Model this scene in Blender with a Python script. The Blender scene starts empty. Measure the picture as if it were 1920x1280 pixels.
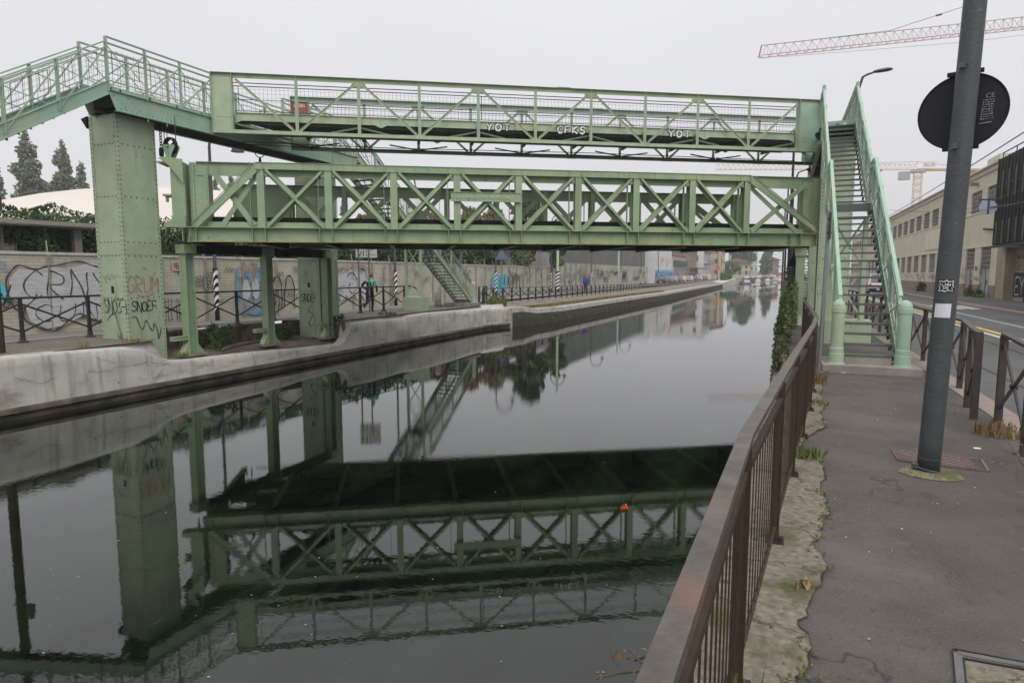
import bpy, math, random
from math import radians as R, sin, cos, pi
from mathutils import Vector as V, Matrix
random.seed(7)
scene = bpy.context.scene
# ------------------------------------------------------------------ camera
H = 1.65
PITCH, YAW, FPX = R(6.06), R(22.77), 1200.7
cam = bpy.data.cameras.new('camera'); camo = bpy.data.objects.new('camera', cam)
scene.collection.objects.link(camo); scene.camera = camo
camo.location = (0, 0, H); camo.rotation_euler = (pi/2-PITCH, 0, YAW)
cam.sensor_width = 36; cam.lens = FPX/1920*36; cam.clip_end = 6000; cam.clip_start = .05
# ------------------------------------------------------------------ sky and sun
w = bpy.data.worlds.new('World'); scene.world = w; w.use_nodes = True
nt = w.node_tree; N = nt.nodes; L = nt.links; N.clear()
wo = N.new('ShaderNodeOutputWorld'); bg = N.new('ShaderNodeBackground'); L.new(bg.outputs[0], wo.inputs[0])
bg.inputs['Strength'].default_value = .1
sky = N.new('ShaderNodeTexSky'); sky.sky_type = 'NISHITA'; sky.sun_disc = False
SUN_EL, SUN_AZ = R(46), R(152)
sky.sun_elevation = SUN_EL; sky.sun_rotation = SUN_AZ; sky.air_density = 1; sky.dust_density = 4
tc = N.new('ShaderNodeTexCoord'); sp = N.new('ShaderNodeSeparateXYZ'); L.new(tc.outputs['Generated'], sp.inputs[0])
cr = N.new('ShaderNodeValToRGB'); L.new(sp.outputs['Z'], cr.inputs[0])
el = cr.color_ramp.elements
el[0].position = 0; el[0].color = (.68, .68, .695, 1)
el[1].position = 1; el[1].color = (1.35, 1.35, 1.37, 1)
for ps, c in ((.12, (.715, .715, .73)), (.33, (.735, .735, .755)), (.50, (.80, .80, .82)), (.72, (1.2, 1.2, 1.22))):
    e = el.new(ps); e.color = (*c, 1)
sc = N.new('ShaderNodeVectorMath'); sc.operation = 'SCALE'; sc.inputs['Scale'].default_value = 11.7
L.new(cr.outputs[0], sc.inputs[0])
cn = N.new('ShaderNodeTexNoise'); cn.inputs['Scale'].default_value = 2.2; cn.inputs['Detail'].default_value = 3; L.new(tc.outputs['Generated'], cn.inputs[0])
cm = N.new('ShaderNodeMapRange'); cm.inputs[3].default_value = .95; cm.inputs[4].default_value = 1.05; L.new(cn.outputs[0], cm.inputs[0])
s2 = N.new('ShaderNodeVectorMath'); s2.operation = 'SCALE'; L.new(sc.outputs[0], s2.inputs[0]); L.new(cm.outputs[0], s2.inputs['Scale'])
mx = N.new('ShaderNodeMix'); mx.data_type = 'RGBA'; mx.inputs[0].default_value = .95
L.new(sky.outputs[0], mx.inputs[6]); L.new(s2.outputs[0], mx.inputs[7]); L.new(mx.outputs[2], bg.inputs[0])
sl = bpy.data.lights.new('sun', 'SUN'); slo = bpy.data.objects.new('sun', sl); scene.collection.objects.link(slo)
sl.energy = 1.5; sl.angle = R(45); sl.color = (1, .97, .93)
sd = V((sin(SUN_AZ)*cos(SUN_EL), cos(SUN_AZ)*cos(SUN_EL), sin(SUN_EL)))
slo.rotation_euler = sd.to_track_quat('Z', 'Y').to_euler(); slo.location = (0, -5, 30)
scene.view_settings.view_transform = 'Standard'; scene.view_settings.look = 'None'
scene.view_settings.exposure = 0; scene.view_settings.gamma = 1
# ------------------------------------------------------------------ measuring: a pixel of the photo on a real plane
_f = V((-sin(YAW)*cos(PITCH), cos(YAW)*cos(PITCH), -sin(PITCH))); _r = V((cos(YAW), sin(YAW), 0)); _u = _r.cross(_f)
def ray(x, y): return _f*FPX+_r*(x-960)-_u*(y-640)
def Zp(x, y, z=0): d = ray(x, y); return V((0, 0, H))+d*((z-H)/d.z)
def Yp(x, y, c): d = ray(x, y); return V((0, 0, H))+d*(c/d.y)
def Xp(x, y, c): d = ray(x, y); return V((0, 0, H))+d*(c/d.x)
# ------------------------------------------------------------------ mesh builder
class MB:
    def __init__(s): s.v = []; s.f = []; s.mi = []; s.m = 0
    def add(s, vs, fs):
        n = len(s.v); s.v += [tuple(p) for p in vs]; s.f += [tuple(i+n for i in f) for f in fs]; s.mi += [s.m]*len(fs); return s
    def box(s, x0, x1, y0, y1, z0, z1, F=None):
        c = [(x, y, z) for z in (z0, z1) for y in (y0, y1) for x in (x0, x1)]
        if F: c = [F(*p) for p in c]
        return s.add(c, [(0, 2, 3, 1), (4, 5, 7, 6), (0, 1, 5, 4), (2, 6, 7, 3), (0, 4, 6, 2), (1, 3, 7, 5)])
    def bar(s, a, b, w, h, up=(0, 0, 1)):
        a = V(a); b = V(b); d = (b-a).normalized(); up = V(up)
        x = d.cross(up)
        if x.length < 1e-4: x = d.cross(V((0, 1, 0)))
        x = x.normalized(); y = x.cross(d)
        c = [p+x*i*w/2+y*j*h/2 for p in (a, b) for j in (-1, 1) for i in (-1, 1)]
        return s.add(c, [(0, 2, 3, 1), (4, 5, 7, 6), (0, 1, 5, 4), (2, 6, 7, 3), (0, 4, 6, 2), (1, 3, 7, 5)])
    def tube(s, pts, r, n=8, cap=True):
        pts = [V(p) for p in pts]; rr = r if isinstance(r, (list, tuple)) else [r]*len(pts)
        vs = []; fs = []
        x = None
        for i, p in enumerate(pts):
            d = (pts[min(i+1, len(pts)-1)]-pts[max(i-1, 0)]).normalized()
            if x is None: x = d.orthogonal().normalized()
            x = (x-d*x.dot(d)).normalized(); y = d.cross(x)
            vs += [p+(x*cos(2*pi*k/n)+y*sin(2*pi*k/n))*rr[i] for k in range(n)]
        for i in range(len(pts)-1):
            for k in range(n): fs.append((i*n+k, i*n+(k+1) % n, (i+1)*n+(k+1) % n, (i+1)*n+k))
        if cap: fs += [tuple(range(n-1, -1, -1)), tuple(range((len(pts)-1)*n, len(pts)*n))]
        return s.add(vs, fs)
    def lathe(s, c, prof, n=16):
        c = V(c); vs = []; fs = []
        for r, z in prof: vs += [c+V((cos(2*pi*k/n)*r, sin(2*pi*k/n)*r, z)) for k in range(n)]
        for i in range(len(prof)-1):
            for k in range(n): fs.append((i*n+k, i*n+(k+1) % n, (i+1)*n+(k+1) % n, (i+1)*n+k))
        fs += [tuple(range(n-1, -1, -1)), tuple(range((len(prof)-1)*n, len(prof)*n))]
        return s.add(vs, fs)
    def poly(s, pts, t):
        pts = [V(p) for p in pts]; t = V(t); n = len(pts)
        return s.add(pts+[p+t for p in pts], [tuple(range(n-1, -1, -1)), tuple(range(n, 2*n))]+[(i, (i+1) % n, (i+1) % n+n, i+n) for i in range(n)])
    def quad(s, *p): return s.add(p, [tuple(range(len(p)))])
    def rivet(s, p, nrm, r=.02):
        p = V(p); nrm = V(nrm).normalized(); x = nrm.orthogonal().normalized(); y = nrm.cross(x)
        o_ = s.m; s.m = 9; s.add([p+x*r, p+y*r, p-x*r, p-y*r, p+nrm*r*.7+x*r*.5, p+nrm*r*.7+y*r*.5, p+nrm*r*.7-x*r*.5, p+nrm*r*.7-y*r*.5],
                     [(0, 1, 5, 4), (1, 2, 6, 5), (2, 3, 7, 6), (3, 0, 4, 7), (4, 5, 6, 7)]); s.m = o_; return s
    def rivets(s, a, b, nrm, step=.11, r=.017):
        a = V(a); b = V(b); n = max(1, int((b-a).length/step))
        for i in range(n+1): s.rivet(a+(b-a)*(i/n), nrm, r)
        return s
    def build(s, name, m, parent=None, smooth=False, base=None):
        me = bpy.data.meshes.new(name)
        o0 = WL(parent) if parent else V(base or (0, 0, 0))
        me.from_pydata([tuple(V(p)-o0) for p in s.v], [], s.f); 
        ml_ = list(m) if isinstance(m, (list, tuple)) else [m]
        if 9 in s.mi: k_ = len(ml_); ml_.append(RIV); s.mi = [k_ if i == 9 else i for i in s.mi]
        for q in ml_: me.materials.append(q)
        if len(ml_) > 1: me.polygons.foreach_set('material_index', s.mi)
        if smooth:
            me.polygons.foreach_set('use_smooth', [len(f) <= 4 for f in s.f])
        me.update()
        o = bpy.data.objects.new(name, me); scene.collection.objects.link(o)
        if parent: o.parent = parent; WLOC[o.name] = o0
        else: o.location = o0; WLOC[o.name] = o0
        return o
WLOC = {}
def WL(o): return WLOC[o.name]
def tag(o, label=None, cat=None, group=None, kind=None):
    if label: o['label'] = label
    if cat: o['category'] = cat
    if group: o['group'] = group
    if kind: o['kind'] = kind
    return o
def thing(name, loc, label, cat, group=None):
    o = bpy.data.objects.new(name, None); scene.collection.objects.link(o); o.location = loc; WLOC[o.name] = V(loc)
    return tag(o, label, cat, group)
def copy_tree(o, parent=None):
    c = o.copy(); scene.collection.objects.link(c)
    if parent: c.parent = parent
    for ch in [x for x in o.children]: copy_tree(ch, c)
    return c
def struct(name, mb, m, **k): return tag(mb.build(name, m, **k), kind='structure')
# ------------------------------------------------------------------ materials
def mat(name, col, rough=.6, spec=.5, metal=0, var=.12, scale=6., bump=0., bscale=30., col2=None, c2=(.55, .7), c2s=1.5, stretch=None, emit=0, streak=None):
    m = bpy.data.materials.new(name); m.use_nodes = True; nt = m.node_tree; n = nt.nodes; l = nt.links
    b = n['Principled BSDF']; b.inputs['Roughness'].default_value = rough; b.inputs['Metallic'].default_value = metal
    b.inputs['Specular IOR Level'].default_value = spec
    tc = n.new('ShaderNodeTexCoord'); src = tc.outputs['Object']
    def noise(sc_, det=4, st=None):
        t = n.new('ShaderNodeTexNoise'); t.inputs['Scale'].default_value = sc_; t.inputs['Detail'].default_value = det
        if st:
            mp = n.new('ShaderNodeMapping'); mp.inputs['Scale'].default_value = st; l.new(src, mp.inputs[0]); l.new(mp.outputs[0], t.inputs[0])
        else: l.new(src, t.inputs[0])
        return t.outputs['Fac']
    def mix(f, a, bb):
        x = n.new('ShaderNodeMix'); x.data_type = 'RGBA'; l.new(f, x.inputs[0])
        for i, c in ((6, a), (7, bb)):
            if isinstance(c, tuple): x.inputs[i].default_value = (*c[:3], 1)
            else: l.new(c, x.inputs[i])
        return x.outputs[2]
    def ramp(f, a, bb):
        x = n.new('ShaderNodeMapRange'); x.inputs[1].default_value = a; x.inputs[2].default_value = bb; l.new(f, x.inputs[0]); return x.outputs[0]
    out = mix(ramp(noise(scale, 5, stretch), .3, .7), tuple(c*(1-var) for c in col), tuple(min(1, c*(1+var)) for c in col))
    if col2: out = mix(ramp(noise(c2s, 8), *c2), out, col2)
    if streak: out = mix(ramp(noise(1, 6, (5, 5, .5)), *streak[1:3]), out, streak[0])
    l.new(out, b.inputs['Base Color'])
    if bump:
        bp = n.new('ShaderNodeBump'); bp.inputs['Strength'].default_value = bump; bp.inputs['Distance'].default_value = .02
        l.new(noise(bscale, 6), bp.inputs['Height']); l.new(bp.outputs[0], b.inputs['Normal'])
    if emit: l.new(out, b.inputs['Emission Color']); b.inputs['Emission Strength'].default_value = emit
    m['_x'] = 1
    return m
GREEN = mat('green_paint', (.345, .43, .30), .5, .3, var=.1, scale=3, bump=.15, bscale=12, col2=(.41, .44, .29), c2=(.5, .72), c2s=1.1, streak=((.23, .17, .08), .60, .84))
GREENB = mat('green_paint_bluish', (.295, .43, .33), .5, .3, var=.12, scale=2, bump=.1, bscale=12, col2=(.37, .44, .30), c2=(.48, .66), c2s=.8, streak=((.25, .19, .1), .62, .86))
GREEND = mat('green_paint_lift', (.255, .35, .215), .5, .3, var=.1, scale=2.5, bump=.12, bscale=10, col2=(.36, .39, .235), c2=(.5, .72), c2s=.9, streak=((.22, .14, .06), .6, .84))
UNDER = mat('dark_steel_shade', (.02, .024, .02), .8, .1)  # near black steel; the shadow under the deck is put into this colour
GRATE = mat('grating_grey', (.19, .20, .21), .6, .3, var=.2, scale=40)
TREAD = mat('tread_steel', (.10, .104, .106), .5, .5, var=.2, scale=30)
DARKR = mat('dark_tube', (.045, .045, .05), .5, .4)
WIRE = mat('mesh_wire', (.16, .17, .17), .5, .4)
BLACKF = mat('black_fence_paint', (.022, .022, .025), .45, .4, bump=.1)
BROWNF = mat('brown_fence_paint', (.045, .037, .033), .5, .4, var=.2, col2=(.07, .045, .03), c2=(.5, .7))
RAILTOP = mat('worn_rail', (.086, .074, .064), .5, .45, var=.3, scale=14, col2=(.17, .085, .05), c2=(.50, .74), c2s=3.0, bump=.25, bscale=70, streak=((.12, .11, .10), .55, .75))
RUST = mat('rusty_brown', (.042, .026, .017), .7, .3, var=.25, scale=20, bump=.2)
CONC = mat('bank_concrete', (.45, .44, .40), .9, .2, var=.14, scale=1.6, bump=.5, bscale=5, col2=(.52, .49, .43), c2=(.42, .7), c2s=.7, streak=((.25, .24, .21), .52, .78))
CONCD = mat('wet_ledge', (.09, .075, .055), .8, .3, var=.3, scale=3, bump=.6, bscale=20, col2=(.03, .03, .018), c2=(.45, .65), c2s=2)
RUBBLE = mat('rubble_stone', (.14, .11, .085), .9, .2, var=.35, scale=4, bump=1, bscale=9, col2=(.06, .055, .03), c2=(.5, .65), c2s=2.5)
POLEM = mat('pole_grey', (.055, .063, .065), .5, .4, var=.1, bump=.25, bscale=45)
SIGNB = mat('sign_back', (.010, .011, .014), .55, .3)
WHITE = mat('white_paint', (.72, .72, .70), .6, .3, var=.05)
STICK = mat('sticker_white', (.62, .61, .68), .5, .3, var=.06)
BLACKP = mat('black_paint', (.012, .012, .013), .5, .3, var=.2)
REDP = mat('faded_red_paint', (.40, .20, .14), .7, .2, var=.3)
PALEP = mat('pale_beige_paint', (.42, .40, .28), .7, .2)
DKT = mat('tag_dark', (.06, .06, .065), .7, .2, var=.3, scale=4)
BLUEP = mat('blue_paint', (.17, .25, .35), .6, .2, var=.4, scale=2)
CYANP = mat('cyan_paint', (.10, .42, .55), .6, .2, var=.25, scale=2, col2=(.45, .25, .35), c2=(.6, .66))
SILVP = mat('silver_paint', (.46, .46, .47), .5, .4, var=.2, scale=3, stretch=(1, 1, 6))
SLAB = mat('slab_concrete', (.25, .23, .205), .9, .2, var=.2, scale=3, bump=.4)
MOSS = mat('moss', (.10, .12, .035), .95, .1, var=.4, scale=20, bump=.8)
GALV = mat('galvanised', (.19, .20, .21), .45, .5, metal=.2)
ASPH = mat('road_asphalt', (.115, .113, .115), .85, .3, var=.1, scale=1, bump=.3, bscale=60)
ROADL = mat('left_road', (.155, .145, .14), .9, .3, var=.08, scale=.7)
YEL = mat('yellow_line', (.55, .36, .09), .7, .3, var=.15)
WLINE = mat('white_line', (.52, .51, .49), .7, .3, var=.15)
GRANITE = mat('pink_kerb', (.26, .20, .175), .8, .3, var=.15, scale=30, bump=.2)
DIRT = mat('gravel', (.20, .175, .145), .95, .1, var=.3, scale=14, bump=.8, bscale=40, col2=(.12, .115, .06), c2=(.55, .68), c2s=1.2)
def chips(m, col, sc_, lo, hi, st=None):
    nt = m.node_tree; n = nt.nodes; l = nt.links; b = n['Principled BSDF']; old = b.inputs['Base Color'].links[0].from_socket
    g = n.new('ShaderNodeNewGeometry'); t = n.new('ShaderNodeTexNoise'); t.inputs['Scale'].default_value = sc_; t.inputs['Detail'].default_value = 5; t.inputs['Roughness'].default_value = .65
    mp = n.new('ShaderNodeMapping'); mp.inputs['Scale'].default_value = st or (1, 1, 1); l.new(g.outputs['Position'], mp.inputs[0]); l.new(mp.outputs[0], t.inputs[0])
    r_ = n.new('ShaderNodeMapRange'); r_.inputs[1].default_value = lo; r_.inputs[2].default_value = hi; l.new(t.outputs[0], r_.inputs[0])
    x = n.new('ShaderNodeMix'); x.data_type = 'RGBA'; l.new(r_.outputs[0], x.inputs[0]); l.new(old, x.inputs[6]); x.inputs[7].default_value = (*col, 1); l.new(x.outputs[2], b.inputs['Base Color'])
for m_ in (GREEN, GREENB, GREEND):
    chips(m_, (.22, .27, .19), 1.3, .56, .85, (1, 1, .3)); chips(m_, (.22, .13, .06), 7, .66, .72, (1, 1, .5)); chips(m_, (.42, .46, .34), 5, .66, .78, (1, 1, .3))
chips(GALV, (.12, .10, .08), 6, .6, .7); chips(POLEM, (.11, .12, .12), 14, .66, .72)
chips(CONC, (.27, .245, .20), 1.1, .55, .72, (1, 1, 2.5)); chips(CONC, (.14, .13, .09), 6, .64, .72)
chips(ASPH, (.085, .083, .084), .35, .45, .6, (1, .25, 1)); chips(ROADL, (.12, .112, .108), .4, .5, .6, (1, .2, 1))
def M_leaf(name, a, b):
    m = mat(name, a, .7, .25, var=.45, scale=1.7, col2=b, c2=(.45, .6), c2s=.9)
    return m
LEAFH = M_leaf('hedge_leaf', (.045, .085, .03), (.10, .15, .055))
LEAFP = M_leaf('poplar_leaf', (.105, .125, .08), (.17, .19, .125))
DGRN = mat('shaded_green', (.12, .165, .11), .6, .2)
RIV = mat('rivet_shade_grime', (.075, .085, .055), .6, .3, var=.3, scale=9)  # darker than the plates: shadow at the rivet heads painted in, with rusty grime
RSTR = mat('rust_yellow', (.36, .30, .13), .8, .2, var=.25, scale=5, col2=(.28, .18, .07), c2=(.5, .65), c2s=3)
LEAFA = M_leaf('autumn_leaf', (.12, .12, .04), (.24, .13, .06))
LEAFB = M_leaf('bush_leaf', (.06, .10, .035), (.15, .17, .07))
LEAFT = M_leaf('thicket_leaf', (.075, .085, .04), (.16, .13, .075))
LEAFR = M_leaf('red_leaf', (.07, .03, .03), (.13, .05, .05))
GRASSM = M_leaf('grass_blade', (.10, .15, .03), (.20, .19, .07))
BARK = mat('bark', (.09, .075, .06), .9, .2, var=.3, scale=12, bump=.6)
def windows_glass(name, c): return mat(name, c, .25, .6, var=.4, scale=1.2)
GLASS = windows_glass('dusty_glass', (.10, .11, .11))

def water_mat():
    m = bpy.data.materials.new('canal_water'); m.use_nodes = True; nt = m.node_tree; n = nt.nodes; l = nt.links
    b = n['Principled BSDF']; b.inputs['Roughness'].default_value = .012; b.inputs['IOR'].default_value = 1.58
    g = n.new('ShaderNodeNewGeometry')
    t = n.new('ShaderNodeTexNoise'); t.inputs['Scale'].default_value = 1.1; t.inputs['Detail'].default_value = 7
    mp = n.new('ShaderNodeMapping'); mp.inputs['Scale'].default_value = (1.6, .35, 1); l.new(g.outputs['Position'], mp.inputs[0]); l.new(mp.outputs[0], t.inputs[0])
    cr = n.new('ShaderNodeValToRGB'); l.new(t.outputs[0], cr.inputs[0]); e = cr.color_ramp.elements
    e[0].position = .38; e[0].color = (.001, .0016, .001, 1); e[1].position = .72; e[1].color = (.007, .014, .005, 1)
    t0 = n.new('ShaderNodeTexNoise'); t0.inputs['Scale'].default_value = 26; t0.inputs['Detail'].default_value = 3
    mp0 = n.new('ShaderNodeMapping'); mp0.inputs['Scale'].default_value = (1, .12, 1); mp0.inputs['Rotation'].default_value = (0, 0, .3); l.new(g.outputs['Position'], mp0.inputs[0]); l.new(mp0.outputs[0], t0.inputs[0])
    r0 = n.new('ShaderNodeMapRange'); r0.inputs[1].default_value = .62; r0.inputs[2].default_value = .8; l.new(t0.outputs[0], r0.inputs[0])
    mm = n.new('ShaderNodeMix'); mm.data_type = 'RGBA'; l.new(r0.outputs[0], mm.inputs[0]); l.new(cr.outputs[0], mm.inputs[6]); mm.inputs[7].default_value = (.025, .034, .016, 1)
    l.new(mm.outputs[2], b.inputs['Base Color'])
    t2 = n.new('ShaderNodeTexNoise'); t2.inputs['Scale'].default_value = 11; t2.inputs['Detail'].default_value = 4
    mp2 = n.new('ShaderNodeMapping'); mp2.inputs['Scale'].default_value = (1, 1.4, 1); l.new(g.outputs['Position'], mp2.inputs[0]); l.new(mp2.outputs[0], t2.inputs[0])
    t3 = n.new('ShaderNodeTexNoise'); t3.inputs['Scale'].default_value = .28; t3.inputs['Detail'].default_value = 2; l.new(g.outputs['Position'], t3.inputs[0])
    r3 = n.new('ShaderNodeMapRange'); r3.inputs[1].default_value = .4; r3.inputs[2].default_value = .7; r3.inputs[3].default_value = .25; r3.inputs[4].default_value = 1; l.new(t3.outputs[0], r3.inputs[0])
    mu = n.new('ShaderNodeMath'); mu.operation = 'MULTIPLY'; l.new(t2.outputs[0], mu.inputs[0]); l.new(r3.outputs[0], mu.inputs[1])
    bp = n.new('ShaderNodeBump'); bp.inputs['Strength'].default_value = .015; bp.inputs['Distance'].default_value = .05
    l.new(mu.outputs[0], bp.inputs['Height']); l.new(bp.outputs[0], b.inputs['Normal'])
    return m
def brick_mat(name, c1, c2, cm_, bw, bh, axis='yz', mortar=.012, top=None, bump=.3):
    m = bpy.data.materials.new(name); m.use_nodes = True; nt = m.node_tree; n = nt.nodes; l = nt.links
    b = n['Principled BSDF']; b.inputs['Roughness'].default_value = .9; b.inputs['Specular IOR Level'].default_value = .2
    g = n.new('ShaderNodeNewGeometry'); s = n.new('ShaderNodeSeparateXYZ'); l.new(g.outputs['Position'], s.inputs[0])
    cb = n.new('ShaderNodeCombineXYZ'); l.new(s.outputs['Y' if axis[0] == 'y' else 'X'], cb.inputs[0]); l.new(s.outputs['Z' if axis[1] == 'z' else 'Y'], cb.inputs[1])
    t = n.new('ShaderNodeTexBrick'); l.new(cb.outputs[0], t.inputs[0])
    t.inputs['Scale'].default_value = 1; t.inputs['Brick Width'].default_value = bw; t.inputs['Row Height'].default_value = bh; t.inputs['Mortar Size'].default_value = mortar
    t.inputs['Color1'].default_value = (*c1, 1); t.inputs['Color2'].default_value = (*c2, 1); t.inputs['Mortar'].default_value = (*cm_, 1)
    ns = n.new('ShaderNodeTexNoise'); ns.inputs['Scale'].default_value = 1.3; ns.inputs['Detail'].default_value = 6; l.new(g.outputs['Position'], ns.inputs[0])
    mr = n.new('ShaderNodeMapRange'); mr.inputs[3].default_value = .72; mr.inputs[4].default_value = 1.2; l.new(ns.outputs[0], mr.inputs[0])
    vm = n.new('ShaderNodeVectorMath'); vm.operation = 'SCALE'; l.new(t.outputs['Color'], vm.inputs[0]); l.new(mr.outputs[0], vm.inputs['Scale'])
    l.new(vm.outputs[0], b.inputs['Base Color'])
    bp = n.new('ShaderNodeBump'); bp.inputs['Strength'].default_value = bump; bp.inputs['Distance'].default_value = .02; bp.invert = True
    l.new(t.outputs['Fac'], bp.inputs['Height']); l.new(bp.outputs[0], b.inputs['Normal'])
    return m
WALLM = brick_mat('block_wall', (.50, .48, .39), (.44, .42, .335), (.31, .30, .24), .4, .12, mortar=.01)
STONEB = brick_mat('old_bank_brick', (.13, .11, .08), (.075, .07, .045), (.04, .04, .025), .25, .1, mortar=.02, bump=.9)
COBB = brick_mat('cobble_strip', (.26, .22, .19), (.20, .175, .15), (.12, .11, .08), .13, .09, axis='xy', mortar=.02, bump=.8)

def sidewalk_mat():
    m = bpy.data.materials.new('pavement_asphalt'); m.use_nodes = True; nt = m.node_tree; n = nt.nodes; l = nt.links
    b = n['Principled BSDF']; b.inputs['Roughness'].default_value = .85; b.inputs['Specular IOR Level'].default_value = .35
    g = n.new('ShaderNodeNewGeometry'); P = g.outputs['Position']
    def noise(sc_, det=5, rough=.6):
        t = n.new('ShaderNodeTexNoise'); t.inputs['Scale'].default_value = sc_; t.inputs['Detail'].default_value = det; t.inputs['Roughness'].default_value = rough; l.new(P, t.inputs[0]); return t.outputs[0]
    def mr(f, a, c, lo=0, hi=1):
        x = n.new('ShaderNodeMapRange'); x.inputs[1].default_value = a; x.inputs[2].default_value = c; x.inputs[3].default_value = lo; x.inputs[4].default_value = hi; l.new(f, x.inputs[0]); return x.outputs[0]
    def mix(f, a, c):
        x = n.new('ShaderNodeMix'); x.data_type = 'RGBA'; l.new(f, x.inputs[0])
        for i, q in ((6, a), (7, c)):
            if isinstance(q, tuple): x.inputs[i].default_value = (*q, 1)
            else: l.new(q, x.inputs[i])
        return x.outputs[2]
    o = mix(mr(noise(.9), .35, .65), (.070, .060, .053), (.108, .093, .081))
    o = mix(mr(noise(.35, 6, .7), .5, .62), o, (.118, .105, .095))
    o = mix(mr(noise(7, 6), .60, .70), o, (.060, .052, .047))
    o = mix(mr(noise(110, 2), .58, .75), o, (.155, .14, .13))
    o = mix(mr(noise(70, 2), .62, .72), o, (.035, .033, .032))
    o = mix(mr(noise(3.2, 6), .64, .74), o, (.15, .135, .12))
    vo = n.new('ShaderNodeTexVoronoi'); vo.feature = 'DISTANCE_TO_EDGE'; vo.inputs['Scale'].default_value = .55
    ad = n.new('ShaderNodeVectorMath'); ad.operation = 'ADD'; 
    nn = n.new('ShaderNodeTexNoise'); nn.inputs['Scale'].default_value = 3; nn.inputs['Detail'].default_value = 6; l.new(P, nn.inputs[0]); l.new(P, ad.inputs[0]); l.new(nn.outputs['Color'], ad.inputs[1]); l.new(ad.outputs[0], vo.inputs[0])
    ck = mr(vo.outputs[0], .0, .012, 1, 0)
    gate = mr(noise(.5, 2), .48, .58)
    mu = n.new('ShaderNodeMath'); mu.operation = 'MULTIPLY'; l.new(ck, mu.inputs[0]); l.new(gate, mu.inputs[1])
    o = mix(mu.outputs[0], o, (.042, .038, .035))
    l.new(o, b.inputs['Base Color'])
    bp = n.new('ShaderNodeBump'); bp.inputs['Strength'].default_value = .55; bp.inputs['Distance'].default_value = .01; l.new(noise(90, 3), bp.inputs['Height'])
    bp2 = n.new('ShaderNodeBump'); bp2.inputs['Strength'].default_value = .35; bp2.inputs['Distance'].default_value = .05; l.new(noise(2.5, 4), bp2.inputs['Height']); l.new(bp.outputs[0], bp2.inputs['Normal'])
    l.new(bp2.outputs[0], b.inputs['Normal'])
    return m
PAVE = sidewalk_mat()
def edge_mat():
    m = mat('old_kerb_concrete', (.185, .158, .125), .95, .2, var=.35, scale=22, bump=1, bscale=28, col2=(.085, .085, .035), c2=(.54, .66), c2s=2.2, streak=None)
    nt = m.node_tree; n = nt.nodes; l = nt.links; b = n['Principled BSDF']; old = b.inputs['Base Color'].links[0].from_socket
    g = n.new('ShaderNodeNewGeometry'); nn = n.new('ShaderNodeTexNoise'); nn.inputs['Scale'].default_value = 4; nn.inputs['Detail'].default_value = 8; l.new(g.outputs['Position'], nn.inputs[0])
    ad = n.new('ShaderNodeVectorMath'); ad.operation = 'ADD'; l.new(g.outputs['Position'], ad.inputs[0]); l.new(nn.outputs['Color'], ad.inputs[1])
    vo = n.new('ShaderNodeTexVoronoi'); vo.feature = 'DISTANCE_TO_EDGE'; vo.inputs['Scale'].default_value = 1.15; l.new(ad.outputs[0], vo.inputs[0])
    r_ = n.new('ShaderNodeMapRange'); r_.inputs[1].default_value = 0; r_.inputs[2].default_value = .022; r_.inputs[3].default_value = 1; r_.inputs[4].default_value = 0; l.new(vo.outputs[0], r_.inputs[0])
    x = n.new('ShaderNodeMix'); x.data_type = 'RGBA'; l.new(r_.outputs[0], x.inputs[0]); l.new(old, x.inputs[6]); x.inputs[7].default_value = (.05, .05, .028, 1)
    sp2 = n.new('ShaderNodeTexNoise'); sp2.inputs['Scale'].default_value = 130; l.new(g.outputs['Position'], sp2.inputs[0]); r2 = n.new('ShaderNodeMapRange'); r2.inputs[1].default_value = .6; r2.inputs[2].default_value = .72; l.new(sp2.outputs[0], r2.inputs[0])
    x2 = n.new('ShaderNodeMix'); x2.data_type = 'RGBA'; l.new(r2.outputs[0], x2.inputs[0]); l.new(x.outputs[2], x2.inputs[6]); x2.inputs[7].default_value = (.24, .215, .18, 1); l.new(x2.outputs[2], b.inputs['Base Color'])
    return m
EDGE = edge_mat()
# ------------------------------------------------------------------ foliage helper
def leaves(mb, pts_fn, n, s, seed=0, flat=.0):
    rnd = random.Random(seed)
    for i in range(n):
        p = pts_fn(rnd)
        if p is None: continue
        p = V(p); q = s*rnd.uniform(.6, 1.3)
        a = V((rnd.gauss(0, 1), rnd.gauss(0, 1), rnd.gauss(0, .6))).normalized(); b = a.orthogonal().normalized()
        b = (Matrix.Rotation(rnd.uniform(0, 6.28), 3, a) @ b)*q; c = a.cross(b).normalized()*q*.55
        mb.quad(p-b, p+c, p+b, p-c)
    return mb
def clump_fn(clumps):
    tot = [c[3]*c[4]*c[5] for c in clumps]
    def fn(rnd):
        c = rnd.choices(clumps, tot)[0]
        d = V((rnd.gauss(0, 1), rnd.gauss(0, 1), rnd.gauss(0, 1))).normalized()*(rnd.random()**.4)
        return (c[0]+d.x*c[3], c[1]+d.y*c[4], c[2]+d.z*c[5])
    return fn
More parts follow.
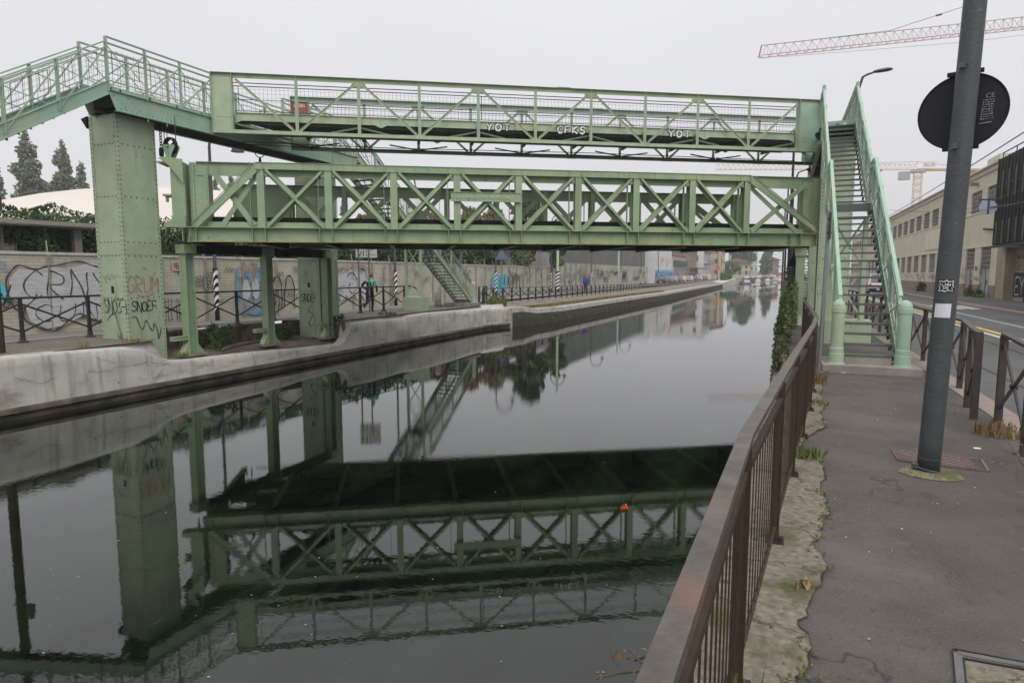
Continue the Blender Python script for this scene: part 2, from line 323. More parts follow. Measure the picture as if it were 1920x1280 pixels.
def tree(name, x, y, z0, h, wd, label, cat='tree', group=None, kind='round', m=None, n=5000, ls=.16, seed=1, trunk=.25):
    rnd = random.Random(seed)
    t = thing(name, (x, y, z0), label, cat, group)
    tr = MB(); tr.tube([(x, y, z0-.2), (x+rnd.uniform(-.1, .1), y, z0+h*.35), (x, y, z0+h*.8)], [h*.022+.03, h*.016+.02, .03], 7)
    cl = []
    if kind == 'poplar':
        for i in range(52):
            f = i/51; zz = z0+h*(.10+.88*f); ww = wd/2*((1-f)**.62)*min(1, (f+.12)*3)*.8*rnd.uniform(.6, 1.2)+.2
            a = rnd.uniform(0, 6.28); off = ww*.55
            cl.append((x+cos(a)*off, y+sin(a)*off, zz, ww*.78, ww*.78, h*.045))
            tr.tube([(x, y, zz-h*.05), (x+cos(a)*off, y+sin(a)*off, zz)], [.05, .02], 4)
    else:
        for i in range(26):
            a = rnd.uniform(0, 6.28); f = rnd.random(); zz = z0+h*(trunk+.12+(.86-trunk)*f)
            rr = wd/2*(1-(2*f-.85)**2*.55)*rnd.uniform(.35, .8)
            q = wd*rnd.uniform(.11, .2)
            cl.append((x+cos(a)*rr, y+sin(a)*rr, zz, q, q, q*.75))
            tr.tube([(x, y, z0+h*trunk), (x+cos(a)*rr*.6, y+sin(a)*rr*.6, zz-q*.8), (x+cos(a)*rr, y+sin(a)*rr, zz)], [h*.01+.02, .04, .015], 4)
    tr.build('trunk', BARK, t)
    leaves(MB(), clump_fn(cl), n, ls, seed) if False else None
    mb = MB(); leaves(mb, clump_fn(cl), n, ls, seed); mb.build('crown', m or LEAFB, t)
    return t
# ------------------------------------------------------------------ ground, water, banks
def sheet(name, pts, z, m, kind='structure'):
    mb = MB(); mb.quad(*[(p[0], p[1], z) for p in pts]); return tag(mb.build(name, m), kind=kind)
WZ = -1.356
water = MB(); water.quad((-16.5, -60, WZ), (.3, -60, WZ), (.3, 200, WZ), (12, 500, WZ), (-20, 500, WZ), (-16.5, 200, WZ)); struct('water', water, water_mat())
# left land: cross sections from the bank outwards
def zl(x):  # falls a little towards the wall
    return -.06 if x > -17.5 else (-.44 if x < -22.9 else -.06-(x+17.5)/(-5.5)*.38)
LX = {-60: -14.55, 31: -14.55, 33.5: -13.9, 38: -13.1, 60: -12.6, 76: -12.1, 188: -12.2, 205: -11.5, 470: -4.8, 520: -4}
def lx(y):
    k = sorted(LX)
    for a, b in zip(k, k[1:]):
        if a <= y <= b: return LX[a]+(LX[b]-LX[a])*(y-a)/(b-a)
    return LX[k[-1]] if y > k[-1] else LX[k[0]]
LIPS = [(-60, -.08), (7.8, -.05), (9, -.06), (9.9, -.10), (10.6, -.13), (11, -.22), (11.4, -.42), (11.8, -.6), (12.4, -.64), (14.7, -.70), (16.6, -.80), (18.8, -.86), (19.1, -.62), (19.4, -.2), (20.8, -.15), (23, -.24), (23.3, -.14), (24.9, -.10), (30, -.22), (34.5, -.26), (35.9, -.42), (40, -.48), (60, -.46), (120, -.5), (520, -.5)]
def lip(y):
    for (a, p), (b, q) in zip(LIPS, LIPS[1:]):
        if a <= y <= b: t = (y-a)/(b-a); return p+(q-p)*t
    return -.5
land = MB()
ys = [-60, 0, 11.5]; 
def landstrip(mb, ya, yb, x1a, x1b, z1=None, zb=None):
    xs = [-17.5, -23, -60, -1500]
    pa = [(x1a, ya, -.06 if z1 is None else z1)]+[(x, ya, zl(x)) for x in xs]; pb = [(x1b, yb, -.06 if zb is None else zb)]+[(x, yb, zl(x)) for x in xs]
    for i in range(4): mb.quad(pa[i], pb[i], pb[i+1], pa[i+1])
landstrip(land, -60, 11.6, -14.75, -14.75); landstrip(land, 11.6, 19.2, -16.75, -16.75)
landstrip(land, 19.2, 31, -14.75, -14.75)
yy = [31, 33.5, 38, 60, 76, 130, 188, 205, 300, 470, 520]
for a, b in zip(yy, yy[1:]): landstrip(land, a, b, lx(a)-.5, lx(b)-.5, -.15 if a == 31 else -.47 if a > 34 else -.28, -.47 if b > 34 else -.28)
land.quad((-4.5, 520, -.38), (-4.5, 1800, -.38), (-1500, 1800, -.3), (-1500, 520, -.3))
land.quad((-4.5, 520, -.38), (40, 520, -.38), (1500, 1800, -.3), (-4.5, 1800, -.38))
struct('ground', land, DIRT)
# cobble strip, road, lines (left bank)
lb = MB()
for a, b in ((-60, 11.6),): lb.quad((-14.8, a, -.052), (-17.45, a, -.052), (-17.45, b, -.052), (-14.8, b, -.052))
lb.quad((-16.8, 11.6, -.052), (-17.45, 11.6, -.052), (-17.45, 19.2, -.052), (-16.8, 19.2, -.052))
lb.quad((-14.8, 19.2, -.052), (-17.45, 19.2, -.052), (-17.2, 31, -.052), (-14.8, 31, -.052)); struct('cobbled_verge', lb, COBB)
rd = MB()
def roadq(mb, x0, x1, ya, yb, dz): mb.quad((x0, ya, zl(x0)+dz), (x1, ya, zl(x1)+dz), (x1, yb, zl(x1)+dz), (x0, yb, zl(x0)+dz))
roadq(rd, -23, -17.52, -60, 34, .012); roadq(rd, -23, -16.2, 34, 520, .012) if False else None
rd.quad((-17.52, 34, -.048), (-16.5, 34.2, -.048), (-16.2, 520, -.048), (-17.52, 520, -.048)); roadq(rd, -23, -17.52, 34, 520, .012)
struct('road', rd, ROADL)
rl = MB()
for x0 in (-17.95, -18.95, -22.2): roadq(rl, x0-.12, x0, -60, 300, .018)
tag(struct('road_marking', rl, WLINE), kind='structure')
# bank wall (concrete skin over the water)
def smooth_noise(a, b): 
    return sin(a*1.7+b*3.1)*.5+sin(a*4.3-b*2.2+1)*.3+sin(a*9.1+b*5.3)*.2
def bankwall(y0, y1, dy, m, fn, name='canal_wall', extra=None):
    mb = MB(); rows = []; y = y0
    while y <= y1+1e-6: rows.append(fn(y)); y += dy
    n = len(rows[0]); base = 0; vs = [p for r_ in rows for p in r_]
    fs = [(i*n+k, (i+1)*n+k, (i+1)*n+k+1, i*n+k+1) for i in range(len(rows)-1) for k in range(n-1)]
    mb.add(vs, fs); return mb
def prof(y):
    z = lip(y); x = lx(y); a = smooth_noise(y, 0)*.02
    if 19.3 < y < 31: # lumpy cast part
        bl = .05*smooth_noise(y*1.3, 2)+(.10 if 22.4 < y < 23.2 else 0)
    else: bl = .01*smooth_noise(y, 1)
    inner = -.05 if not (11.6 < y < 19.2) else z-.03
    P = [(x-.35, y, inner), (x-.2, y, z+.0), (x-.03+a, y, z-.01+a*.4), (x+.01+a, y, z-.06)]
    for k in range(1, 7):
        f = k/6; P.append((x+.02+f*.05+bl*sin(f*pi)+.012*smooth_noise(y*2, f*4), y, (z-.06)*(1-f)+(-1.12)*f))
    return P
bw = bankwall(-60+.0, -2, 2, CONC, prof); bw2 = bankwall(-2, 33, .18, CONC, prof)
bw.add(bw2.v, bw2.f); struct('canal_wall', bw, CONC, smooth=True)
def prof2(y):
    x = lx(y); a = .02*smooth_noise(y*2, 0)
    return [(x+.07, y, -1.1), (x+.14+a, y, -1.13), (x+.17+a, y, -1.2), (x+.10, y, -1.26+a*.4), (x+.13, y, -1.8)]
lw = bankwall(-60, -2, 2, None, prof2); l2 = bankwall(-2, 33, .2, None, prof2); lw.add(l2.v, l2.f); struct('canal_ledge', lw, CONCD)
def prof3(y):
    x = lx(y); z = lip(y); a = .02*smooth_noise(y, 0)
    return [(x-.6, y, z-.02), (x-.5, y, z), (x-.02+a, y, z), (x, y, z-.05), (x+.02, y, z-.3), (x+.0, y, z-.32)]
c3 = bankwall(33, 61, .3, None, prof3); c4 = bankwall(61, 205, 4, None, prof3); c3.add(c4.v, c4.f); struct('canal_coping', c3, CONC)
def prof4(y):
    x = lx(y); k = smooth_noise(y*3, 0)*.05
    return [(x-.02, y, lip(y)-.3), (x+.02+k, y, lip(y)-.45), (x+.06+.04*smooth_noise(y*5, 1), y, lip(y)-.65), (x+.1, y, -1.8)]
c5 = bankwall(33, 520, .5, None, prof4); struct('stone_bank', c5, STONEB)
fw = MB(); fw.box(-14.6, -13.85, 32.9, 33.05, -1.6, -.25); struct('canal_wall_end', fw, CONC)
def onwall(y, z, l=0):
    f = max(0, min(1, ((lip(y)-.06)-z)/((lip(y)-.06)+1.12))); return V((lx(y)+.03+f*.05+.012*smooth_noise(y*2, f*4)+.012, y, z))
ckw = MB(); rk = random.Random(12)
def crack(pts):
    P_ = []
    for (a, b), (c, d) in zip(pts, pts[1:]):
        for k in range(6): f = k/6; P_.append((a+(c-a)*f+rk.uniform(-.03, .03), b+(d-b)*f+rk.uniform(-.03, .03)))
    P_.append(pts[-1])
    for p, q in zip(P_, P_[1:]): w_ = rk.uniform(.0015, .005); ckw.quad(onwall(p[0], p[1]-w_), onwall(q[0], q[1]-w_), onwall(q[0], q[1]+w_), onwall(p[0], p[1]+w_))
crack([(9.6, -.14), (9.9, -.35), (10.3, -.45)]); crack([(9.5, -.62), (10.4, -.58), (11.1, -.55), (11.7, -.68)]); crack([(11.5, -.72), (11.3, -.95), (11.2, -1.08)]); crack([(8.1, -.5), (8.5, -.7), (8.9, -.6)]); crack([(14.7, -.76), (14.72, -1.1)]); crack([(16.6, -.86), (16.62, -1.1)]); crack([(21.5, -.2), (21.55, -.8)]); crack([(25.8, -.2), (26.2, -.7), (26.1, -1.05)])
struct('wall_crack', ckw, mat('crack_grime', (.07, .065, .055), .95, .1, var=.3))
# sunken notch under the lift bridge end
nf = MB(); nf.quad((-14.7, 11.6, -.72), (-16.75, 11.6, -.6), (-16.75, 19.2, -.62), (-14.7, 19.2, -.9)); struct('sunken_ledge', nf, RUBBLE)
nb = MB(); rn = random.Random(3)
y = 11.6
while y < 19.2:
    q = min(rn.uniform(.5, 1.3), 19.2-y); zt = -.07+rn.uniform(-.1, .03); xo = -16.75+rn.uniform(-.0, .18)
    nb.box(-17.0, xo, y+.02, y+q-.02, -.95, zt); y += q
nb.box(-17, -14.75, 19.2, 19.3, -1, -.1); nb.box(-16.9, -16.6, 11.5, 11.62, -1, -.1)
tag(nb.build('rubble_wall', RUBBLE), 'low broken brown stone wall of the sunken ledge under the lift bridge end', 'wall')
# right land
RX = [(-60, -.35), (3, -.3), (9, -.12), (14, .0), (60, .1), (205, .9), (300, 3), (520, 8)]
rg = MB()
for (a, p), (b, q) in zip(RX, RX[1:]):
    rg.quad((p, a, -.012), (2.62, a, -.012), (2.62, b, -.012), (q, b, -.012)) if b < 206 else rg.quad((p, a, -.13), (14, a, -.13), (14, b, -.13), (q, b, -.13))
rg.quad((2.6, -60, -.14), (1500, -60, -.14), (1500, 1800, -.14), (9, 520, -.14), (2.6, 205, -.14)); struct('terrain', rg, ASPH)
pv = MB(); pv.quad((-.2, -60, -.004), (2.3, -60, -.004), (2.3, 60, -.004), (.05, 60, -.004), (-.08, 9, -.004)); struct('pavement', pv, PAVE)
kb = MB()
y = -8.
while y < 60:
    kb.box(2.305, 2.6, y+.006, y+.994, -.14, .006+rn.uniform(-.003, .003)) if y < 7 or True else None
    y += 1
struct('kerb', kb, GRANITE)
rr_ = MB(); rr_.quad((2.61, -60, -.13), (9.25, -60, -.13), (9.25, 300, -.13), (2.61, 300, -.13)); tag(rr_.build('carriageway', ASPH), kind='structure')
ml = MB()
ml.quad((5.9, -20, -.122), (6.1, -20, -.122), (6.1, 120, -.122), (5.9, 120, -.122)); tag(ml.build('yellow_road_line', YEL), kind='structure')
ml = MB()
ml.quad((5.6, -20, -.122), (5.75, -20, -.122), (5.75, 120, -.122), (5.6, 120, -.122)); ml.quad((7.35, -20, -.122), (7.45, -20, -.122), (7.45, 120, -.122), (7.35, 120, -.122))
for i, x0 in enumerate((7.6, 8.2, 8.8)): ml.quad((x0, 38+i*.2, -.121), (x0+.4, 38+i*.2, -.121), (x0+.4, 42+i*.2, -.121), (x0, 42+i*.2, -.121))
tag(ml.build('white_road_line', WLINE), kind='structure')
tr_ = MB()
for x0 in (3.55, 5.0): tr_.quad((x0, -20, -.121), (x0+.05, -20, -.121), (x0+.05, 200, -.121), (x0, 200, -.121))
tag(tr_.build('tram_track', DARKR), kind='structure')
fk = MB(); fk.box(9.25, 9.55, -20, 140, -.14, .02); struct('far_kerb', fk, GRANITE)
fs_ = MB(); fs_.quad((9.55, -20, .01), (13.1, -20, .01), (13.1, 140, .01), (9.55, 140, .01)); struct('far_pavement', fs_, ASPH)
# right canal wall
def profR(y):
    for (a, p), (b, q) in zip(RX, RX[1:]):
        if a <= y <= b: x = p+(q-p)*(y-a)/(b-a); break
    k = .03*smooth_noise(y*2, 0)
    return [(x+.05, y, -.01), (x-.02, y, -.03), (x-.03+k, y, -.4), (x-.05+k*.5, y, -1.0), (x-.06, y, -1.9)]
cR = bankwall(-60, 205, .5, None, profR); struct('right_canal_wall', cR, STONEB)
# irregular concrete edge strip beside the railing
ed = [(.75, 11.9), (.57, 11.3), (.62, 10.4), (.55, 9.6), (.60, 8.9), (.48, 8.3), (.5, 7.6), (.30, 7.0), (.22, 6.54), (.36, 6.2), (.40, 5.8), (.34, 5.3), (.37, 4.9), (.33, 4.6), (.25, 4.2), (.30, 3.83), (.22, 3.5), (.15, 3.2), (.17, 2.9), (.10, 2.6), (.14, 2.2), (.1, 1.5), (.12, 0), (.1, -8)]
em = MB(); pts = []
for i, ((xa, ya), (xb, yb)) in enumerate(zip(ed, ed[1:])):
    for k in range(5):
        f = k/5; pts.append((xa+(xb-xa)*f+rn.uniform(-.02, .02), ya+(yb-ya)*f))
def exl(y):
    for (a, p), (b, q) in zip(RX, RX[1:]):
        if a <= y <= b: return p+(q-p)*(y-a)/(b-a)+.0
for (xa, ya), (xb, yb) in zip(pts, pts[1:]):
    em.quad((exl(ya), ya, .006), (exl(yb), yb, .006), (xb, yb, .008), (xa, ya, .008))
struct('concrete_edge', em, EDGE)
cj = MB()
for (xa, ya), (xb, yb) in zip(pts, pts[1:]):
    w1 = rn.choice((0, .003, .006, .01, .014)); w1 = w1*rn.random(); rn.random() < .75 and cj.quad((xa-.002, ya, .012), (xb-.002, yb, .012), (xb+w1, yb, .012), (xa+w1, ya, .012))
struct('pavement_crack', cj, mat('crack_dark', (.042, .038, .034), .95, .1, var=.3))
mo = MB()
for i in range(420):
    k = rn.randrange(len(pts)); x0, y0 = pts[k]
    if y0 < 1 or (int(y0*1.3) % 3 == 1): continue
    x0 += rn.gauss(0, .025); y0 += rn.gauss(0, .05); r = rn.uniform(.003, .010)
    mo.add([(x0+r*cos(a)*rn.uniform(.6, 1.4), y0+r*2*sin(a), .013) for a in (0, 1.26, 2.5, 3.77, 5)]+[(x0, y0, .014+r*.7)], [(0, 1, 5), (1, 2, 5), (2, 3, 5), (3, 4, 5), (4, 0, 5)])
tag(mo.build('moss', MOSS), kind='stuff')
# ================================================================== LIFT BRIDGE
LA = R(32.0); LP = 1.783; LO = V((-13.33, 13.80, 0))
def frame(o, a):
    d = V((cos(a), sin(a), 0)); n = V((-sin(a), cos(a), 0))
    return lambda u, v, z: o+d*u+n*v+V((0, 0, z))
LF = frame(LO, LA); ldir = V((cos(LA), sin(LA), 0)); lnor = V((-sin(LA), cos(LA), 0))
def fdiag(mb, F, p, q, v0, v1, w):
    (u0, z0), (u1, z1) = p, q; d = V((u1-u0, z1-z0)).normalized(); n = V((-d.y, d.x))*w/2
    c = [(u0-n.x, z0-n.y), (u0+n.x, z0+n.y), (u1+n.x, z1+n.y), (u1-n.x, z1-n.y)]
    vs = [F(a, v, b) for v in (v0, v1) for a, b in c]
    mb.add(vs, [(0, 1, 2, 3), (7, 6, 5, 4), (0, 4, 5, 1), (1, 5, 6, 2), (2, 6, 7, 3), (3, 7, 4, 0)])
LT, LM_, LBZ = 4.64, 2.90, 2.50
lift = thing('lift_bridge', LF(-1.9, 0, LBZ), 'green riveted lift bridge with X braced side trusses, the lower of the two bridges', 'lift bridge')
def tsec(mb, F, p, q, vf, vb, wf=.07, wb=.165):
    fdiag(mb, F, p, q, vf, vf+.01, wf); fdiag(mb, F, p, q, vf+.0105, vb-.0005, .012); fdiag(mb, F, p, q, vb, vb+.012, wb)
def lift_truss(v, s, label, du=0, wide=False):   # s=-1: outside towards -v
    tr = tag(bpy.data.objects.new('truss', None), label); scene.collection.objects.link(tr); tr.parent = lift; WLOC[tr.name] = WL(lift); tr.location = (0, 0, 0)
    def F(u, q, z): return LF(u+du, v+q*(-s), z)     # q<0 is outside
    out = -lnor*(-s)*1.0 if False else lnor*s
    ua, ub = -1.83, 10.35*LP-.75-.25*LP
    ub = 9.45*LP
    bc = MB(); bc.box(ua, ub, -.01, .01, LBZ+.016, LM_-.016, F)
    bc.box(ua, ub, -.17, .17, LBZ, LBZ+.016, F); bc.box(ua, ub, -.17, .17, LM_-.016, LM_, F)
    bc.box(ua+.5, ub-.5, -.02, .0, LM_+.001, LM_+.15, F)
    for i in range(-1, 10):
        for du in (-.085, .085): bc.box(i*LP+du-.006, i*LP+du+.006, -.16, -.012, LBZ+.017, LM_-.017, F)
        if 0 <= i <= 8: bc.box(i*LP-.28, i*LP+.28, -.035, -.021, LM_+.001, LM_+.17, F)
        bc.rivets(F(i*LP, -.012, LBZ+.05), F(i*LP, -.012, LM_-.05), out, .06, .009)
    for up_ in (1.55, 4.5, 7.45):
        u0 = up_*LP+.1; bc.box(u0-.11, u0+.11, -.024, -.011, LBZ+.03, LM_-.03, F)
        for du in (-.06, .06): bc.rivets(F(u0+du, -.024, LBZ+.08), F(u0+du, -.024, LM_-.08), out, .1, .011)
    bc.add([F(ua, -.17, LM_), F(ua-.12, -.01, LBZ), F(ua, -.17, LBZ)], [(0, 1, 2)])
    bc.build('bottom_chord', GREEND, tr)
    rs_ = MB(); rs_.box(ua+.3, ub-.3, -.020, -.0105, LBZ+.0165, LBZ+.045, F); rs_.box(ua+.3, ub-.3, -.178, -.1705, LBZ+.001, LBZ+.012, F); rs_.build('rust_stain', RSTR, tr)
    tp = MB(); tp.box(-.09, 8*LP+.09, -.17, -.155, LT-.17, LT-.015, F); tp.box(-.09, 8*LP+.1, -.19, .19, LT-.015, LT, F); tp.box(-.09, 8*LP+.1, -.17, -.05, LT-.185, LT-.17, F)
    tp.box(ua+.2, ub-.5, .02, .035, LT-.36, LT-.015, F); tp.box(ua+.2, -.09, -.05, .19, LT-.014, LT-.001, F); tp.box(8*LP+.1, ub-.3, -.05, .19, LT-.014, LT-.001, F)
    for i in range(0, 9):
        for du in (-.085, .085): tp.box(i*LP+du-.005, i*LP+du+.005, -.192, -.1715, LT-.19, LT+.004, F)
    for i in (2, 5): tp.box(i*LP+.95, i*LP+.965, -.19, -.172, LT-.17, LT-.02, F)
    for u0 in (ua+.35, ub-1.15): 
        for k in range(3): tp.rivets(F(u0+k*.02, .02, LT-.08-k*.08), F(u0+.4+k*.1, .02, LT-.08-k*.08), out, .1, .012)
    tp.build('top_chord', GREEND, tr)
    for i in range(0, 9):
        p = MB(); u = i*LP; p.box(u-.095, u+.095, -.15, -.138, LM_, LT-.185, F)
        for du in (-.095, .085): p.box(u+du, u+du+.01, -.137, -.02, LM_+.002, LT-.19, F)
        p.box(u-.07, u-.05, -.019, .12, LM_+.17, LT-.36, F) if False else None
        p.box(u-.20, u-.10, -.10, -.09, LT-.36, LT-.186, F) if i else None
        p.box(u+.10, u+.20, -.10, -.09, LT-.36, LT-.186, F) if i < 8 else None
        p.box(u-.006, u+.006, -.0195, .139, LM_+.0, LT-.2, F); p.box(u-.08, u+.08, .14, .152, LM_+.0, LT-.02, F)
        p.build('post', GREEND, tr)
    for i in range(0, 8):
        a, b = i*LP+.13, (i+1)*LP-.13; zt, zb = LT-.22, LM_+.02
        d = MB(); tsec(d, F, (a+.02, zt+.03), (b-.02, zb), -.170, .0)
        d.rivets(F(b-.14, -.0005, zb+.06), F(b-.02, -.0005, zb+.06), out, .05, .012); d.rivets(F(b-.2, -.0005, zb+.14), F(b-.1, -.0005, zb+.14), out, .05, .012)
        d.build('diagonal', GREEND, tr)
        d = MB(); tsec(d, F, (a+.02, zb), (b-.02, zt+.03), -.150, .022)
        d.rivets(F(a+.06, .0215, zb+.07), F(a+.16, .0215, zb+.07), out, .05, .012)
        d.build('diagonal', GREEND, tr)
    # inclined end posts and end diagonals
    for (u0, u1, q) in ((-.06, ua+.12, 1), (8*LP+.06, ub-.12, -1))[1 if wide else 0:]:
        d = MB(); fdiag(d, F, (u0, LT-.1), (u1, LM_+.02), -.150, -.138, .20); fdiag(d, F, (u0+.1*q*-1, LT-.02), (u1-.09*q, LM_+.09), -.19, -.151, .012); fdiag(d, F, (u0+.06*q, LT-.19), (u1+.08*q, LM_-.0), -.19, -.151, .012)
        d.build('end_post', GREEND, tr)
        d = MB(); fdiag(d, F, (u1+.45*q, LT-.2), (u0-.15*q, LM_+.05), -.07, -.058, .15); fdiag(d, F, (u0-.02*q, LT-.3), (u1+.65*q, LM_+.02), -.05, -.04, .13); d.build('diagonal', GREEND, tr)
    # end plates
    for (u0, u1) in ((ua+.0, ua+(1.80 if wide else .47)), (ub-.62, ub-.02)):
        e = MB(); e.box(u0, u1, .04, .055, LM_+.001, LT-.02, F); e.box(u0, u0+.10, .015, .039, LM_+.002, LT-.02, F); e.box(u1-.10, u1, .015, .039, LM_+.002, LT-.02, F)
        e.box(u0, u0+.012, -.02, .3, LM_+.002, LT-.02, F); e.box(u1-.012, u1, -.02, .3, LM_+.002, LT-.02, F)
        for uu in (u0+.05, u1-.05): e.rivets(F(uu, .015, LM_+.06), F(uu, .015, LT-.08), out, .11, .014)
        for zz in (LT-.12, LT-.24, LT-.36): e.rivets(F(u0+.12, .04, zz), F(u1-.12, .04, zz), out, .11, .014)
        if wide:
            for uu in (u0+.45, u0+.55, u1-.5, u1-.4): e.rivets(F(uu, .04, LM_+.06), F(uu, .04, LT-.08), out, .11, .015)
            e.box(u0+.1, u1-.1, .036, .0395, 4.08, 4.09, F)
        e.rivets(F(u0+.12, .04, LM_+.1), F(u1-.12, .04, LM_+.1), out, .09, .014)
        e.build('end_plate', GREEND, tr)
    return tr
lift_truss(0, -1, 'near truss with the raised lettering plate'); lift_truss(4.6, 1, 'truss on the far side of the lift bridge', LP*.97, True)
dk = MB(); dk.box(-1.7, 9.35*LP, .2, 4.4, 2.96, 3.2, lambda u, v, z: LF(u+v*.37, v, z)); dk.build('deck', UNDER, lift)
un = MB()
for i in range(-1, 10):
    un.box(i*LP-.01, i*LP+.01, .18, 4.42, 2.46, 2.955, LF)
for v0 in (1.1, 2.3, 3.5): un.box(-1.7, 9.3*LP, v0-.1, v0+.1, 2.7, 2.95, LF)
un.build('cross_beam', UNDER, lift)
un = MB()
for i in range(-1, 10): un.box(i*LP-.07, i*LP+.07, .18, 4.42, 2.435, 2.455, LF)
un.build('beam_flange', GREEND, lift)
la = MB()
for i in range(-1, 9):
    a, b = (.3, 4.3) if i % 2 else (4.3, .3); la.bar(LF(i*LP, a, 2.6), LF((i+1)*LP, b, 2.6), .1, .02)
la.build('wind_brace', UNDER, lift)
lp_ = MB(); lp_.box(-.1, .3, .9, 1.1, 2.30, 2.42, LF); 
def text_mesh(s, size, name, m, fr, parent=None, ext=.006, align='LEFT', sx=1, bold=0):
    """lettering as real mesh; fr maps (x,y,z) of the text to world"""
    cu = bpy.data.curves.new('t', 'FONT'); cu.body = s; cu.size = size; cu.extrude = ext; cu.align_x = align; cu.offset = bold; cu.resolution_u = 3
    o = bpy.data.objects.new('t', cu); scene.collection.objects.link(o)
    dg = bpy.context.evaluated_depsgraph_get(); dg.update(); me = bpy.data.meshes.new_from_object(o.evaluated_get(dg))
    mb = MB(); mb.add([fr(v.co.x*sx, v.co.y, v.co.z) for v in me.vertices], [tuple(p.vertices) for p in me.polygons])
    bpy.data.objects.remove(o); bpy.data.curves.remove(cu); bpy.data.meshes.remove(me)
    return mb.build(name, m, parent)
pl = MB(); pl.box(3*LP-.1, 4*LP+.13, -.215, -.195, 3.70, 3.94, LF)
for z0 in (3.69, 3.935): pl.box(3*LP-.12, 4*LP+.15, -.235, -.19, z0, z0+.015, LF)
plo = pl.build('name_plate', GREEND, lift)
text_mesh("SOCIETA' LARINI NATHAN - MILANO - 1908", .125, 'lettering', mat('light_relief', (.42, .50, .38), .5, .3), lambda x, y, z: LF(3*LP-.07+x*1.0, -.222-z, 3.775+y), plo, .008, sx=.68, bold=.002)
# brackets with guide rollers at the tower
br = MB(); br.poly([LF(-2.45, -.2, 4.68), LF(-2.3, -.2, 4.72), LF(-1.85, -.2, 4.66), LF(-1.85, -.2, 4.02), LF(-2.2, -.2, 4.5)], lnor*.02)
br.box(-2.2, -1.85, -.1, .5, 3.0, 4.55, LF); br.box(-2.5, -1.86, -.17, .6, 4.56, 4.60, LF); br.box(-2.4, -2.21, -.16, .3, 3.7, 3.75, LF); br.box(-2.35, -2.3, -.1, .0, 3.55, 3.7, LF)
br.poly([LF(-1.86, -.15, 3.2), LF(-2.4, -.15, 3.0), LF(-2.4, -.15, 2.88), LF(-1.86, -.15, 2.88)], lnor*.3)
br.build('guide_bracket', GREEND, lift)
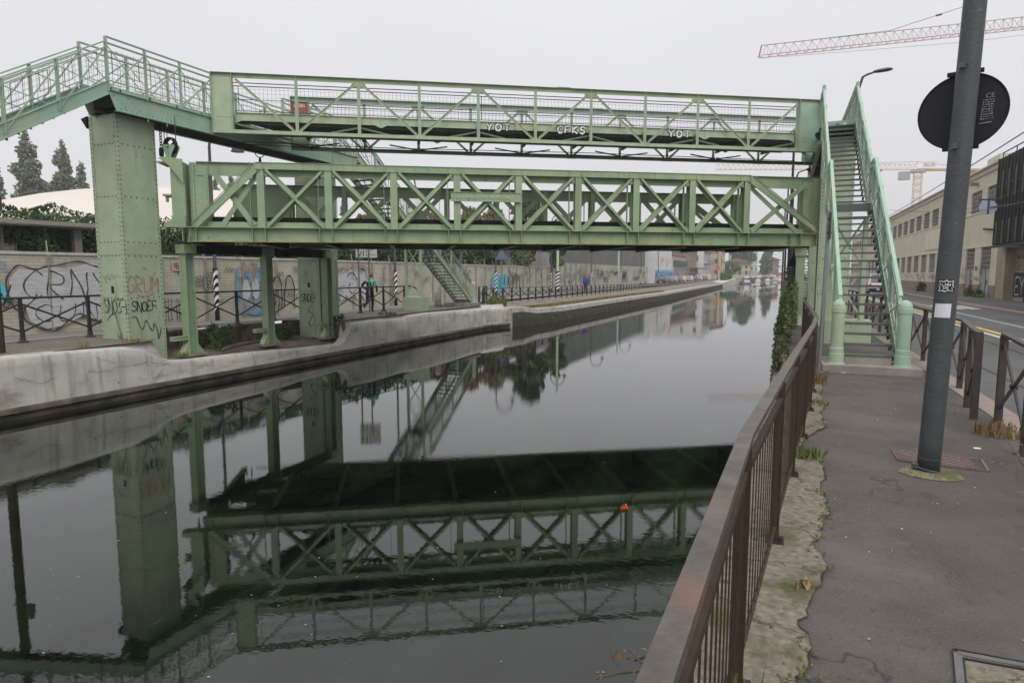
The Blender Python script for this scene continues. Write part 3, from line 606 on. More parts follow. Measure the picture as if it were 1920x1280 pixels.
# ================================================================== FOOTBRIDGE
FA = R(31.84); FP = 1.755; FF = frame(V((-13.154, 15.2536, 0)), FA); FW = 2.3
fdir = V((cos(FA), sin(FA), 0)); fnor = V((-sin(FA), cos(FA), 0))
FT, FB = 7.30, 5.63
foot = thing('footbridge', FF(-1, 1.1, FB), 'high fixed green footbridge of slim zigzag trusses with wire mesh sides, painted YOT and CFKS', 'footbridge')
def foot_truss(v, s, label, du=0):
    tr = tag(bpy.data.objects.new('truss', None), label); scene.collection.objects.link(tr); tr.parent = foot; WLOC[tr.name] = WL(foot)
    F = lambda u, q, z: FF(u+du, v+q*(-s), z); out = fnor*s
    ua, ub = -1.32*FP, 9.42*FP
    t = MB(); t.box(ua, ub, -.09, .09, FT-.012, FT, F); t.box(ua, ub, -.006, .006, FT-.13, FT-.013, F)
    t.box(4.38*FP, 4.62*FP, -.1, .1, FT+.001, FT+.012, F); t.box(4.38*FP, 4.62*FP, -.02, -.007, FT-.14, FT-.014, F)
    t.build('top_chord', GREENB if s > 0 else GREEN, tr)
    t = MB(); t.box(ua, ub, -.08, .08, FB+.09, FB+.10, F); t.box(ua, ub, -.08, -.07, FB, FB+.089, F); t.box(ua, ub, -.069, .06, FB, FB+.01, F); t.build('bottom_chord', GREEN, tr)
    for i in range(0, 9):
        p = MB(); p.box(i*FP-.045, i*FP+.045, -.075, -.067, FB+.02, FT-.135, F); p.box(i*FP-.006, i*FP+.006, -.10, -.0755, FB+.05, FT-.02, F)
        if i % 2: p.box(i*FP-.2, i*FP+.2, -.022, -.012, FT-.26, FT-.131, F)
        else: p.box(i*FP-.16, i*FP+.16, -.0905, -.081, FB-.005, FB+.13, F)
        p.build('post', GREEN if i % 3 else GREENB, tr)
    for i in range(-1, 9):
        a, b = i*FP, (i+1)*FP
        zt, zb = FT-.18, FB+.13
        up = (i % 2 == 0)     # even: bottom at left, top at right
        d = MB(); pq = ((a+.1, zb), (b-.1, zt)) if up else ((a+.1, zt), (b-.1, zb))
        fdiag(d, F, pq[0], pq[1], -.105, -.097, .075); fdiag(d, F, (pq[0][0], pq[0][1]+.035), (pq[1][0], pq[1][1]+.035), -.13, -.106, .008)
        d.build('diagonal', GREEN, tr)
    # solid end plates
    for k, (u0, u1) in enumerate(((ua, -FP), (9*FP, ub))):
        e = MB(); e.box(u0, u1, -.055, -.04, FB+.005, FT-.131, F); e.box(u0, u0+.07, -.066, -.056, FB+.005, FT-.131, F) if k == 0 else e.box(u1-.07, u1, -.066, -.056, FB+.005, FT-.131, F)
        e.box(u0, u0+.012, -.12, .12, FB+.02, FT-.02, F); e.box(u1-.012, u1, -.1, .12, FB+.02, FT-.02, F)
        e.rivets(F(u0+.035 if k == 0 else u1-.035, -.066, FB+.1), F(u0+.035 if k == 0 else u1-.035, -.066, FT-.2), out, .13, .013)
        e.box(u0+.1, u1-.03, -.062, -.0555, FB+.45, FB+.457, F)
        e.build('end_plate', GREENB if k else GREEN, tr)
    # side beam of the deck with chamfered ends and step at each third bay
    e = MB(); z0, z1 = 5.97, 6.24
    for a, b in ((-1, 1.35), (1.35, 7.2), (7.2, 9)):
        A, B_ = a*FP+.004, b*FP-.004; c = .18
        e.poly([F(A, .14, z1), F(B_, .14, z1), F(B_, .14, z0-.02), F(B_-c, .14, z0+.06), F(A+c, .14, z0+.06), F(A, .14, z0-.02)], fnor*(-s)*.02)
    e.box(-FP, 9*FP, .10, .139, z1, z1+.012, F)
    e.rivets(F(-.9*FP, .14, z0+.12), F(8.9*FP, .14, z0+.12), out, .45, .012)
    e.build('side_beam', GREEN if s < 0 else GREENB, tr)
    # handrail tubes and mesh
    h = MB()
    for z in (7.08, 6.99): h.tube([F(-FP, .14, z), F(9*FP, .14, z)], .013, 6)
    for i in range(-1, 9):
        h.tube([F(i*FP+.12, .15, 6.30), F(i*FP+.12, .15, 6.98)], .01, 4) if i in (-1, 3, 7, 8) else None
    h.tube([F(-FP, .15, 6.3), F(9*FP, .15, 6.3)], .01, 6); h.tube([F(-FP, .15, 6.62), F(9*FP, .15, 6.62)], .009, 6); h.build('handrail', DARKR, tr)
    m = MB(); u = -FP
    while u < 9*FP: m.bar(F(u, .158, 6.26), F(u, .158, 6.99), .0045, .0045); u += .115
    for k in range(6): m.bar(F(-FP, .162, 6.34+.115*k), F(9*FP, .162, 6.34+.115*k), .0045, .0045)
    m.build('wire_mesh', WIRE, tr)
    return tr
ft0 = foot_truss(0, -1, 'near zigzag truss with white outlined letters on its side beam'); ft1 = foot_truss(FW, 1, 'far zigzag truss', FP)
SKF = lambda u, v, z: FF(u+v*.62, v, z)
fd = MB(); fd.box(-1.3*FP, 9.4*FP, .17, FW-.17, 6.15, 6.19, SKF)
u = -1.2*FP
while u < 9.3*FP: fd.box(u, u+.03, .18, FW-.18, 6.12, 6.149, SKF); u += .16
fd.build('deck', GRATE, foot)
for i in range(-1, 10):
    c = MB(); c.box(i*FP-.05, i*FP+.05, .08, FW-.08, 5.925, 5.935, FF); c.box(i*FP-.006, i*FP+.006, .08, FW-.08, 5.936, 6.11, FF)
    for q in (-1, 1):
        if i % 2: c.bar(FF(i*FP+q*.02, .12, 5.93), FF(i*FP+q*.85, .12, 5.76), .03, .05)
        else: c.bar(FF(i*FP+q*.02, FW-.12, 5.72), FF(i*FP+q*.95, FW-.12, 5.86), .03, .04)
    if i > -1: c.bar(FF(i*FP, .3, 5.93), FF(i*FP, .07, 5.68), .035, .035)
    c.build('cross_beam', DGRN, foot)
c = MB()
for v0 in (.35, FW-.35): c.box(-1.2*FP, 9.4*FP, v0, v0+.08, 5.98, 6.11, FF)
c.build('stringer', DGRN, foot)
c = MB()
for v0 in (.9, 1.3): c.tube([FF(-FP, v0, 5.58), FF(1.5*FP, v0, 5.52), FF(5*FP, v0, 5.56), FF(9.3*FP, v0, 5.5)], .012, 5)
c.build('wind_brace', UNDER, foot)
# ------------------------------------------------------------------ stroke lettering / graffiti
def ribbon(mb, pts, w, fr, lift=0.):
    pts = [V(p) for p in pts]
    P = []
    for i in range(len(pts)-1):
        for k in range(1): P.append(pts[i])
    P.append(pts[-1]); n = len(P); vs = []; 
    for i, p in enumerate(P):
        d = (P[min(i+1, n-1)]-P[max(i-1, 0)]); d = d.normalized() if d.length > 1e-9 else V((1, 0)); q = V((-d.y, d.x))*w/2*(1+.28*sin(i*.9+p.x*3+p.y*5))
        vs += [fr(p.x-q.x, p.y-q.y, lift), fr(p.x+q.x, p.y+q.y, lift)]
    mb.add(vs, [(2*i, 2*i+1, 2*i+3, 2*i+2) for i in range(n-1)])
def catmull(pts, k=5):
    if len(pts) < 3: return pts
    q = [pts[0]]+list(pts)+[pts[-1]]; out = []
    for i in range(1, len(q)-2):
        a, b, c, d = [V(p) for p in q[i-1:i+3]]
        for j in range(k):
            t = j/k; out.append(.5*((2*b)+(c-a)*t+(2*a-5*b+4*c-d)*t*t+(3*b-a-3*c+d)*t**3))
    return out+[V(pts[-1])]
GL = {'S': [[(1, .85), (.6, 1), (.15, .85), (.2, .6), (.75, .45), (.9, .2), (.5, 0), (0, .12)]], 'N': [[(0, 0), (.05, 1), (.15, .95), (.85, .05), (.95, 0), (1, 1)]],
      'O': [[(.5, 1), (.1, .75), (.05, .3), (.45, 0), (.9, .25), (.95, .7), (.5, 1)]], 'E': [[(1, 1), (.1, 1), (.05, .5), (.7, .5)], [(.05, .5), (0, 0), (1, .02)]],
      'F': [[(1, 1), (.1, 1), (.05, .5), (0, 0)], [(.05, .5), (.75, .52)]], 'Y': [[(0, 1), (.5, .5)], [(1, 1), (.5, .5), (.45, 0)]], 'T': [[(0, 1), (1, .97)], [(.5, 1), (.45, 0)]],
      'C': [[(1, .85), (.6, 1), (.1, .7), (.1, .3), (.5, 0), (1, .12)]], 'K': [[(0, 1), (.05, 0)], [(.9, 1), (.1, .5), (1, 0)]], 'R': [[(0, 0), (.05, 1), (.8, .9), (.8, .6), (.1, .5), (.9, 0)]],
      'U': [[(0, 1), (.05, .2), (.5, 0), (.9, .2), (1, 1)]], 'M': [[(0, 0), (.1, 1), (.5, .4), (.9, 1), (1, 0)]], 'G': [[(1, .85), (.5, 1), (.05, .6), (.15, .1), (.6, 0), (.95, .3), (.6, .45)]],
      'L': [[(.1, 1), (0, 0), (.9, .03)]], 'A': [[(0, 0), (.5, 1), (1, 0)], [(.2, .4), (.8, .4)]], 'B': [[(0, 0), (.05, 1), (.8, .85), (.7, .55), (.1, .5), (.95, .35), (.8, .05), (0, 0)]],
      'P': [[(0, 0), (.05, 1), (.9, .85), (.8, .5), (.1, .45)]], 'H': [[(0, 1), (.02, 0)], [(1, 1), (.95, 0)], [(0, .5), (1, .5)]], 'I': [[(.5, 1), (.5, 0)]], 'Q': [[(.5, 1), (.1, .75), (.05, .3), (.45, 0), (.9, .25), (.95, .7), (.5, 1)], [(.5, .3), (1, -.1)]],
      'D': [[(0, 0), (.05, 1), (.8, .8), (.9, .3), (0, 0)]], 'W': [[(0, 1), (.2, 0), (.5, .7), (.8, 0), (1, 1)]], 'Z': [[(0, 1), (1, 1), (0, 0), (1, 0)]], '3': [[(0, 1), (.9, .9), (.4, .55), (.95, .2), (0, 0)]], 'V': [[(0, 1), (.45, 0), (.9, 1)]]}
def word(mb, s, x, y, w, h, t, fr, gap=.25, smooth=True, lift=0., jit=0., rnd=random.Random(5)):
    for ch in s:
        if ch in GL:
            jx, jy = rnd.uniform(-jit, jit)*w, rnd.uniform(-jit, jit)*h
            for st in GL[ch]:
                pp = [(x+a*w+jx, y+b*h+jy) for a, b in st]; ribbon(mb, catmull(pp) if smooth else pp, t, fr, lift)
        x += w*(1+gap)
tw = V((0, 0, 0))
bfr = lambda x, y, l: FF(x, .135-l, y)
for s_, u0, lab in (('YOT', 3*FP+.28, 'first YOT'), ('CFKS', 4.42*FP, 'CFKS'), ('YOT', 6.5*FP, 'second YOT')):
    ww = .17 if s_ == 'YOT' else .16; gp = .6 if s_ == 'YOT' else .5
    b = MB(); word(b, s_, u0, 6.0, ww, .20, .105, bfr, gp); b.m = 1; word(b, s_, u0, 6.0, ww, .20, .05, bfr, gp, lift=.004); o = b.build('graffiti_letters', [BLACKP, WHITE], ft0); o['label'] = 'white outlined graffiti letters reading '+s_
# ================================================================== TOWERS, GANTRIES, STAIRS
def tower(x0, x1, y0, y1, z0, z1, label, faces=('y-', 'x+')):
    t = thing('bridge_tower', ((x0+x1)/2, (y0+y1)/2, z0), label, 'tower')
    b = MB(); b.box(x0, x1, y0, y1, z0, z1)
    e = .012; a = .09
    zs = [z0+1.0, z0+1.9, z0+3.1, 2.35, 3.35, 4.3, 5.0]
    bands = [1.02, 2.1, 2.45, 3.6, 4.9]
    for x in (x0-e, x1): b.box(x, x+e, y0, y0+a, z0, z1); b.box(x, x+e, y1-a, y1, z0, z1)
    for y in (y0-e, y1): b.box(x0-e, x0+a, y, y+e, z0, z1); b.box(x1-a, x1+e, y, y+e, z0, z1)
    for zz in (2.28,): b.box(x0+a, x1-a, y0-.006, y0-.001, zz-.15, zz+.15); b.box(x1+.001, x1+.006, y0+a, y1-a, zz-.15, zz+.15)
    for zz in (z0+.02,): pass
    for xx in (x0+.035, x1-.035): b.rivets((xx, y0-e, z0+.2), (xx, y0-e, z1-.1), (0, -1, 0), .115, .02)
    for yy in (y0+.035, y1-.035): b.rivets((x1+e, yy, z0+.2), (x1+e, yy, z1-.1), (1, 0, 0), .115, .02)
    for zz in bands:
        b.rivets((x0+.14, y0-.006, zz), (x1-.14, y0-.006, zz), (0, -1, 0), .13, .02); b.rivets((x1+.006, y0+.14, zz), (x1+.006, y1-.14, zz), (1, 0, 0), .15, .021)
    b.build('tower_shaft', GREEN, t)
    s = MB(); s.box(x0+.42, x0+.52, y0-.008, y0-.002, 1.14, 1.32); s.build('lock_slot', BLACKP, t)
    c = MB(); c.poly([(x0-.02, y0-.05, z1), (x0-.25, y0-.05, z1-.05), (x0-.05, y0-.05, z1-.3)], (0, .5, 0)); c.build('cap_bracket', UNDER, t)
    return t
T1 = tower(-16.46, -15.50, 11.35, 12.42, -.75, 5.62, 'green riveted box tower at the left, sprayed with SNOEF, GRUM and a long arrow')
T2 = tower(-16.46, -15.50, 18.85, 19.9, -.7, 5.62, 'green riveted box tower sprayed SNOEF behind the left end of the lift bridge')
T3 = tower(1.02, 1.90, 22.4, 23.45, 0, 6.0, 'green riveted box tower seen through the treads of the near right staircase')
T4 = tower(1.02, 1.90, 29.6, 30.6, 0, 6.0, 'farthest green box tower on the right bank, behind the near right staircase')
# tags on the near tower
fy = lambda x, y, l: V((-16.46+x+.012*sin(11*y), 11.335-l, y+.012*sin(13*x))); fx = lambda x, y, l: V((-15.485+l, 11.35+x+.012*sin(10*y), y+.014*sin(12*x)))
g = MB(); word(g, 'SNO3', .12, .62, .14, .36, .02, fy, .2); ribbon(g, catmull([(.74, .98), (.93, .97), (.95, .6)]), .02, fy); ribbon(g, [(.76, .8), (.93, .8)], .02, fy)
ribbon(g, catmull([(.2, .42), (.35, .58), (.5, .6), (.62, .3), (.7, -.12)]), .018, fy); ribbon(g, [(.56, .05), (.7, -.13), (.73, .12)], .018, fy)
word(g, 'SNOEF', .12, .66, .13, .26, .022, fx, .12); ribbon(g, catmull([(.12, .5), (.25, .5), (.35, .2), (.45, .3), (.52, .42), (.6, .2), (.68, .12), (.74, .32), (.82, .1), (.86, -.1), (.93, .22)]), .02, fx)
g.build('graffiti_tag', BLACKP, T1)
g = MB(); word(g, 'GRUM', .05, 1.15, .19, .42, .025, fx, .2); ribbon(g, [(.5, 1.8), (.62, 1.78)], .03, fx); ribbon(g, catmull([(.3, 1.1), (.55, 1.05), (.8, 1.12)]), .02, fx); g.build('graffiti_tag', REDP, T1)['label'] = 'faded red tag'
g = MB(); word(g, 'PHILS', .2, -.28, .09, .2, .012, fx, .25); ribbon(g, [(.2, -.38), (.6, -.36), (.7, -.45)], .012, fx); ribbon(g, [(.3, -.42), (.66, -.5)], .012, fx); g.build('graffiti_tag', PALEP, T1)['label'] = 'pale scratched tag'
g = MB(); ribbon(g, catmull([(.15, 1.62), (.22, 1.5), (.3, 1.55), (.33, 1.65), (.4, 1.5), (.5, 1.62), (.55, 1.5), (.65, 1.6), (.8, 1.55)]), .008, fy); g.build('graffiti_tag', DARKR, T1)
fy2 = lambda x, y, l: V((-16.46+x, 18.835-l, y))
g = MB(); word(g, 'SNOEF', .12, .62, .13, .3, .02, fy2, .1); ribbon(g, catmull([(.6, .5), (.4, .3), (.62, .15), (.45, -.1), (.5, -.3)]), .02, fy2); ribbon(g, [(.4, -.15), (.5, -.32), (.62, -.2)], .02, fy2); ribbon(g, catmull([(.5, -.6), (.6, -.75), (.55, -1), (.4, -1.05)]), .012, fy2); g.build('graffiti_tag', BLACKP, T2)
g = MB(); word(g, 'UR', .2, 1.55, .12, .2, .015, fy2); word(g, 'OI', .22, 1.3, .1, .18, .015, fy2); g.build('graffiti_tag', BLUEP, T2)
# rails for walkways and stairs: path of points (x,y,z of deck) in a plane x=const
def PL(x): return x
def guard(mb, post, mesh, x, pts, side, step=1.2, hgt=1.12, endposts=(1, 1), pair=.14):
    """pts: [(y,z)...] foot line; builds paired top rails, posts, thin crosses"""
    (ya, za), (yb, zb) = pts; Ln = abs(yb-ya); n = max(1, round(Ln/step)); g = lambda f: (ya+(yb-ya)*f, za+(zb-za)*f)
    for hz in (hgt, hgt-pair): mb.bar((x, ya, za+hz), (x, yb, zb+hz), .06, .03)
    for i in range(n+1):
        if (i == 0 and not endposts[0]) or (i == n and not endposts[1]): continue
        y, z = g(i/n); pm_ = MB(); post.append(pm_); post = PL(post); pm_.box(x-.012, x+.012, y-.04, y+.04, z-.14, z+hgt-.005)
        pm_.box(x-.05, x+.05, y-.006, y+.006, z-.14, z+hgt-.01)
    for i in range(n):
        y0, z0 = g(i/n); y1, z1 = g((i+1)/n); dz = .0
        mb.bar((x-.02, y0, z0+hgt-pair), (x-.02, y1, z1-.08), .012, .02); mb.bar((x+.02, y0, z0-.08), (x+.02, y1, z1+hgt-pair), .02, .03)
        q = lambda f, hh: (x+side*.03, y0+(y1-y0)*f, z0+(z1-z0)*f+hh)
        fr_ = [q(.16, .30), q(.84, .30), q(.84, .82), q(.16, .82), q(.16, .30)]
        for a, b in zip(fr_, fr_[1:]): mesh.bar(a, b, .012, .012)
        k = int(abs(y1-y0)/.13)
        for j in range(k+1): mesh.bar(q(j/k, .06), q(j/k, .88), .004, .004)
        for j in range(7): mesh.bar(q(0, .06+.13*j), q(1, .06+.13*j), .004, .004)
def gantry(name, x0, x1, y0, y1, label, towers):
    t = thing(name, ((x0+x1)/2, y0, 6.0), label, 'walkway')
    for x, s in ((x0, 1), (x1, -1)):
        inner = (x == (x1 if x0 < -5 else x0))
        seg = [(y0, y1)] 
        if inner:
            cut = (14.1, 16.9) if x0 < -5 else (24.0, 26.7); seg = [(y0, cut[0]), (cut[1], y1)]
        else: pass
        for a, b in seg:
            r = MB(); p = []; m = MB(); guard(r, p, m, x, [(a+.02, 6.17), (b-.02, 6.17)], s)
            ro = r.build('guard_rail', GREENB, t); [q_.build('post', GREENB, ro) for q_ in p]; m.build('wire_mesh', WIRE, ro)
        for a, b in (seg if inner else [(y0, y1)]):
            kb_ = MB(); kb_.box(x+s*.01, x+s*.025, a, b, 6.27 if inner else 6.06, 6.30); kb_.build('kick_plate', GREENB, t)
        o = -s; gx = x+o*.03
        e = MB(); zb = 5.60
        e.poly([(gx, y0+.03, 6.04), (gx, y0+.05, 5.9), (gx, y0+.18, zb), (gx, y1-.18, zb), (gx, y1-.05, 5.9), (gx, y1-.03, 6.04)], (-o*.016, 0, 0))
        e.box(gx-o*.017-.06 if o > 0 else gx-.0, gx+.0 if o > 0 else gx+.06+.017, y0+.18, y1-.18, zb-.012, zb-.001)
        e.box(min(gx, gx+o*.05), max(gx, gx+o*.05), y0+.18, y1-.18, zb-.013, zb-.002)
        e.box(min(gx, gx+o*.05), max(gx, gx+o*.05), y0+.02, y1-.02, 6.041, 6.052)
        for yy in (y0+1.0, y0+1.55, y1-1.5): e.box(min(gx, gx+o*.03), max(gx, gx+o*.03), yy, yy+.02, zb-.1, 6.04)
        nv = (o, 0, 0); px = gx+o*.001
        for k in range(4): e.rivets((px, y0+.12+k*.1, 5.95-k*.08), (px, y0+.25+k*.1+.25, 5.95-k*.08), nv, .25, .015)
        e.rivets((px, y0+.3, 5.66), (px, y0+2.0, 5.66), nv, .14, .015); e.rivets((px, y0+1.4, 5.85), (px, y0+2.3, 5.85), nv, .1, .012); e.rivets((px, y0+.5, 5.98), (px, y0+1.6, 5.98), nv, .2, .012)
        e.build('girder', GREENB, t)
        e = MB(); e.box(x-.01, x+.01, y0+.1, y1-.1, 6.06, 6.155); e.build('edge_channel', GREENB, t)
    d = MB(); d.box(x0+.03, x1-.03, y0+.02, y1-.02, 6.13, 6.17)
    d.build('deck', GRATE, t)
    d = MB(); y = y0+.3
    while y < y1-.2:
        d.box(x0-.01, x1+.01, y, y+.05, 5.75, 6.12); y += .8
    d.box(x0+.0, x1-.0, y0+.25, y1-.25, 5.63, 5.645)
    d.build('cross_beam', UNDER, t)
    return t
GLx = (-16.14, -15.18); GRx = (.94, 1.84)
G1 = gantry('walkway', *GLx, 10.97, 20.85, 'green walkway on riveted girders along the left bank, crossing over both left towers', None)
G2 = gantry('walkway', *GRx, 22.1, 32.0, 'green walkway along the right bank at the head of the near right staircase', None)
rF = lambda x, y, l: FF(-.32*FP+x, FW+.034-l, y)
g = MB(); g.quad(rF(.02, 6.27, 0), rF(.32*FP-.01, 6.27, 0), rF(.32*FP-.01, 7.16, 0), rF(.02, 7.16, 0)); ro = g.build('red_painted_panel', mat('red_board_paint', (.36, .09, .05), .7, .2, var=.25, scale=4), ft1); ro['label'] = 'red painted end panel covered in graffiti'
g = MB(); word(g, 'CEBO', .1, 7.0, .08, .09, .014, rF, .1, lift=.004); g.build('graffiti_tag', WHITE, ro)
g = MB()
for k in range(4): ribbon(g, catmull([(.15+k*.1, 6.9), (.11+k*.1, 6.8), (.2+k*.1, 6.7), (.15+k*.1, 6.55)]), .035, rF, .004)
g.build('graffiti_tag', BLUEP, ro)
RISE, RUN = .165, .2495
def stair(x0, x1, ytop, dirn, label, ztop=6.165, zland=3.24, newels=True, base=True, zbase=.27):
    """stair along y; going up towards ytop; dirn=+1: foot at smaller y"""
    t = thing('staircase', ((x0+x1)/2, ytop-dirn*10.2, 0), label, 'staircase')
    s = dirn
    n2 = 17; yl1 = ytop-s*4.65; yl0 = yl1-s*.65; n1 = 18; y0 = yl0-s*n1*RUN
    def step(mb, y, z): mb.box(x0+.05, x1-.05, min(y, y+s*.24), max(y, y+s*.24), z-.045, z)
    tr = MB()
    def one(y, z):
        m = MB(); m.box(x0+.05, x1-.05, min(y, y+s*.03), max(y, y+s*.03), z-.038, z); m.box(x0+.05, x1-.05, min(y+s*.031, y+s*.24), max(y+s*.031, y+s*.225), z-.022, z-.004)
        for xb in (x0+.05, x1-.09): m.poly([(xb, y+s*.02, z-.046), (xb, y+s*.2, z-.046), (xb, y+s*.2, z-.12)], (.04, 0, 0))
        return m
    first = one(y0, zbase).build('tread', TREAD, t); zz = zbase
    for i in range(1, n1):
        c = first.copy(); scene.collection.objects.link(c); c.parent = t; c.location = (0, s*RUN*i, RISE*i)
    for i in range(0, n2+1):
        c = first.copy(); scene.collection.objects.link(c); c.parent = t; c.location = (0, (yl1+s*(.2+RUN*i))-y0, zland-zbase+RISE*(i)) if i else (0, yl1-y0, zland-zbase)
    ld = MB(); ld.box(x0+.05, x1-.05, min(yl0, yl1), max(yl0, yl1), zland-.045, zland); ld.box(x0+.05, x1-.05, min(yl0, yl0+s*.01), max(yl0, yl0+s*.01), zland-.17, zland-.046); ld.build('landing', TREAD, t)
    for x in (x0, x1):
        st = MB()
        st.bar((x, y0-s*.05, zbase-.1), (x, yl0+s*.02, zland-.08), .015, .30); st.bar((x, yl0, zland-.1), (x, yl1, zland-.1), .015, .24); st.bar((x, yl1-s*.02, zland-.08), (x, ytop, ztop-.06), .015, .30)
        for dz in (.155, -.155):
            st.bar((x, y0-s*.05, zbase-.1+dz), (x, yl0+s*.02, zland-.08+dz), .07, .012); st.bar((x, yl1-s*.02, zland-.08+dz), (x, ytop, ztop-.06+dz), .07, .012)
        st.build('stringer', GREENB if s > 0 else GREEN, t)
        r = MB(); p = []; m = MB(); sd_ = 1 if x == x0 else -1
        guard(r, p, m, x, [(y0+s*.05, zbase+.0), (yl0, zland)], sd_, 1.1, 1.0, (0, 1)); guard(r, p, m, x, [(yl0, zland), (yl1, zland)], sd_, 2, 1.0, (0, 1)); guard(r, p, m, x, [(yl1, zland), (ytop-s*.01, ztop)], sd_, 1.15, 1.0, (0, 0))
        ro = r.build('guard_rail', GREENB, t); [q_.build('post', GREENB, ro) for q_ in p]; m.build('wire_mesh', WIRE, ro)
    if newels:
        for x in (x0-.03, x1+.05):
            y = y0-s*.12; r = .108
            q = MB(); q.lathe((x, y, .12), [(r*1.30, 0), (r*1.27, .012), (r*1.12, .018), (r*1.12, .17), (r*1.09, .178), (r*1.04, .18), (r*1.04, .265), (r*1.0, .275), (r*.93, .28), (r*.93, .872), (r*1.03, .875), (r*1.04, .955), (r*.97, .96), (r*.95, .99), (r*.87, 1.02), (r*.72, 1.05), (r*.5, 1.075), (r*.25, 1.09), (.0, 1.094)], 40)
            q.build('newel_post', GREENB if x > x0 else GREEN, t)
    if base:
        b = MB(); b.box(x0-.25, x1+.3, min(y0-s*.42, y0+s*.9), max(y0-s*.42, y0+s*.9), -.1, .12); b.build('base_slab', SLAB, t)
        b = MB(); b.box(x0+.1, x1-.1, min(y0-s*.1, y0+s*.35), max(y0-s*.1, y0+s*.35), .121, .235); b.build('first_step', SLAB, t)
        b = MB(); b.box(x0+.12, x1-.12, min(y0-s*.09, y0-s*.03), max(y0-s*.09, y0-s*.03), .236, .25); b.build('step_moss', MOSS, t)
    return t
S1 = stair(.94, 1.84, 22.1, 1, 'near right staircase, green flights with grey treads rising from two domed newel posts')
hb = MB(); hb.box(.96, 1.82, 22.06, 22.09, 5.98, 6.2); hb.box(.96, 1.82, 22.03, 22.059, 5.96, 5.985); hb.build('head_beam', GREENB, G2)
g = MB(); word(g, 'WA', 1.30, 6.08, .04, .04, .012, lambda x, y, l: V((x, 22.055-l, y)), .1); g.build('small_sticker', DARKR, G2)
g = MB(); g.box(1.50, 1.58, 22.05, 22.058, 6.06, 6.12); g.build('small_sticker', WHITE, G2)
S2 = stair(-16.14, -15.18, 20.85, -1, 'far left staircase, green flights coming down beyond the left part of the lift bridge')
S3 = stair(-16.14, -15.18, 10.97, 1, 'staircase falling from the near left tower out of the left edge')
S4 = stair(.94, 1.84, 32.0, -1, 'farthest right staircase, mostly hidden behind the near right staircase')
def trestle(x0, x1, y, label, s):
    t = thing('trestle', ((x0+x1)/2, y, 0), label, 'support')
    b = MB(); b.box(x0-.03, x1+.17, y-.25, y+.35, -.1, .56); b.build('plinth', GREEN, t)
    for x in (x0+.03, x1-.03):
        for yy in ((y, y+.6*s) if False else (y,)):
            l = MB(); l.box(x-.05, x+.05, yy-.04, yy+.04, .561, 2.96); l.box(x-.06, x+.06, yy+.041, yy+.05, .561, 2.96); l.build('leg', GREEN, t)
    for za, zb in ((.65, 1.75), (1.8, 2.9)):
        b = MB(); b.bar((x0+.05, y, za), (x1-.05, y, zb), .05, .012, (0, 1, 0)); b.bar((x1-.05, y+.02, za), (x0+.05, y+.02, zb), .05, .012, (0, 1, 0)); b.box(x0+.05, x1-.05, y-.02, y+.02, zb, zb+.04); b.build('brace', GREEN, t)
    return t
trestle(1.0, 1.78, 17.05, 'green X braced trestle on a box plinth under the landing of the near right staircase', 1)
trestle(-16.1, -15.25, 25.6, 'green X braced trestle on a box plinth under the landing of the far left staircase', 1)
# columns carrying the ends of the lift bridge
def column(x, y, z0, z1, label, arm=True):
    t = thing('support_column', (x, y, z0), label, 'column', 'columns carrying the ends of the lift bridge')
    b = MB(); b.box(x-.13, x+.13, y-.14, y-.128, z0, z1); b.box(x-.13, x+.13, y+.128, y+.14, z0, z1); b.box(x-.012, x+.012, y-.127, y+.127, z0, z1)
    b.box(x-.125, x-.03, y-.05, y+.05, z0, z1); b.box(x-.17, x+.17, y-.2, y+.2, z1, z1+.25); b.build('shaft', GREEND, t)
    f = MB()
    for q in (-1, 1): f.poly([(x-.1, y+q*.14, z0+.01), (x-.1, y+q*.36, z0+.01), (x-.1, y+q*.14, z0+.32)], (.2, 0, 0))
    f.build('gusset', GREEND, t); f = MB(); f.box(x-.2, x+.2, y-.4, y+.4, z0-.06, z0); f.build('foot_plate', SLAB, t)
    if arm:
        f = MB(); f.box(x-.06, x+.06, y-.62, y-.141, z0+.42, z0+.50); f.box(x-.08, x+.08, y-.62, y-.141, z0+.405, z0+.42); f.box(x-.08, x+.08, y-.62, y-.141, z0+.501, z0+.515); f.build('stub_beam', GREEND, t)
    return t
column(-15.3, 13.05, -.60, 2.2, 'green steel column under the near left corner of the lift bridge, beside the SNOEF tower')
column(-15.3, 16.05, -.62, 2.2, 'middle green steel column on the sunken ledge, under the left end of the lift bridge')
column(-15.3, 19.0, -.66, 2.2, 'green steel column in front of the tower behind the left end of the lift bridge')
column(.52, 22.6, 0, 2.2, 'green steel column under the right end of the lift bridge, beside the leafy bank', False)
column(.6, 27.6, 0, 2.2, 'farthest green steel column on the right bank, hidden behind the near right tower', False)
cb = MB(); cb.box(-15.42, -15.18, 12.9, 19.1, 2.455, 2.49); cb.box(-15.32, -15.28, 12.9, 19.1, 2.2, 2.454)
tag(cb.build('bearing_beam', UNDER), 'dark steel beam across the tops of the left columns under the lift bridge', 'beam')
cb = MB(); cb.box(.4, .75, 22.4, 27.8, 2.451, 2.49); tag(cb.build('bearing_beam', UNDER), 'dark steel beam across the right columns under the lift bridge', 'beam')
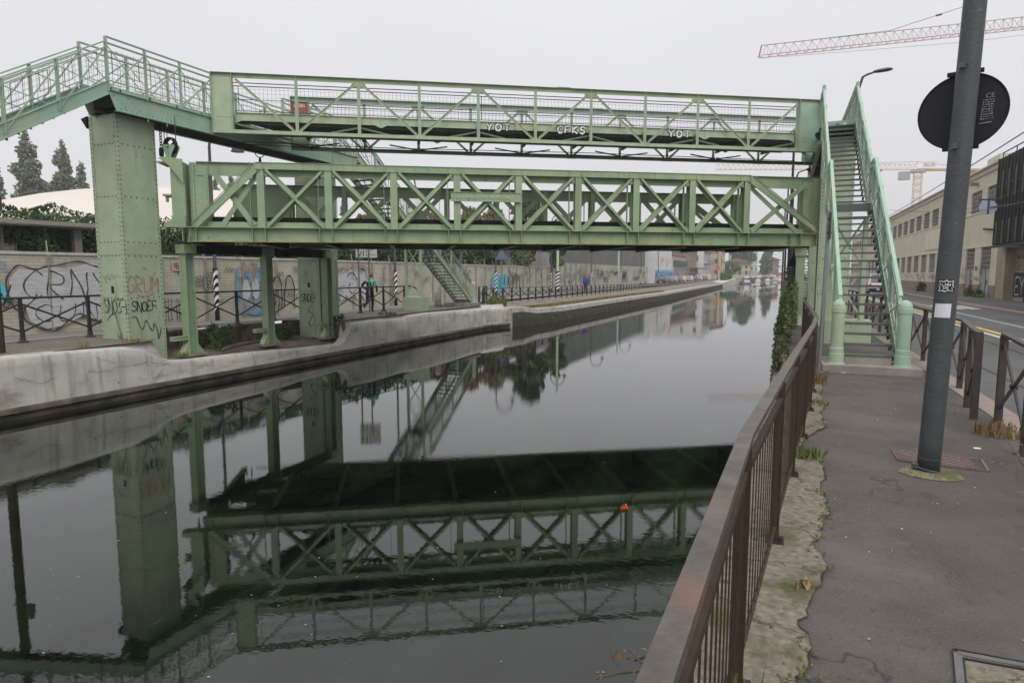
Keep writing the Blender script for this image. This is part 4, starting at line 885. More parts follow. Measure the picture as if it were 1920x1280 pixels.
# pulley hanging from the walkway over the near corner, chain and ropes
pu = thing('pulley_block', (-15.14, 12.6, 4.7), 'green pulley block with a grooved wheel hanging on ropes beside the near left tower', 'pulley')
wh = MB(); cx, cy, cz = -15.14, 12.6, 5.02
vs = []
for k in range(28):
    a0, a1 = 2*pi*k/28, 2*pi*(k+1)/28
    for r0, r1, w_ in ((.17, .22, .05),):
        wh.poly([(cx+cos(a0)*r0, cy-w_, cz+sin(a0)*r0), (cx+cos(a0)*r1, cy-w_, cz+sin(a0)*r1), (cx+cos(a1)*r1, cy-w_, cz+sin(a1)*r1), (cx+cos(a1)*r0, cy-w_, cz+sin(a1)*r0)], (0, w_*2, 0))
for k in range(3): a = 2*pi*k/3+.5; wh.bar((cx, cy, cz), (cx+cos(a)*.18, cy, cz+sin(a)*.18), .03, .03)
wh.build('wheel', UNDER, pu)
for yy in (cy-.09, cy+.075):
    c = MB(); c.poly([(cx-.2, yy, cz+.04), (cx+.22, yy, cz+.0), (cx+.25, yy, cz-.06), (cx+.06, yy, cz-.33), (cx-.06, yy, cz-.35)], (0, .015, 0)); c.rivet((cx+.02, yy-.001, cz-.05), (0, -1, 0), .04); c.build('cheek_plate', GREENB, pu)
c = MB(); c.tube([(cx-.21, cy, cz), (cx-.21, cy, 5.75)], .012, 5); c.tube([(cx+.21, cy, cz), (cx+.21, cy, 5.75)], .012, 5); c.tube([(cx-.14, cy+.03, cz+.1), (cx-.14, cy+.03, 5.75)], .01, 5); c.build('rope', DARKR, pu)
ch = MB(); z = 5.6
k = 0
while z > 4.95:
    r = .035
    ring = [(-15.36+(cos(a)*r if k % 2 else 0), 12.5+(0 if k % 2 else cos(a)*r), z+sin(a)*.05) for a in [2*pi*i/8 for i in range(9)]]
    ch.tube(ring, .012, 5, False); z -= .075; k += 1
ch.lathe((-15.36, 12.5, 4.74), [(.05, 0), (.06, .05), (.06, .2), (.03, .24)], 8)
tag(ch.build('chain', UNDER), 'dark steel chain with a socket hanging between the near left tower and the pulley', 'chain')
hk = MB(); hp = LF(-.3, 1.8, 0); ring = [(hp.x+cos(a)*.13*.7, hp.y+cos(a)*.13*.7, 5.22+sin(a)*.13) for a in [2*pi*i/12 for i in range(13)]]
hk.tube(ring, .014, 5, False); hk.lathe((hp.x, hp.y, 4.70), [(.09, 0), (.09, .16), (.05, .2), (.03, .38)], 8); tag(hk.build('hanging_hook', UNDER), 'small dark shackle and hook over the left part of the lift bridge', 'hook')
# ================================================================== NEAR RAILING (right bank)
RP = [(-.24, -2.4), (-.195, -.75), (-.15, .9), (-.1, 2.55), (.025, 4.15), (.14, 5.6), (.256, 7.0), (.37, 8.4), (.46, 9.8), (.48, 11.4), (.48, 13.2), (.48, 15.6)]
ra = thing('canal_railing', (-.1, 3, 0), 'rusty brown railing of thin upright bars along the right canal edge in the foreground', 'railing')
t = MB()
for (a, b), (c, d) in zip(RP, RP[1:]):
    if b < 9.5: t.bar((a, b, 1.035), (c, d, 1.035), .051, .03)
t.build('top_rail', RAILTOP, ra)
t = MB()
for (a, b), (c, d) in zip(RP[8:], RP[9:]): t.bar((a, b, 1.035), (c, d, 1.035), .06, .03)
t.build('top_rail', BROWNF, ra)
for i, (a, b) in enumerate(RP):
    p = MB(); dx = -.02
    for q in (-.03, .03): p.box(a-.03, a+.02, b+q-.006, b+q+.006, -.02, 1.02)
    p.box(a-.05, a+.05, b-.06, b+.06, -.01, .018); p.lathe((a+.03, b-.03, .018), [(.014, 0), (.014, .03)], 6)
    p.build('post', BROWNF if i > 7 else RUST, ra)
for i, ((a, b), (c, d)) in enumerate(zip(RP, RP[1:])):
    A = V((a, b, 0)); B_ = V((c, d, 0)); D = (B_-A).normalized(); A = A+D*.07; B_ = B_-D*.07
    f = MB(); up = V((0, 0, 1)); f.bar(A+up*.90, B_+up*.90, .03, .03); f.bar(A+up*.12, B_+up*.12, .02, .012)
    for P_ in (A, B_): f.bar(P_+up*.12, P_+up*.90, .008, .03, (D.x, D.y, 0))
    n = int((B_-A).length/.105)
    bars = MB()
    for k in range(1, n):
        P_ = A+(B_-A)*k/n; bars.bar(P_+up*.126, P_+up*.886, .005, .012, (D.x, D.y, 0))
    o = f.build('panel', RUST, ra); bars.build('upright_bars', RUST, o)
# ================================================================== POLE, ROUND SIGN, STICKERS
px0, py0 = 1.18, 6.10; tilt = V((.092, 0, 3.7))/3.7
po = thing('utility_pole', (px0, py0, 0), 'thick dark grey pole with two stickers, rising from a mossy ring in the pavement', 'pole')
P = MB(); cpt = lambda z: (px0+tilt.x*z, py0, z)
zs_ = [k*.25 for k in range(35)]; P.tube([cpt(z) for z in zs_], [.0825-.0013*z for z in zs_], 32); P.build('shaft', POLEM, po, smooth=True)
for z in (3.22, 2.62):
    b = MB(); b.tube([cpt(z), cpt(z+.018)], .0812-.0012*z, 28); b.box(px0+tilt.x*z-.075, px0+tilt.x*z-.04, py0-.098, py0-.065, z-.012, z+.03); b.build('strap', POLEM, po)
cpl = MB(); cpl.tube([cpt(.13), cpt(.142)], .087, 28); cpl.box(px0-.12, px0-.075, py0-.06, py0+.0, .05, .085); cpl.tube([(px0-.105, py0-.04, .06), (px0-.02, py0-.095, .05), (px0+.07, py0-.07, .035)], .009, 6); cpl.build('loose_strap', POLEM, po)
cr_ = MB(); n = 26; ri = [V((px0+.01+cos(2*pi*k/n)*.078, py0+sin(2*pi*k/n)*.078, .035)) for k in range(n)]
ro_ = [V((px0+.02+cos(2*pi*k/n)*.235*rn.uniform(.9, 1.05), py0-.01+sin(2*pi*k/n)*.17*rn.uniform(.9, 1.05), .001)) for k in range(n)]
rm_ = [a.lerp(b, .6)+V((0, 0, .02)) for a, b in zip(ri, ro_)]
cr_.add(ri+rm_+ro_, [(k, (k+1) % n, n+(k+1) % n, n+k) for k in range(n)]+[(n+k, n+(k+1) % n, 2*n+(k+1) % n, 2*n+k) for k in range(n)])
cr_.build('mossy_ring', mat('mossy_mortar', (.20, .185, .12), .95, .1, var=.4, scale=40, bump=1, bscale=50, col2=(.13, .125, .07), c2=(.45, .6), c2s=9), po)
def onpole(u, z, l):   # u metres round the shaft, facing the viewer
    a = -pi/2+u/.0795-.19
    r = .0805+l-.00125*z; return V((px0+tilt.x*z+cos(a)*r, py0+sin(a)*r, z))
def patch(name, u0, u1, z0, z1, m, l=.003):
    b = MB()
    for i in range(8):
        a, c = u0+(u1-u0)*i/8, u0+(u1-u0)*(i+1)/8; b.quad(onpole(a, z0, l), onpole(c, z0, l), onpole(c, z1, l), onpole(a, z1, l))
    return b.build(name, m, po)
patch('sticker', -.06, .055, 1.50, 1.60, BLACKP)['label'] = 'black sticker with a white star shaped tag'
g = MB()
star = [(.0, .047), (.012, .034), (.047, .04), (.04, .012), (.05, -.005), (.036, -.014), (.044, -.04), (.012, -.033), (-.01, -.044), (-.02, -.034), (-.05, -.04), (-.04, -.012), (-.052, .0), (-.04, .012), (-.05, .04), (-.014, .034), (0, .047)]
ofr = lambda x, y, l: onpole(x-.002, 1.55+y, .005+l)
ribbon(g, star, .006, ofr); word(g, 'LMN', -.028, .002, .015, .018, .0035, ofr, .3); word(g, 'OK', -.02, -.022, .016, .018, .0035, ofr, .3); g.build('sticker_drawing', WHITE, po)
patch('sticker', -.07, .045, 1.30, 1.41, STICK)['label'] = 'plain white square sticker'
sg = thing('traffic_sign', (1.26, 6.28, 2.91), 'large round traffic sign seen from its black back, strapped to the grey pole', 'traffic sign')
d = MB(); sc_ = V((1.27, 6.25, 2.93)); sa = -.30; ux = V((cos(sa), sin(sa), 0)); uy_ = V((-sin(sa), cos(sa), 0)); n = 56
rim = [sc_+ux*cos(2*pi*k/n)*.298+V((0, 0, 1))*sin(2*pi*k/n)*.290 for k in range(n)]; d.poly(rim, uy_*.006)
ring = [sc_-uy_*.004+ux*cos(2*pi*k/n)*.298+V((0, 0, 1))*sin(2*pi*k/n)*.290 for k in range(n+1)]; d.tube(ring, .006, 6, False); d.build('disc', SIGNB, sg)
b = MB()
for z in (3.21, 2.63): b = MB(); b.bar(sc_+ux*-.12+V((0, -.02, z-2.915)), sc_+ux*.12+V((0, -.02, z-2.915)), .03, .03); b.build('bracket', SIGNB, sg)
lfr = lambda x, y, l=0: sc_-uy_*(.008+l)+ux*(.145+x)+V((0, 0, .03+y))
LBL = mat('label_print', (.22, .23, .25), .5, .3)
text_mesh('CE', .05, 'label_print', LBL, lambda x, y, z: lfr(x, y+.05, z), sg, .0005)
g = MB(); rr2 = random.Random(4)
for k in range(9):
    y = .035-k*.018; x = -.014-.0015*k
    while x < .055: w_ = rr2.uniform(.006, .018); ribbon(g, [(x, y), (min(.06, x+w_), y)], rr2.choice((.004, .008, .01)), lfr); x += w_+.005
ribbon(g, [(-.03, -.14), (.05, -.135)], .008, lfr); g.build('label_print', LBL, sg)
# slim leaning post by the newel
sp_ = thing('sign_post', (.63, 11.62, 0), 'slim grey leaning post with a small dark plate, beside the left newel post', 'post')
q = MB(); q.tube([(.62, 11.62, 0), (.655, 11.62, 2.65)], .028, 10); q.build('pole', GALV, sp_)
q = MB(); q.box(.665, .69, 11.5, 11.74, 2.2, 2.62); q.tube([(.64, 11.62, 2.3), (.68, 11.62, 2.3)], .035, 8); q.tube([(.64, 11.62, 2.52), (.68, 11.62, 2.52)], .035, 8); q.build('plate', DARKR, sp_)
# manholes
IRON = mat('cast_iron_worn', (.17, .115, .10), .6, .4, var=.15, scale=20, bump=.3)
mh = thing('manhole_cover', (1.34, 6.5, 0), 'reddish patterned metal cover behind the foot of the grey pole', 'manhole cover')
fr4 = [V((1.02, 6.43, 0)), V((1.66, 6.36, 0)), V((1.70, 6.74, 0)), V((1.02, 6.80, 0))]
b = MB(); b.quad(*[p+V((0, 0, .003)) for p in fr4]); b.build('plate', mat('iron_dark', (.05, .035, .03), .6, .4), mh)
b = MB(); 
e1 = fr4[1]-fr4[0]; e2 = fr4[3]-fr4[0]
for r_ in range(9):
    for c_ in range(10):
        u0 = (c_+.5*(r_ % 2))/10.5+.03; v0 = (r_+.3)/9.4
        if u0 > .93: continue
        p = fr4[0]+e1*u0+e2*v0; a = e1.normalized()*.024; c = e2.normalized()*.014
        b.poly([p-a-c+V((0, 0, .004)), p+a-c+V((0, 0, .004)), p+a+c*.4+V((0, 0, .004)), p+c*1.5+V((0, 0, .004)), p-a+c*.4+V((0, 0, .004))], (0, 0, .006))
b.build('pattern', IRON, mh)
b = MB()
for i in range(4): b.bar(fr4[i]+V((0, 0, .004)), fr4[(i+1) % 4]+V((0, 0, .004)), .02, .012)
b.build('frame', IRON, mh)
mh = thing('inspection_cover', (1, 2.9, 0), 'concrete filled inspection cover with a metal frame in the bottom right corner', 'manhole cover')
IRON2 = mat('dull_frame', (.12, .115, .11), .6, .4, var=.3, scale=12)
c4 = [Zp(1795, 1226, 0), Zp(1990, 1262, 0), Zp(1990, 1450, 0), Zp(1815, 1420, 0)]
b = MB(); b.quad(*[p+V((0, 0, .004)) for p in c4]); b.build('fill', EDGE, mh)
for off, w_, m_ in ((0, .03, IRON2), (.028, .012, BLACKP), (-.022, .01, BLACKP)):
    b = MB(); c0 = sum(c4, V())/4
    for i in range(4):
        p, q_ = c4[i], c4[(i+1) % 4]; dp = (p-c0).normalized()*-off*1.4; dq = (q_-c0).normalized()*-off*1.4; b.bar(p+dp+V((0, 0, .006)), q_+dq+V((0, 0, .006)), w_, .008 if off == 0 else .006)
    b.build('frame', m_, mh)
# ------------------------------------------------------------------ street side fences, right
def xfence(name, pts, label, h=.98, skip=()):
    t = thing(name, (pts[0][0], pts[0][1], 0), label, 'fence')
    tr_ = MB()
    for a, b in zip(pts, pts[1:]): tr_.bar((*a, h), (*b, h), .07, .03)
    tr_.build('top_rail', BROWNF, t)
    for i, a in enumerate(pts):
        p = MB(); p.box(a[0]-.035, a[0]+.035, a[1]-.025, a[1]+.025, -.02, h-.016); p.build('post', BROWNF, t)
    for i, (a, b) in enumerate(zip(pts, pts[1:])):
        A = V((*a, 0)); B_ = V((*b, 0)); f = MB(); up = V((0, 0, 1))
        f.bar(A+up*.15, B_+up*.88, .022, .035); f.bar(A+up*.88, B_+up*.15, .022, .034); M_ = (A+B_)/2+up*.515
        f.tube([M_-V((.03, 0, 0)), M_+V((.03, 0, 0))], .03, 8); f.bar(A+up*.87, B_+up*.87, .02, .02) if False else None
        f.build('cross_bars', BROWNF, t)
    return t
FR = [(2.08, 8.66), (2.18, 9.4), (2.42, 10.9), (2.5, 12.5), (2.52, 14.1), (2.54, 15.7), (2.56, 17.3), (2.57, 18.9), (2.58, 20.5), (2.58, 22.1), (2.58, 23.7), (2.58, 25.3), (2.58, 26.9), (2.58, 28.5), (2.58, 30.1)]
xfence('street_fence', FR, 'dark brown fence with crossed bars on the kerb, ending just behind the grey pole')
xfence('street_fence', [(2.30, 8.62), (2.10, 7.05), (1.98, 5.6), (1.9, 4.0), (1.85, 2.4)], 'nearest dark brown fence with crossed bars, running out of the right edge')
# ------------------------------------------------------------------ left bank fences
def bankfence(pts, label, h, r, name='bank_fence', curve_end=False, zf=lambda y: -.05):
    t = thing(name, (*pts[0], zf(pts[0][1])), label, 'fence')
    tr_ = MB()
    P3 = [V((*a, zf(a[1])+h)) for a in pts]
    if curve_end: E = P3[-1]; dd = (P3[-1]-P3[-2]).normalized(); P3 = P3+[E+dd*k+V((0, 0, -zz)) for k, zz in ((.5, .0), (1.0, .12), (1.35, .4), (1.5, .8), (1.52, 1.05))]
    tr_.tube(P3, r, 6) if curve_end else [tr_.bar(a, b, .05, .035) for a, b in zip(P3, P3[1:])]
    tr_.build('top_rail', BLACKF, t)
    for a in pts:
        p = MB(); z = zf(a[1]); p.lathe((*a, z), [(.13, 0), (.13, .02), (.075, .06), (.058, .14), (.05, .4), (.05, h-.02)], 8) if h > 1 else p.box(a[0]-.04, a[0]+.04, a[1]-.04, a[1]+.04, z, z+h-.02); p.build('post', BLACKF, t)
    for a, b in zip(pts, pts[1:]):
        A = V((*a, zf(a[1]))); B_ = V((*b, zf(b[1]))); f = MB(); up = V((0, 0, 1)); f.bar(A+up*.26, B_+up*(h-.14), .03, .04); f.bar(A+up*(h-.14), B_+up*.26, .03, .041); f.build('cross_bars', BLACKF, t)
    return t
ys_ = [1.7+1.63*k for k in range(0, 16)]
bankfence([(-17.30+.045*max(0, y-9), y) for y in ys_], 'black fence of crossed bars between the left road and the cobbled verge', 1.1, .03, curve_end=True)
zf2 = lambda y: -.06-.009*(y-32)
p2 = []; y = 32.8
while y < 142: p2.append((-15.55-.004*(y-34), y)); y += 1.42
bankfence(p2, 'long black fence of crossed bars running along the left bank towards the far houses', .86, .03, zf=zf2)
fb = [(-15.7, 32.6), (-16.0, 33.9), (-16.4, 35.1)]
bankfence(fb, 'short black fence piece beside the foot of the far left staircase', .95, .03, name='bank_fence')
bo = MB(); bo.lathe((-16.1, 28.6, -.06), [(.17, 0), (.17, .75), (.14, .86), (.05, .9)], 14); tag(bo.build('bollard', CONC, smooth=True), 'squat pale concrete bollard beside the far left staircase', 'bollard')
# ================================================================== LEFT WALL
WP = [(-25.3, -12), (-24.7, 4), (-24.2, 12), (-23.5, 18), (-23.15, 24), (-23.1, 30), (-23.35, 37), (-24.0, 46), (-24.7, 62), (-25.6, 87)]
def xw(y):
    for (a, p), (b, q) in zip(WP, WP[1:]):
        if p <= y <= q: return a+(b-a)*(y-p)/(q-p)
    return WP[-1][0] if y > 80 else WP[0][0]
bwall = thing('boundary_wall', (-24, 10, -.45), 'long cream block wall with concrete posts and graffiti behind the left road', 'wall')
m = MB(); m2 = MB()
y = -12
while y < 74:
    y2 = min(y+2.05, 74); a, b = V((xw(y), y, 0)), V((xw(y2), y2, 0)); m.box(0, 0, 0, 0, 0, 0) if False else None
    m.poly([(a.x, a.y, -.6), (b.x, b.y, -.6), (b.x, b.y, 2.3), (a.x, a.y, 2.3)], (-.12, 0, 0))
    m2.poly([(a.x+.05, a.y, 2.301), (b.x+.05, b.y, 2.301), (b.x+.05, b.y, 2.40), (a.x+.05, a.y, 2.40)], (-.25, 0, 0)); y = y2
m.build('wall_panels', WALLM, bwall); m2.build('coping', CONC, bwall)
y = -12
PSTM = mat('wall_post_concrete', (.27, .25, .20), .9, .2, var=.2, scale=4)
while y < 74:
    p = MB(); x = xw(y); p.box(x+.002, x+.07, y-.07, y+.07, -.6, 2.3)
    if y > 10: p.bar((x, y, 2.4), (x-.12, y+.05, 2.8), .035, .035)
    p.build('post', PSTM, bwall); y += 2.05
wfr = lambda x, y, l: V((xw(x)+.075+l, x+.03*sin(7*y+x*2)+.05*y, y+.035*sin(5*x)))
def piece(name, m, fn, lab=None):
    g = MB(); fn(g); o = g.build(name, m, bwall)
    if lab: o['label'] = lab
def blob(g, cx_, cy_, rx, ry, fr=wfr, l=0, n=18, seed=0, wob=.15):
    r = random.Random(seed); g.quad(*[fr(cx_+cos(2*pi*k/n)*rx*(1+r.uniform(-wob, wob)), cy_+sin(2*pi*k/n)*ry*(1+r.uniform(-wob, wob)), l) for k in range(n)])
# big silver piece
def sil(g):
    g.quad(*[wfr(a, b, .0) for a, b in ((13.3, .9), (13.35, 1.5), (13.6, 1.85), (14.1, 1.7), (14.6, 1.95), (15.1, 1.8), (15.7, 2.0), (16.3, 1.8), (17.2, 1.85), (17.6, 1.5), (17.5, .1), (16.8, .2), (16.2, -.1), (15.6, .1), (15.0, -.2), (14.4, -.3), (13.9, 0), (13.8, .5))])
piece('graffiti', SILVP, sil, 'large silver block letters outlined in black')
def silo(g):
    for st in ([(13.25, .9), (13.3, 1.6), (13.6, 1.95), (14.1, 1.75), (14.5, 1.9), (15, 2.0), (15.6, 2.05), (16.3, 1.9), (17.3, 1.95)], [(13.25, .95), (13.55, .45), (13.9, .6), (14.15, .9)], [(13.8, .5), (13.75, .1), (14.1, -.25), (14.6, -.35), (15.1, -.1), (15.5, .15), (16.1, -.1), (16.5, .1), (17, .05)],
               [(13.25, .95), (13.4, 1.3)]):
        ribbon(g, catmull(st), .055, wfr, .006)
piece('graffiti', DKT, lambda g: (word(g, 'CRNY', 13.75, .75, .55, .95, .045, wfr, .35, lift=.006), word(g, 'CUN', 14.1, -.05, .5, .6, .035, wfr, .5, lift=.007)))
piece('graffiti', DKT, silo, 'black outline of the large silver piece')
piece('graffiti', BLUEP, lambda g: (word(g, 'LEQL', 12.7, 1.75, .14, .3, .03, wfr, .2),), 'small blue tag')
piece('graffiti', CYANP, lambda g: blob(g, 12.9, 1.0, .35, .45, seed=3), 'pale turquoise blob')
piece('graffiti', BLACKP, lambda g: [word(g, c, 12.7+.12*k, 1.3-.2*k, .16, .25, .035, wfr, .1, lift=.006) for k, c in enumerate('SKIND')])
piece('graffiti', mat('pink_board_paint', (.5, .36, .28), .7, .2), lambda g: g.quad(wfr(19.1, 1.75, 0), wfr(19.75, 1.75, 0), wfr(19.75, 2.15, 0), wfr(19.1, 2.15, 0)), 'small pink painted rectangle')
piece('graffiti', BLACKP, lambda g: (word(g, 'ABOL', 19.15, 1.82, .11, .24, .025, wfr, .2, lift=.006), word(g, 'NA', 17.0, 2.0, .15, .25, .03, wfr, .2, lift=.01)))
def tall(g):
    r = random.Random(9); x = 18.6
    while x < 19.9: ribbon(g, catmull([(x, .6), (x-.05, .1), (x+.05, -.35)]), .03, wfr); ribbon(g, [(x, .5), (x+.15, .45)], .02, wfr); x += r.uniform(.12, .25)
piece('graffiti', BLACKP, tall)
def bl(g):
    for (x, w_, z0, z1) in ((22.3, .25, -.1, 1.7), (22.7, .5, .4, .9), (22.8, .4, 1.2, 1.7), (23.4, .3, .0, 1.9), (23.9, .3, -.2, 1.6), (22.6, 1.2, -.3, .1)): blob(g, x+w_/2, (z0+z1)/2, w_*.62, (z1-z0)*.55, seed=int(x*10), wob=.2)
piece('graffiti', BLUEP, bl, 'blue block letter piece')
piece('graffiti', SILVP, lambda g: [blob(g, 22.9+k*.55, .85+.1*k, .22, .5, l=.004, seed=k) for k in range(3)])
piece('graffiti', REDP, lambda g: [ribbon(g, catmull([(22.2+k*.5, 1.8-.1*k), (22.5+k*.5, 2.0), (22.8+k*.5, 1.7), (22.9+k*.5, 1.2)]), .04, wfr, .008) for k in range(5)])
def un(g):
    for x in (24.4, 25.3): ribbon(g, catmull([(x, -.1), (x+.05, .8), (x+.2, 1.4), (x+.5, 1.5), (x+.7, 1.0), (x+.72, -.1)]), .07, wfr, .006)
    ribbon(g, catmull([(24.65, -.1), (24.75, .7), (24.9, .8), (24.95, -.1)]), .05, wfr, .006); word(g, 'QLP', 23.2, 2.0, .12, .2, .02, wfr, .2)
piece('graffiti', BLACKP, un, 'black outlined arches')
piece('graffiti', SILVP, lambda g: [blob(g, 29.9+k*.75, 1.0, .5, .85, seed=k+5, wob=.1) for k in range(4)], 'pale bubble letters with dark outlines')
def b83(g):
    ribbon(g, catmull([(30.3, 1.4), (30.7, 1.7), (31.2, 1.5), (31.3, .9), (30.9, .5), (30.5, .7), (30.7, 1.1)]), .06, wfr, .008)
    ribbon(g, catmull([(31.5, 1.9), (32.1, 1.8), (32.4, 1.3), (31.9, .9), (32.5, .6), (32.6, .0), (31.9, -.2)]), .07, wfr, .008)
    for k, c in enumerate('PASTE'): word(g, c, 34.2-.02*k, 1.75-.36*k, .2, .26, .03, wfr, 0)
piece('graffiti', BLACKP, b83)
piece('graffiti', REDP, lambda g: [ribbon(g, catmull([(29.6, 1.9), (30.2, 2.05), (30.5, 1.8), (30.9, 2.1), (31.6, 2.1), (32.4, 2.0), (33, 1.6), (33, .9)]), .07, wfr, .012)])
piece('graffiti', CYANP, lambda g: [blob(g, 53.4+k*.75, .75+.15*(k % 2), .52, .8, seed=k+20, wob=.3) for k in range(5)], 'bright cyan block letter piece')
piece('graffiti', BLACKP, lambda g: [blob(g, 53.9+k*1.1, .9, .12, .5, l=.01, seed=k+30, wob=.4) for k in range(4)]+[ribbon(g, catmull([(57.6+k, .2), (57.9+k, 1.5), (58.4+k, 1.2), (58.5+k, .1)]), .08, wfr) for k in range(4)])
def tags(g, seed, y0, y1, n, zlo=.1, zhi=1.9):
    r = random.Random(seed); L_ = 'ABCDEFGHKLMNOPRSTUZ3'
    for k in range(n):
        y = r.uniform(y0, y1); h_ = r.uniform(.12, .35)*(1+(y-20)*.01); s_ = ''.join(r.choice(L_) for _ in range(r.randint(2, 5)))
        word(g, s_, y, r.uniform(zlo, zhi), h_*.6, h_, h_*.09, wfr, .1, jit=.15, rnd=r)
DKT_ = mat('tag_dark_b', (.06, .06, .065), .7, .2); BLT = mat('tag_blue', (.13, .19, .26), .7, .2); PAT = mat('tag_pale', (.33, .34, .34), .7, .2)
piece('graffiti', DKT, lambda g: tags(g, 1, 19, 52, 34)); piece('graffiti', BLT, lambda g: tags(g, 2, 19, 52, 16)); piece('graffiti', PAT, lambda g: tags(g, 3, 17, 30, 14))
piece('graffiti', DKT, lambda g: tags(g, 6, 57, 73, 16)); piece('graffiti', REDP, lambda g: tags(g, 7, 33, 46, 8, .2, 1.5))
# second stretch of wall further on
w2 = thing('boundary_wall', (-25.5, 90, -.5), 'paler far stretch of boundary wall covered in faint graffiti, below the grey corrugated building', 'wall')
m = MB(); m.box(-26.0, -25.7, 74.02, 134, -.8, 2.9); m.build('wall_face', mat('pale_wall', (.38, .37, .31), .9, .2, var=.15, scale=.4), w2)
w2fr = lambda x, y, l: V((-25.69+l, x, y))
for mm_, sd_, n_ in ((DKT, 11, 26), (BLT, 12, 14), (REDP, 13, 8)):
    g = MB(); r = random.Random(sd_)
    for k in range(n_): h_ = r.uniform(.5, 1.1); word(g, ''.join(r.choice('ABEKLMNORS') for _ in range(4)), r.uniform(75, 130), r.uniform(0, 1.6), h_*.8, h_, .1, w2fr, .1, jit=.2, rnd=r)
    g.build('graffiti', mm_, w2)
for k in range(8):
    p = MB(); p.box(-25.69, -25.5, 76+k*2.4, 76.3+k*2.4, -.8, 2.9); p.build('post', PSTM, w2)
# ------------------------------------------------------------------ things behind the wall
hd = MB()
def hfn(x0, x1, y0, y1, z0, z1):
    def fn(r):
        y = r.uniform(y0, y1); z = z0+(z1-z0)*(r.random()**.5); x = x0+(x1-x0)*r.random()**2
        if r.random() < .25: z = z1+r.uniform(-.3, .35)*(1+.5*sin(y*2.3)); x = r.uniform(x0-1, x1)
        return (x-(.4*sin(y*1.9)+.3*sin(z*3+y)), y, z)
    return fn
def hedge(y0, y1, z1, n, s, label, seed, m=LEAFH, x0=-26.2):
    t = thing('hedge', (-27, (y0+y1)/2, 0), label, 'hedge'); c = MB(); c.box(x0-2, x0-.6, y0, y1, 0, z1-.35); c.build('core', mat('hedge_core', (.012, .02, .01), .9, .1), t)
    h_ = MB(); leaves(h_, hfn(x0, x0-1.0, y0, y1, 1.6, z1), n, s, seed); h_.build('foliage', m, t); return t
hedge(8, 33, 3.95, 26000, .075, 'tall dark clipped hedge behind the graffiti wall at the left', 1)
hedge(33, 45.5, 4.0, 7000, .11, 'dark hedge seen under the lift bridge, left of the far left staircase', 2)
hedge(48.5, 61, 4.3, 7000, .12, 'dark green hedge between the red bush and the white tent', 4)
tree('bush', -26.6, 46.8, -.4, 4.8, 3.6, 'dark red leaved bush in the gap between two hedges', 'bush', n=1500, m=LEAFR, seed=5, ls=.16, trunk=.05)
# shed
sh = thing('shed', (-27, 14, 0), 'open fronted shed with a flat pale roof edge behind the wall at the far left', 'shed')
m = MB(); m.poly([(-25.4, 8, 3.30), (-25.4, 17.5, 3.42), (-28.5, 17.5, 3.42), (-28.5, 8, 3.3)], (0, 0, .14)); m.poly([(-25.35, 8, 3.35), (-25.35, 17.6, 3.47), (-25.35, 17.6, 3.62), (-25.35, 8, 3.5)], (-.06, 0, 0)); m.build('roof', mat('shed_roof', (.30, .27, .24), .8, .2), sh)
m = MB(); m.box(-28.4, -28.3, 8, 17.3, 0, 3.3); m.build('back_wall', UNDER, sh)
for y in (9.7, 11.3, 12.9, 14.4, 15.9): m = MB(); m.box(-26.1, -26.02, y, y+.08, 0, 3.4); m.build('post', PSTM, sh)
m = MB(); m.box(-26.2, -26.0, 17.0, 17.3, 0, 3.4); m.build('end_pier', PSTM, sh); m = MB(); m.box(-26.9, -26.2, 8.0, 15.0, 2.3, 2.75); m.build('stored_board', CONC, sh)
# domes
DOMEM = mat('dome_fabric', (.60, .54, .49), .8, .2, var=.05, scale=.25)
def dome(cx_, cy_, rx, ry, hz, label):
    vs = []; n, k = 48, 14
    b = MB()
    for j in range(k+1):
        f = j/k*pi/2
        for i in range(n): a = 2*pi*i/n; vs.append((cx_+cos(a)*rx*cos(f), cy_+sin(a)*ry*cos(f), -.5+hz*sin(f)))
    b.add(vs, [(j*n+i, j*n+(i+1) % n, (j+1)*n+(i+1) % n, (j+1)*n+i) for j in range(k) for i in range(n)]); o = b.build('air_dome', DOMEM, smooth=True, base=(cx_, cy_, 0)); tag(o, label, 'air dome')
c = _f*0+V((0, 0, 0)); q = ray(345, 355)/FPX*80; dome(q.x, q.y, 30, 30, 12.3, 'wide pale pink inflated dome rising behind the hedge and the near left tower')
q = ray(-80, 355)/FPX*92; dome(q.x, q.y, 17, 17, 12.5, 'second pale inflated dome at the left edge, mostly hidden by the hedge')
dl = MB(); q = ray(330, 355)/FPX*78
for st in ([(470, 365), (490, 371), (500, 379), (512, 384)], [(452, 383), (466, 388), (475, 391), (468, 392), (458, 389)]):
    pass
# poplars and other trees behind
for k, (px_, top, wpx, D) in enumerate(((67, 246, 74, 100), (131, 267, 58, 100), (8, 306, 46, 110), (166, 303, 40, 115), (376, 322, 44, 115), (412, 335, 26, 120), (440, 326, 30, 120), (474, 340, 42, 105), (503, 352, 30, 120), (522, 358, 26, 105), (648, 372, 26, 120))):
    q = ray(px_, 513)/FPX*D; hh = (513-top)/FPX*D+1.9; tree('poplar', q.x, q.y, -.5, hh, wpx/FPX*D*1.25, ['tallest poplar between the left edge and the near left tower', 'poplar just left of the near left tower', 'poplar cut by the left edge of the picture', 'poplar half hidden behind the near left tower', 'poplar behind the left end of the lift bridge', 'thin poplar behind the first inclined post of the lift bridge', 'narrow pointed poplar behind the first panel of the lift bridge', 'broad poplar behind the first upright of the lift bridge', 'small poplar right of the first upright of the lift bridge', 'smallest poplar beside the far left tower', 'poplar seen through the second panel of the lift bridge'][k], group='poplars behind the pale dome', kind='poplar', m=LEAFP, n=15000 if k < 2 else 7000, ls=.30, seed=40+k)
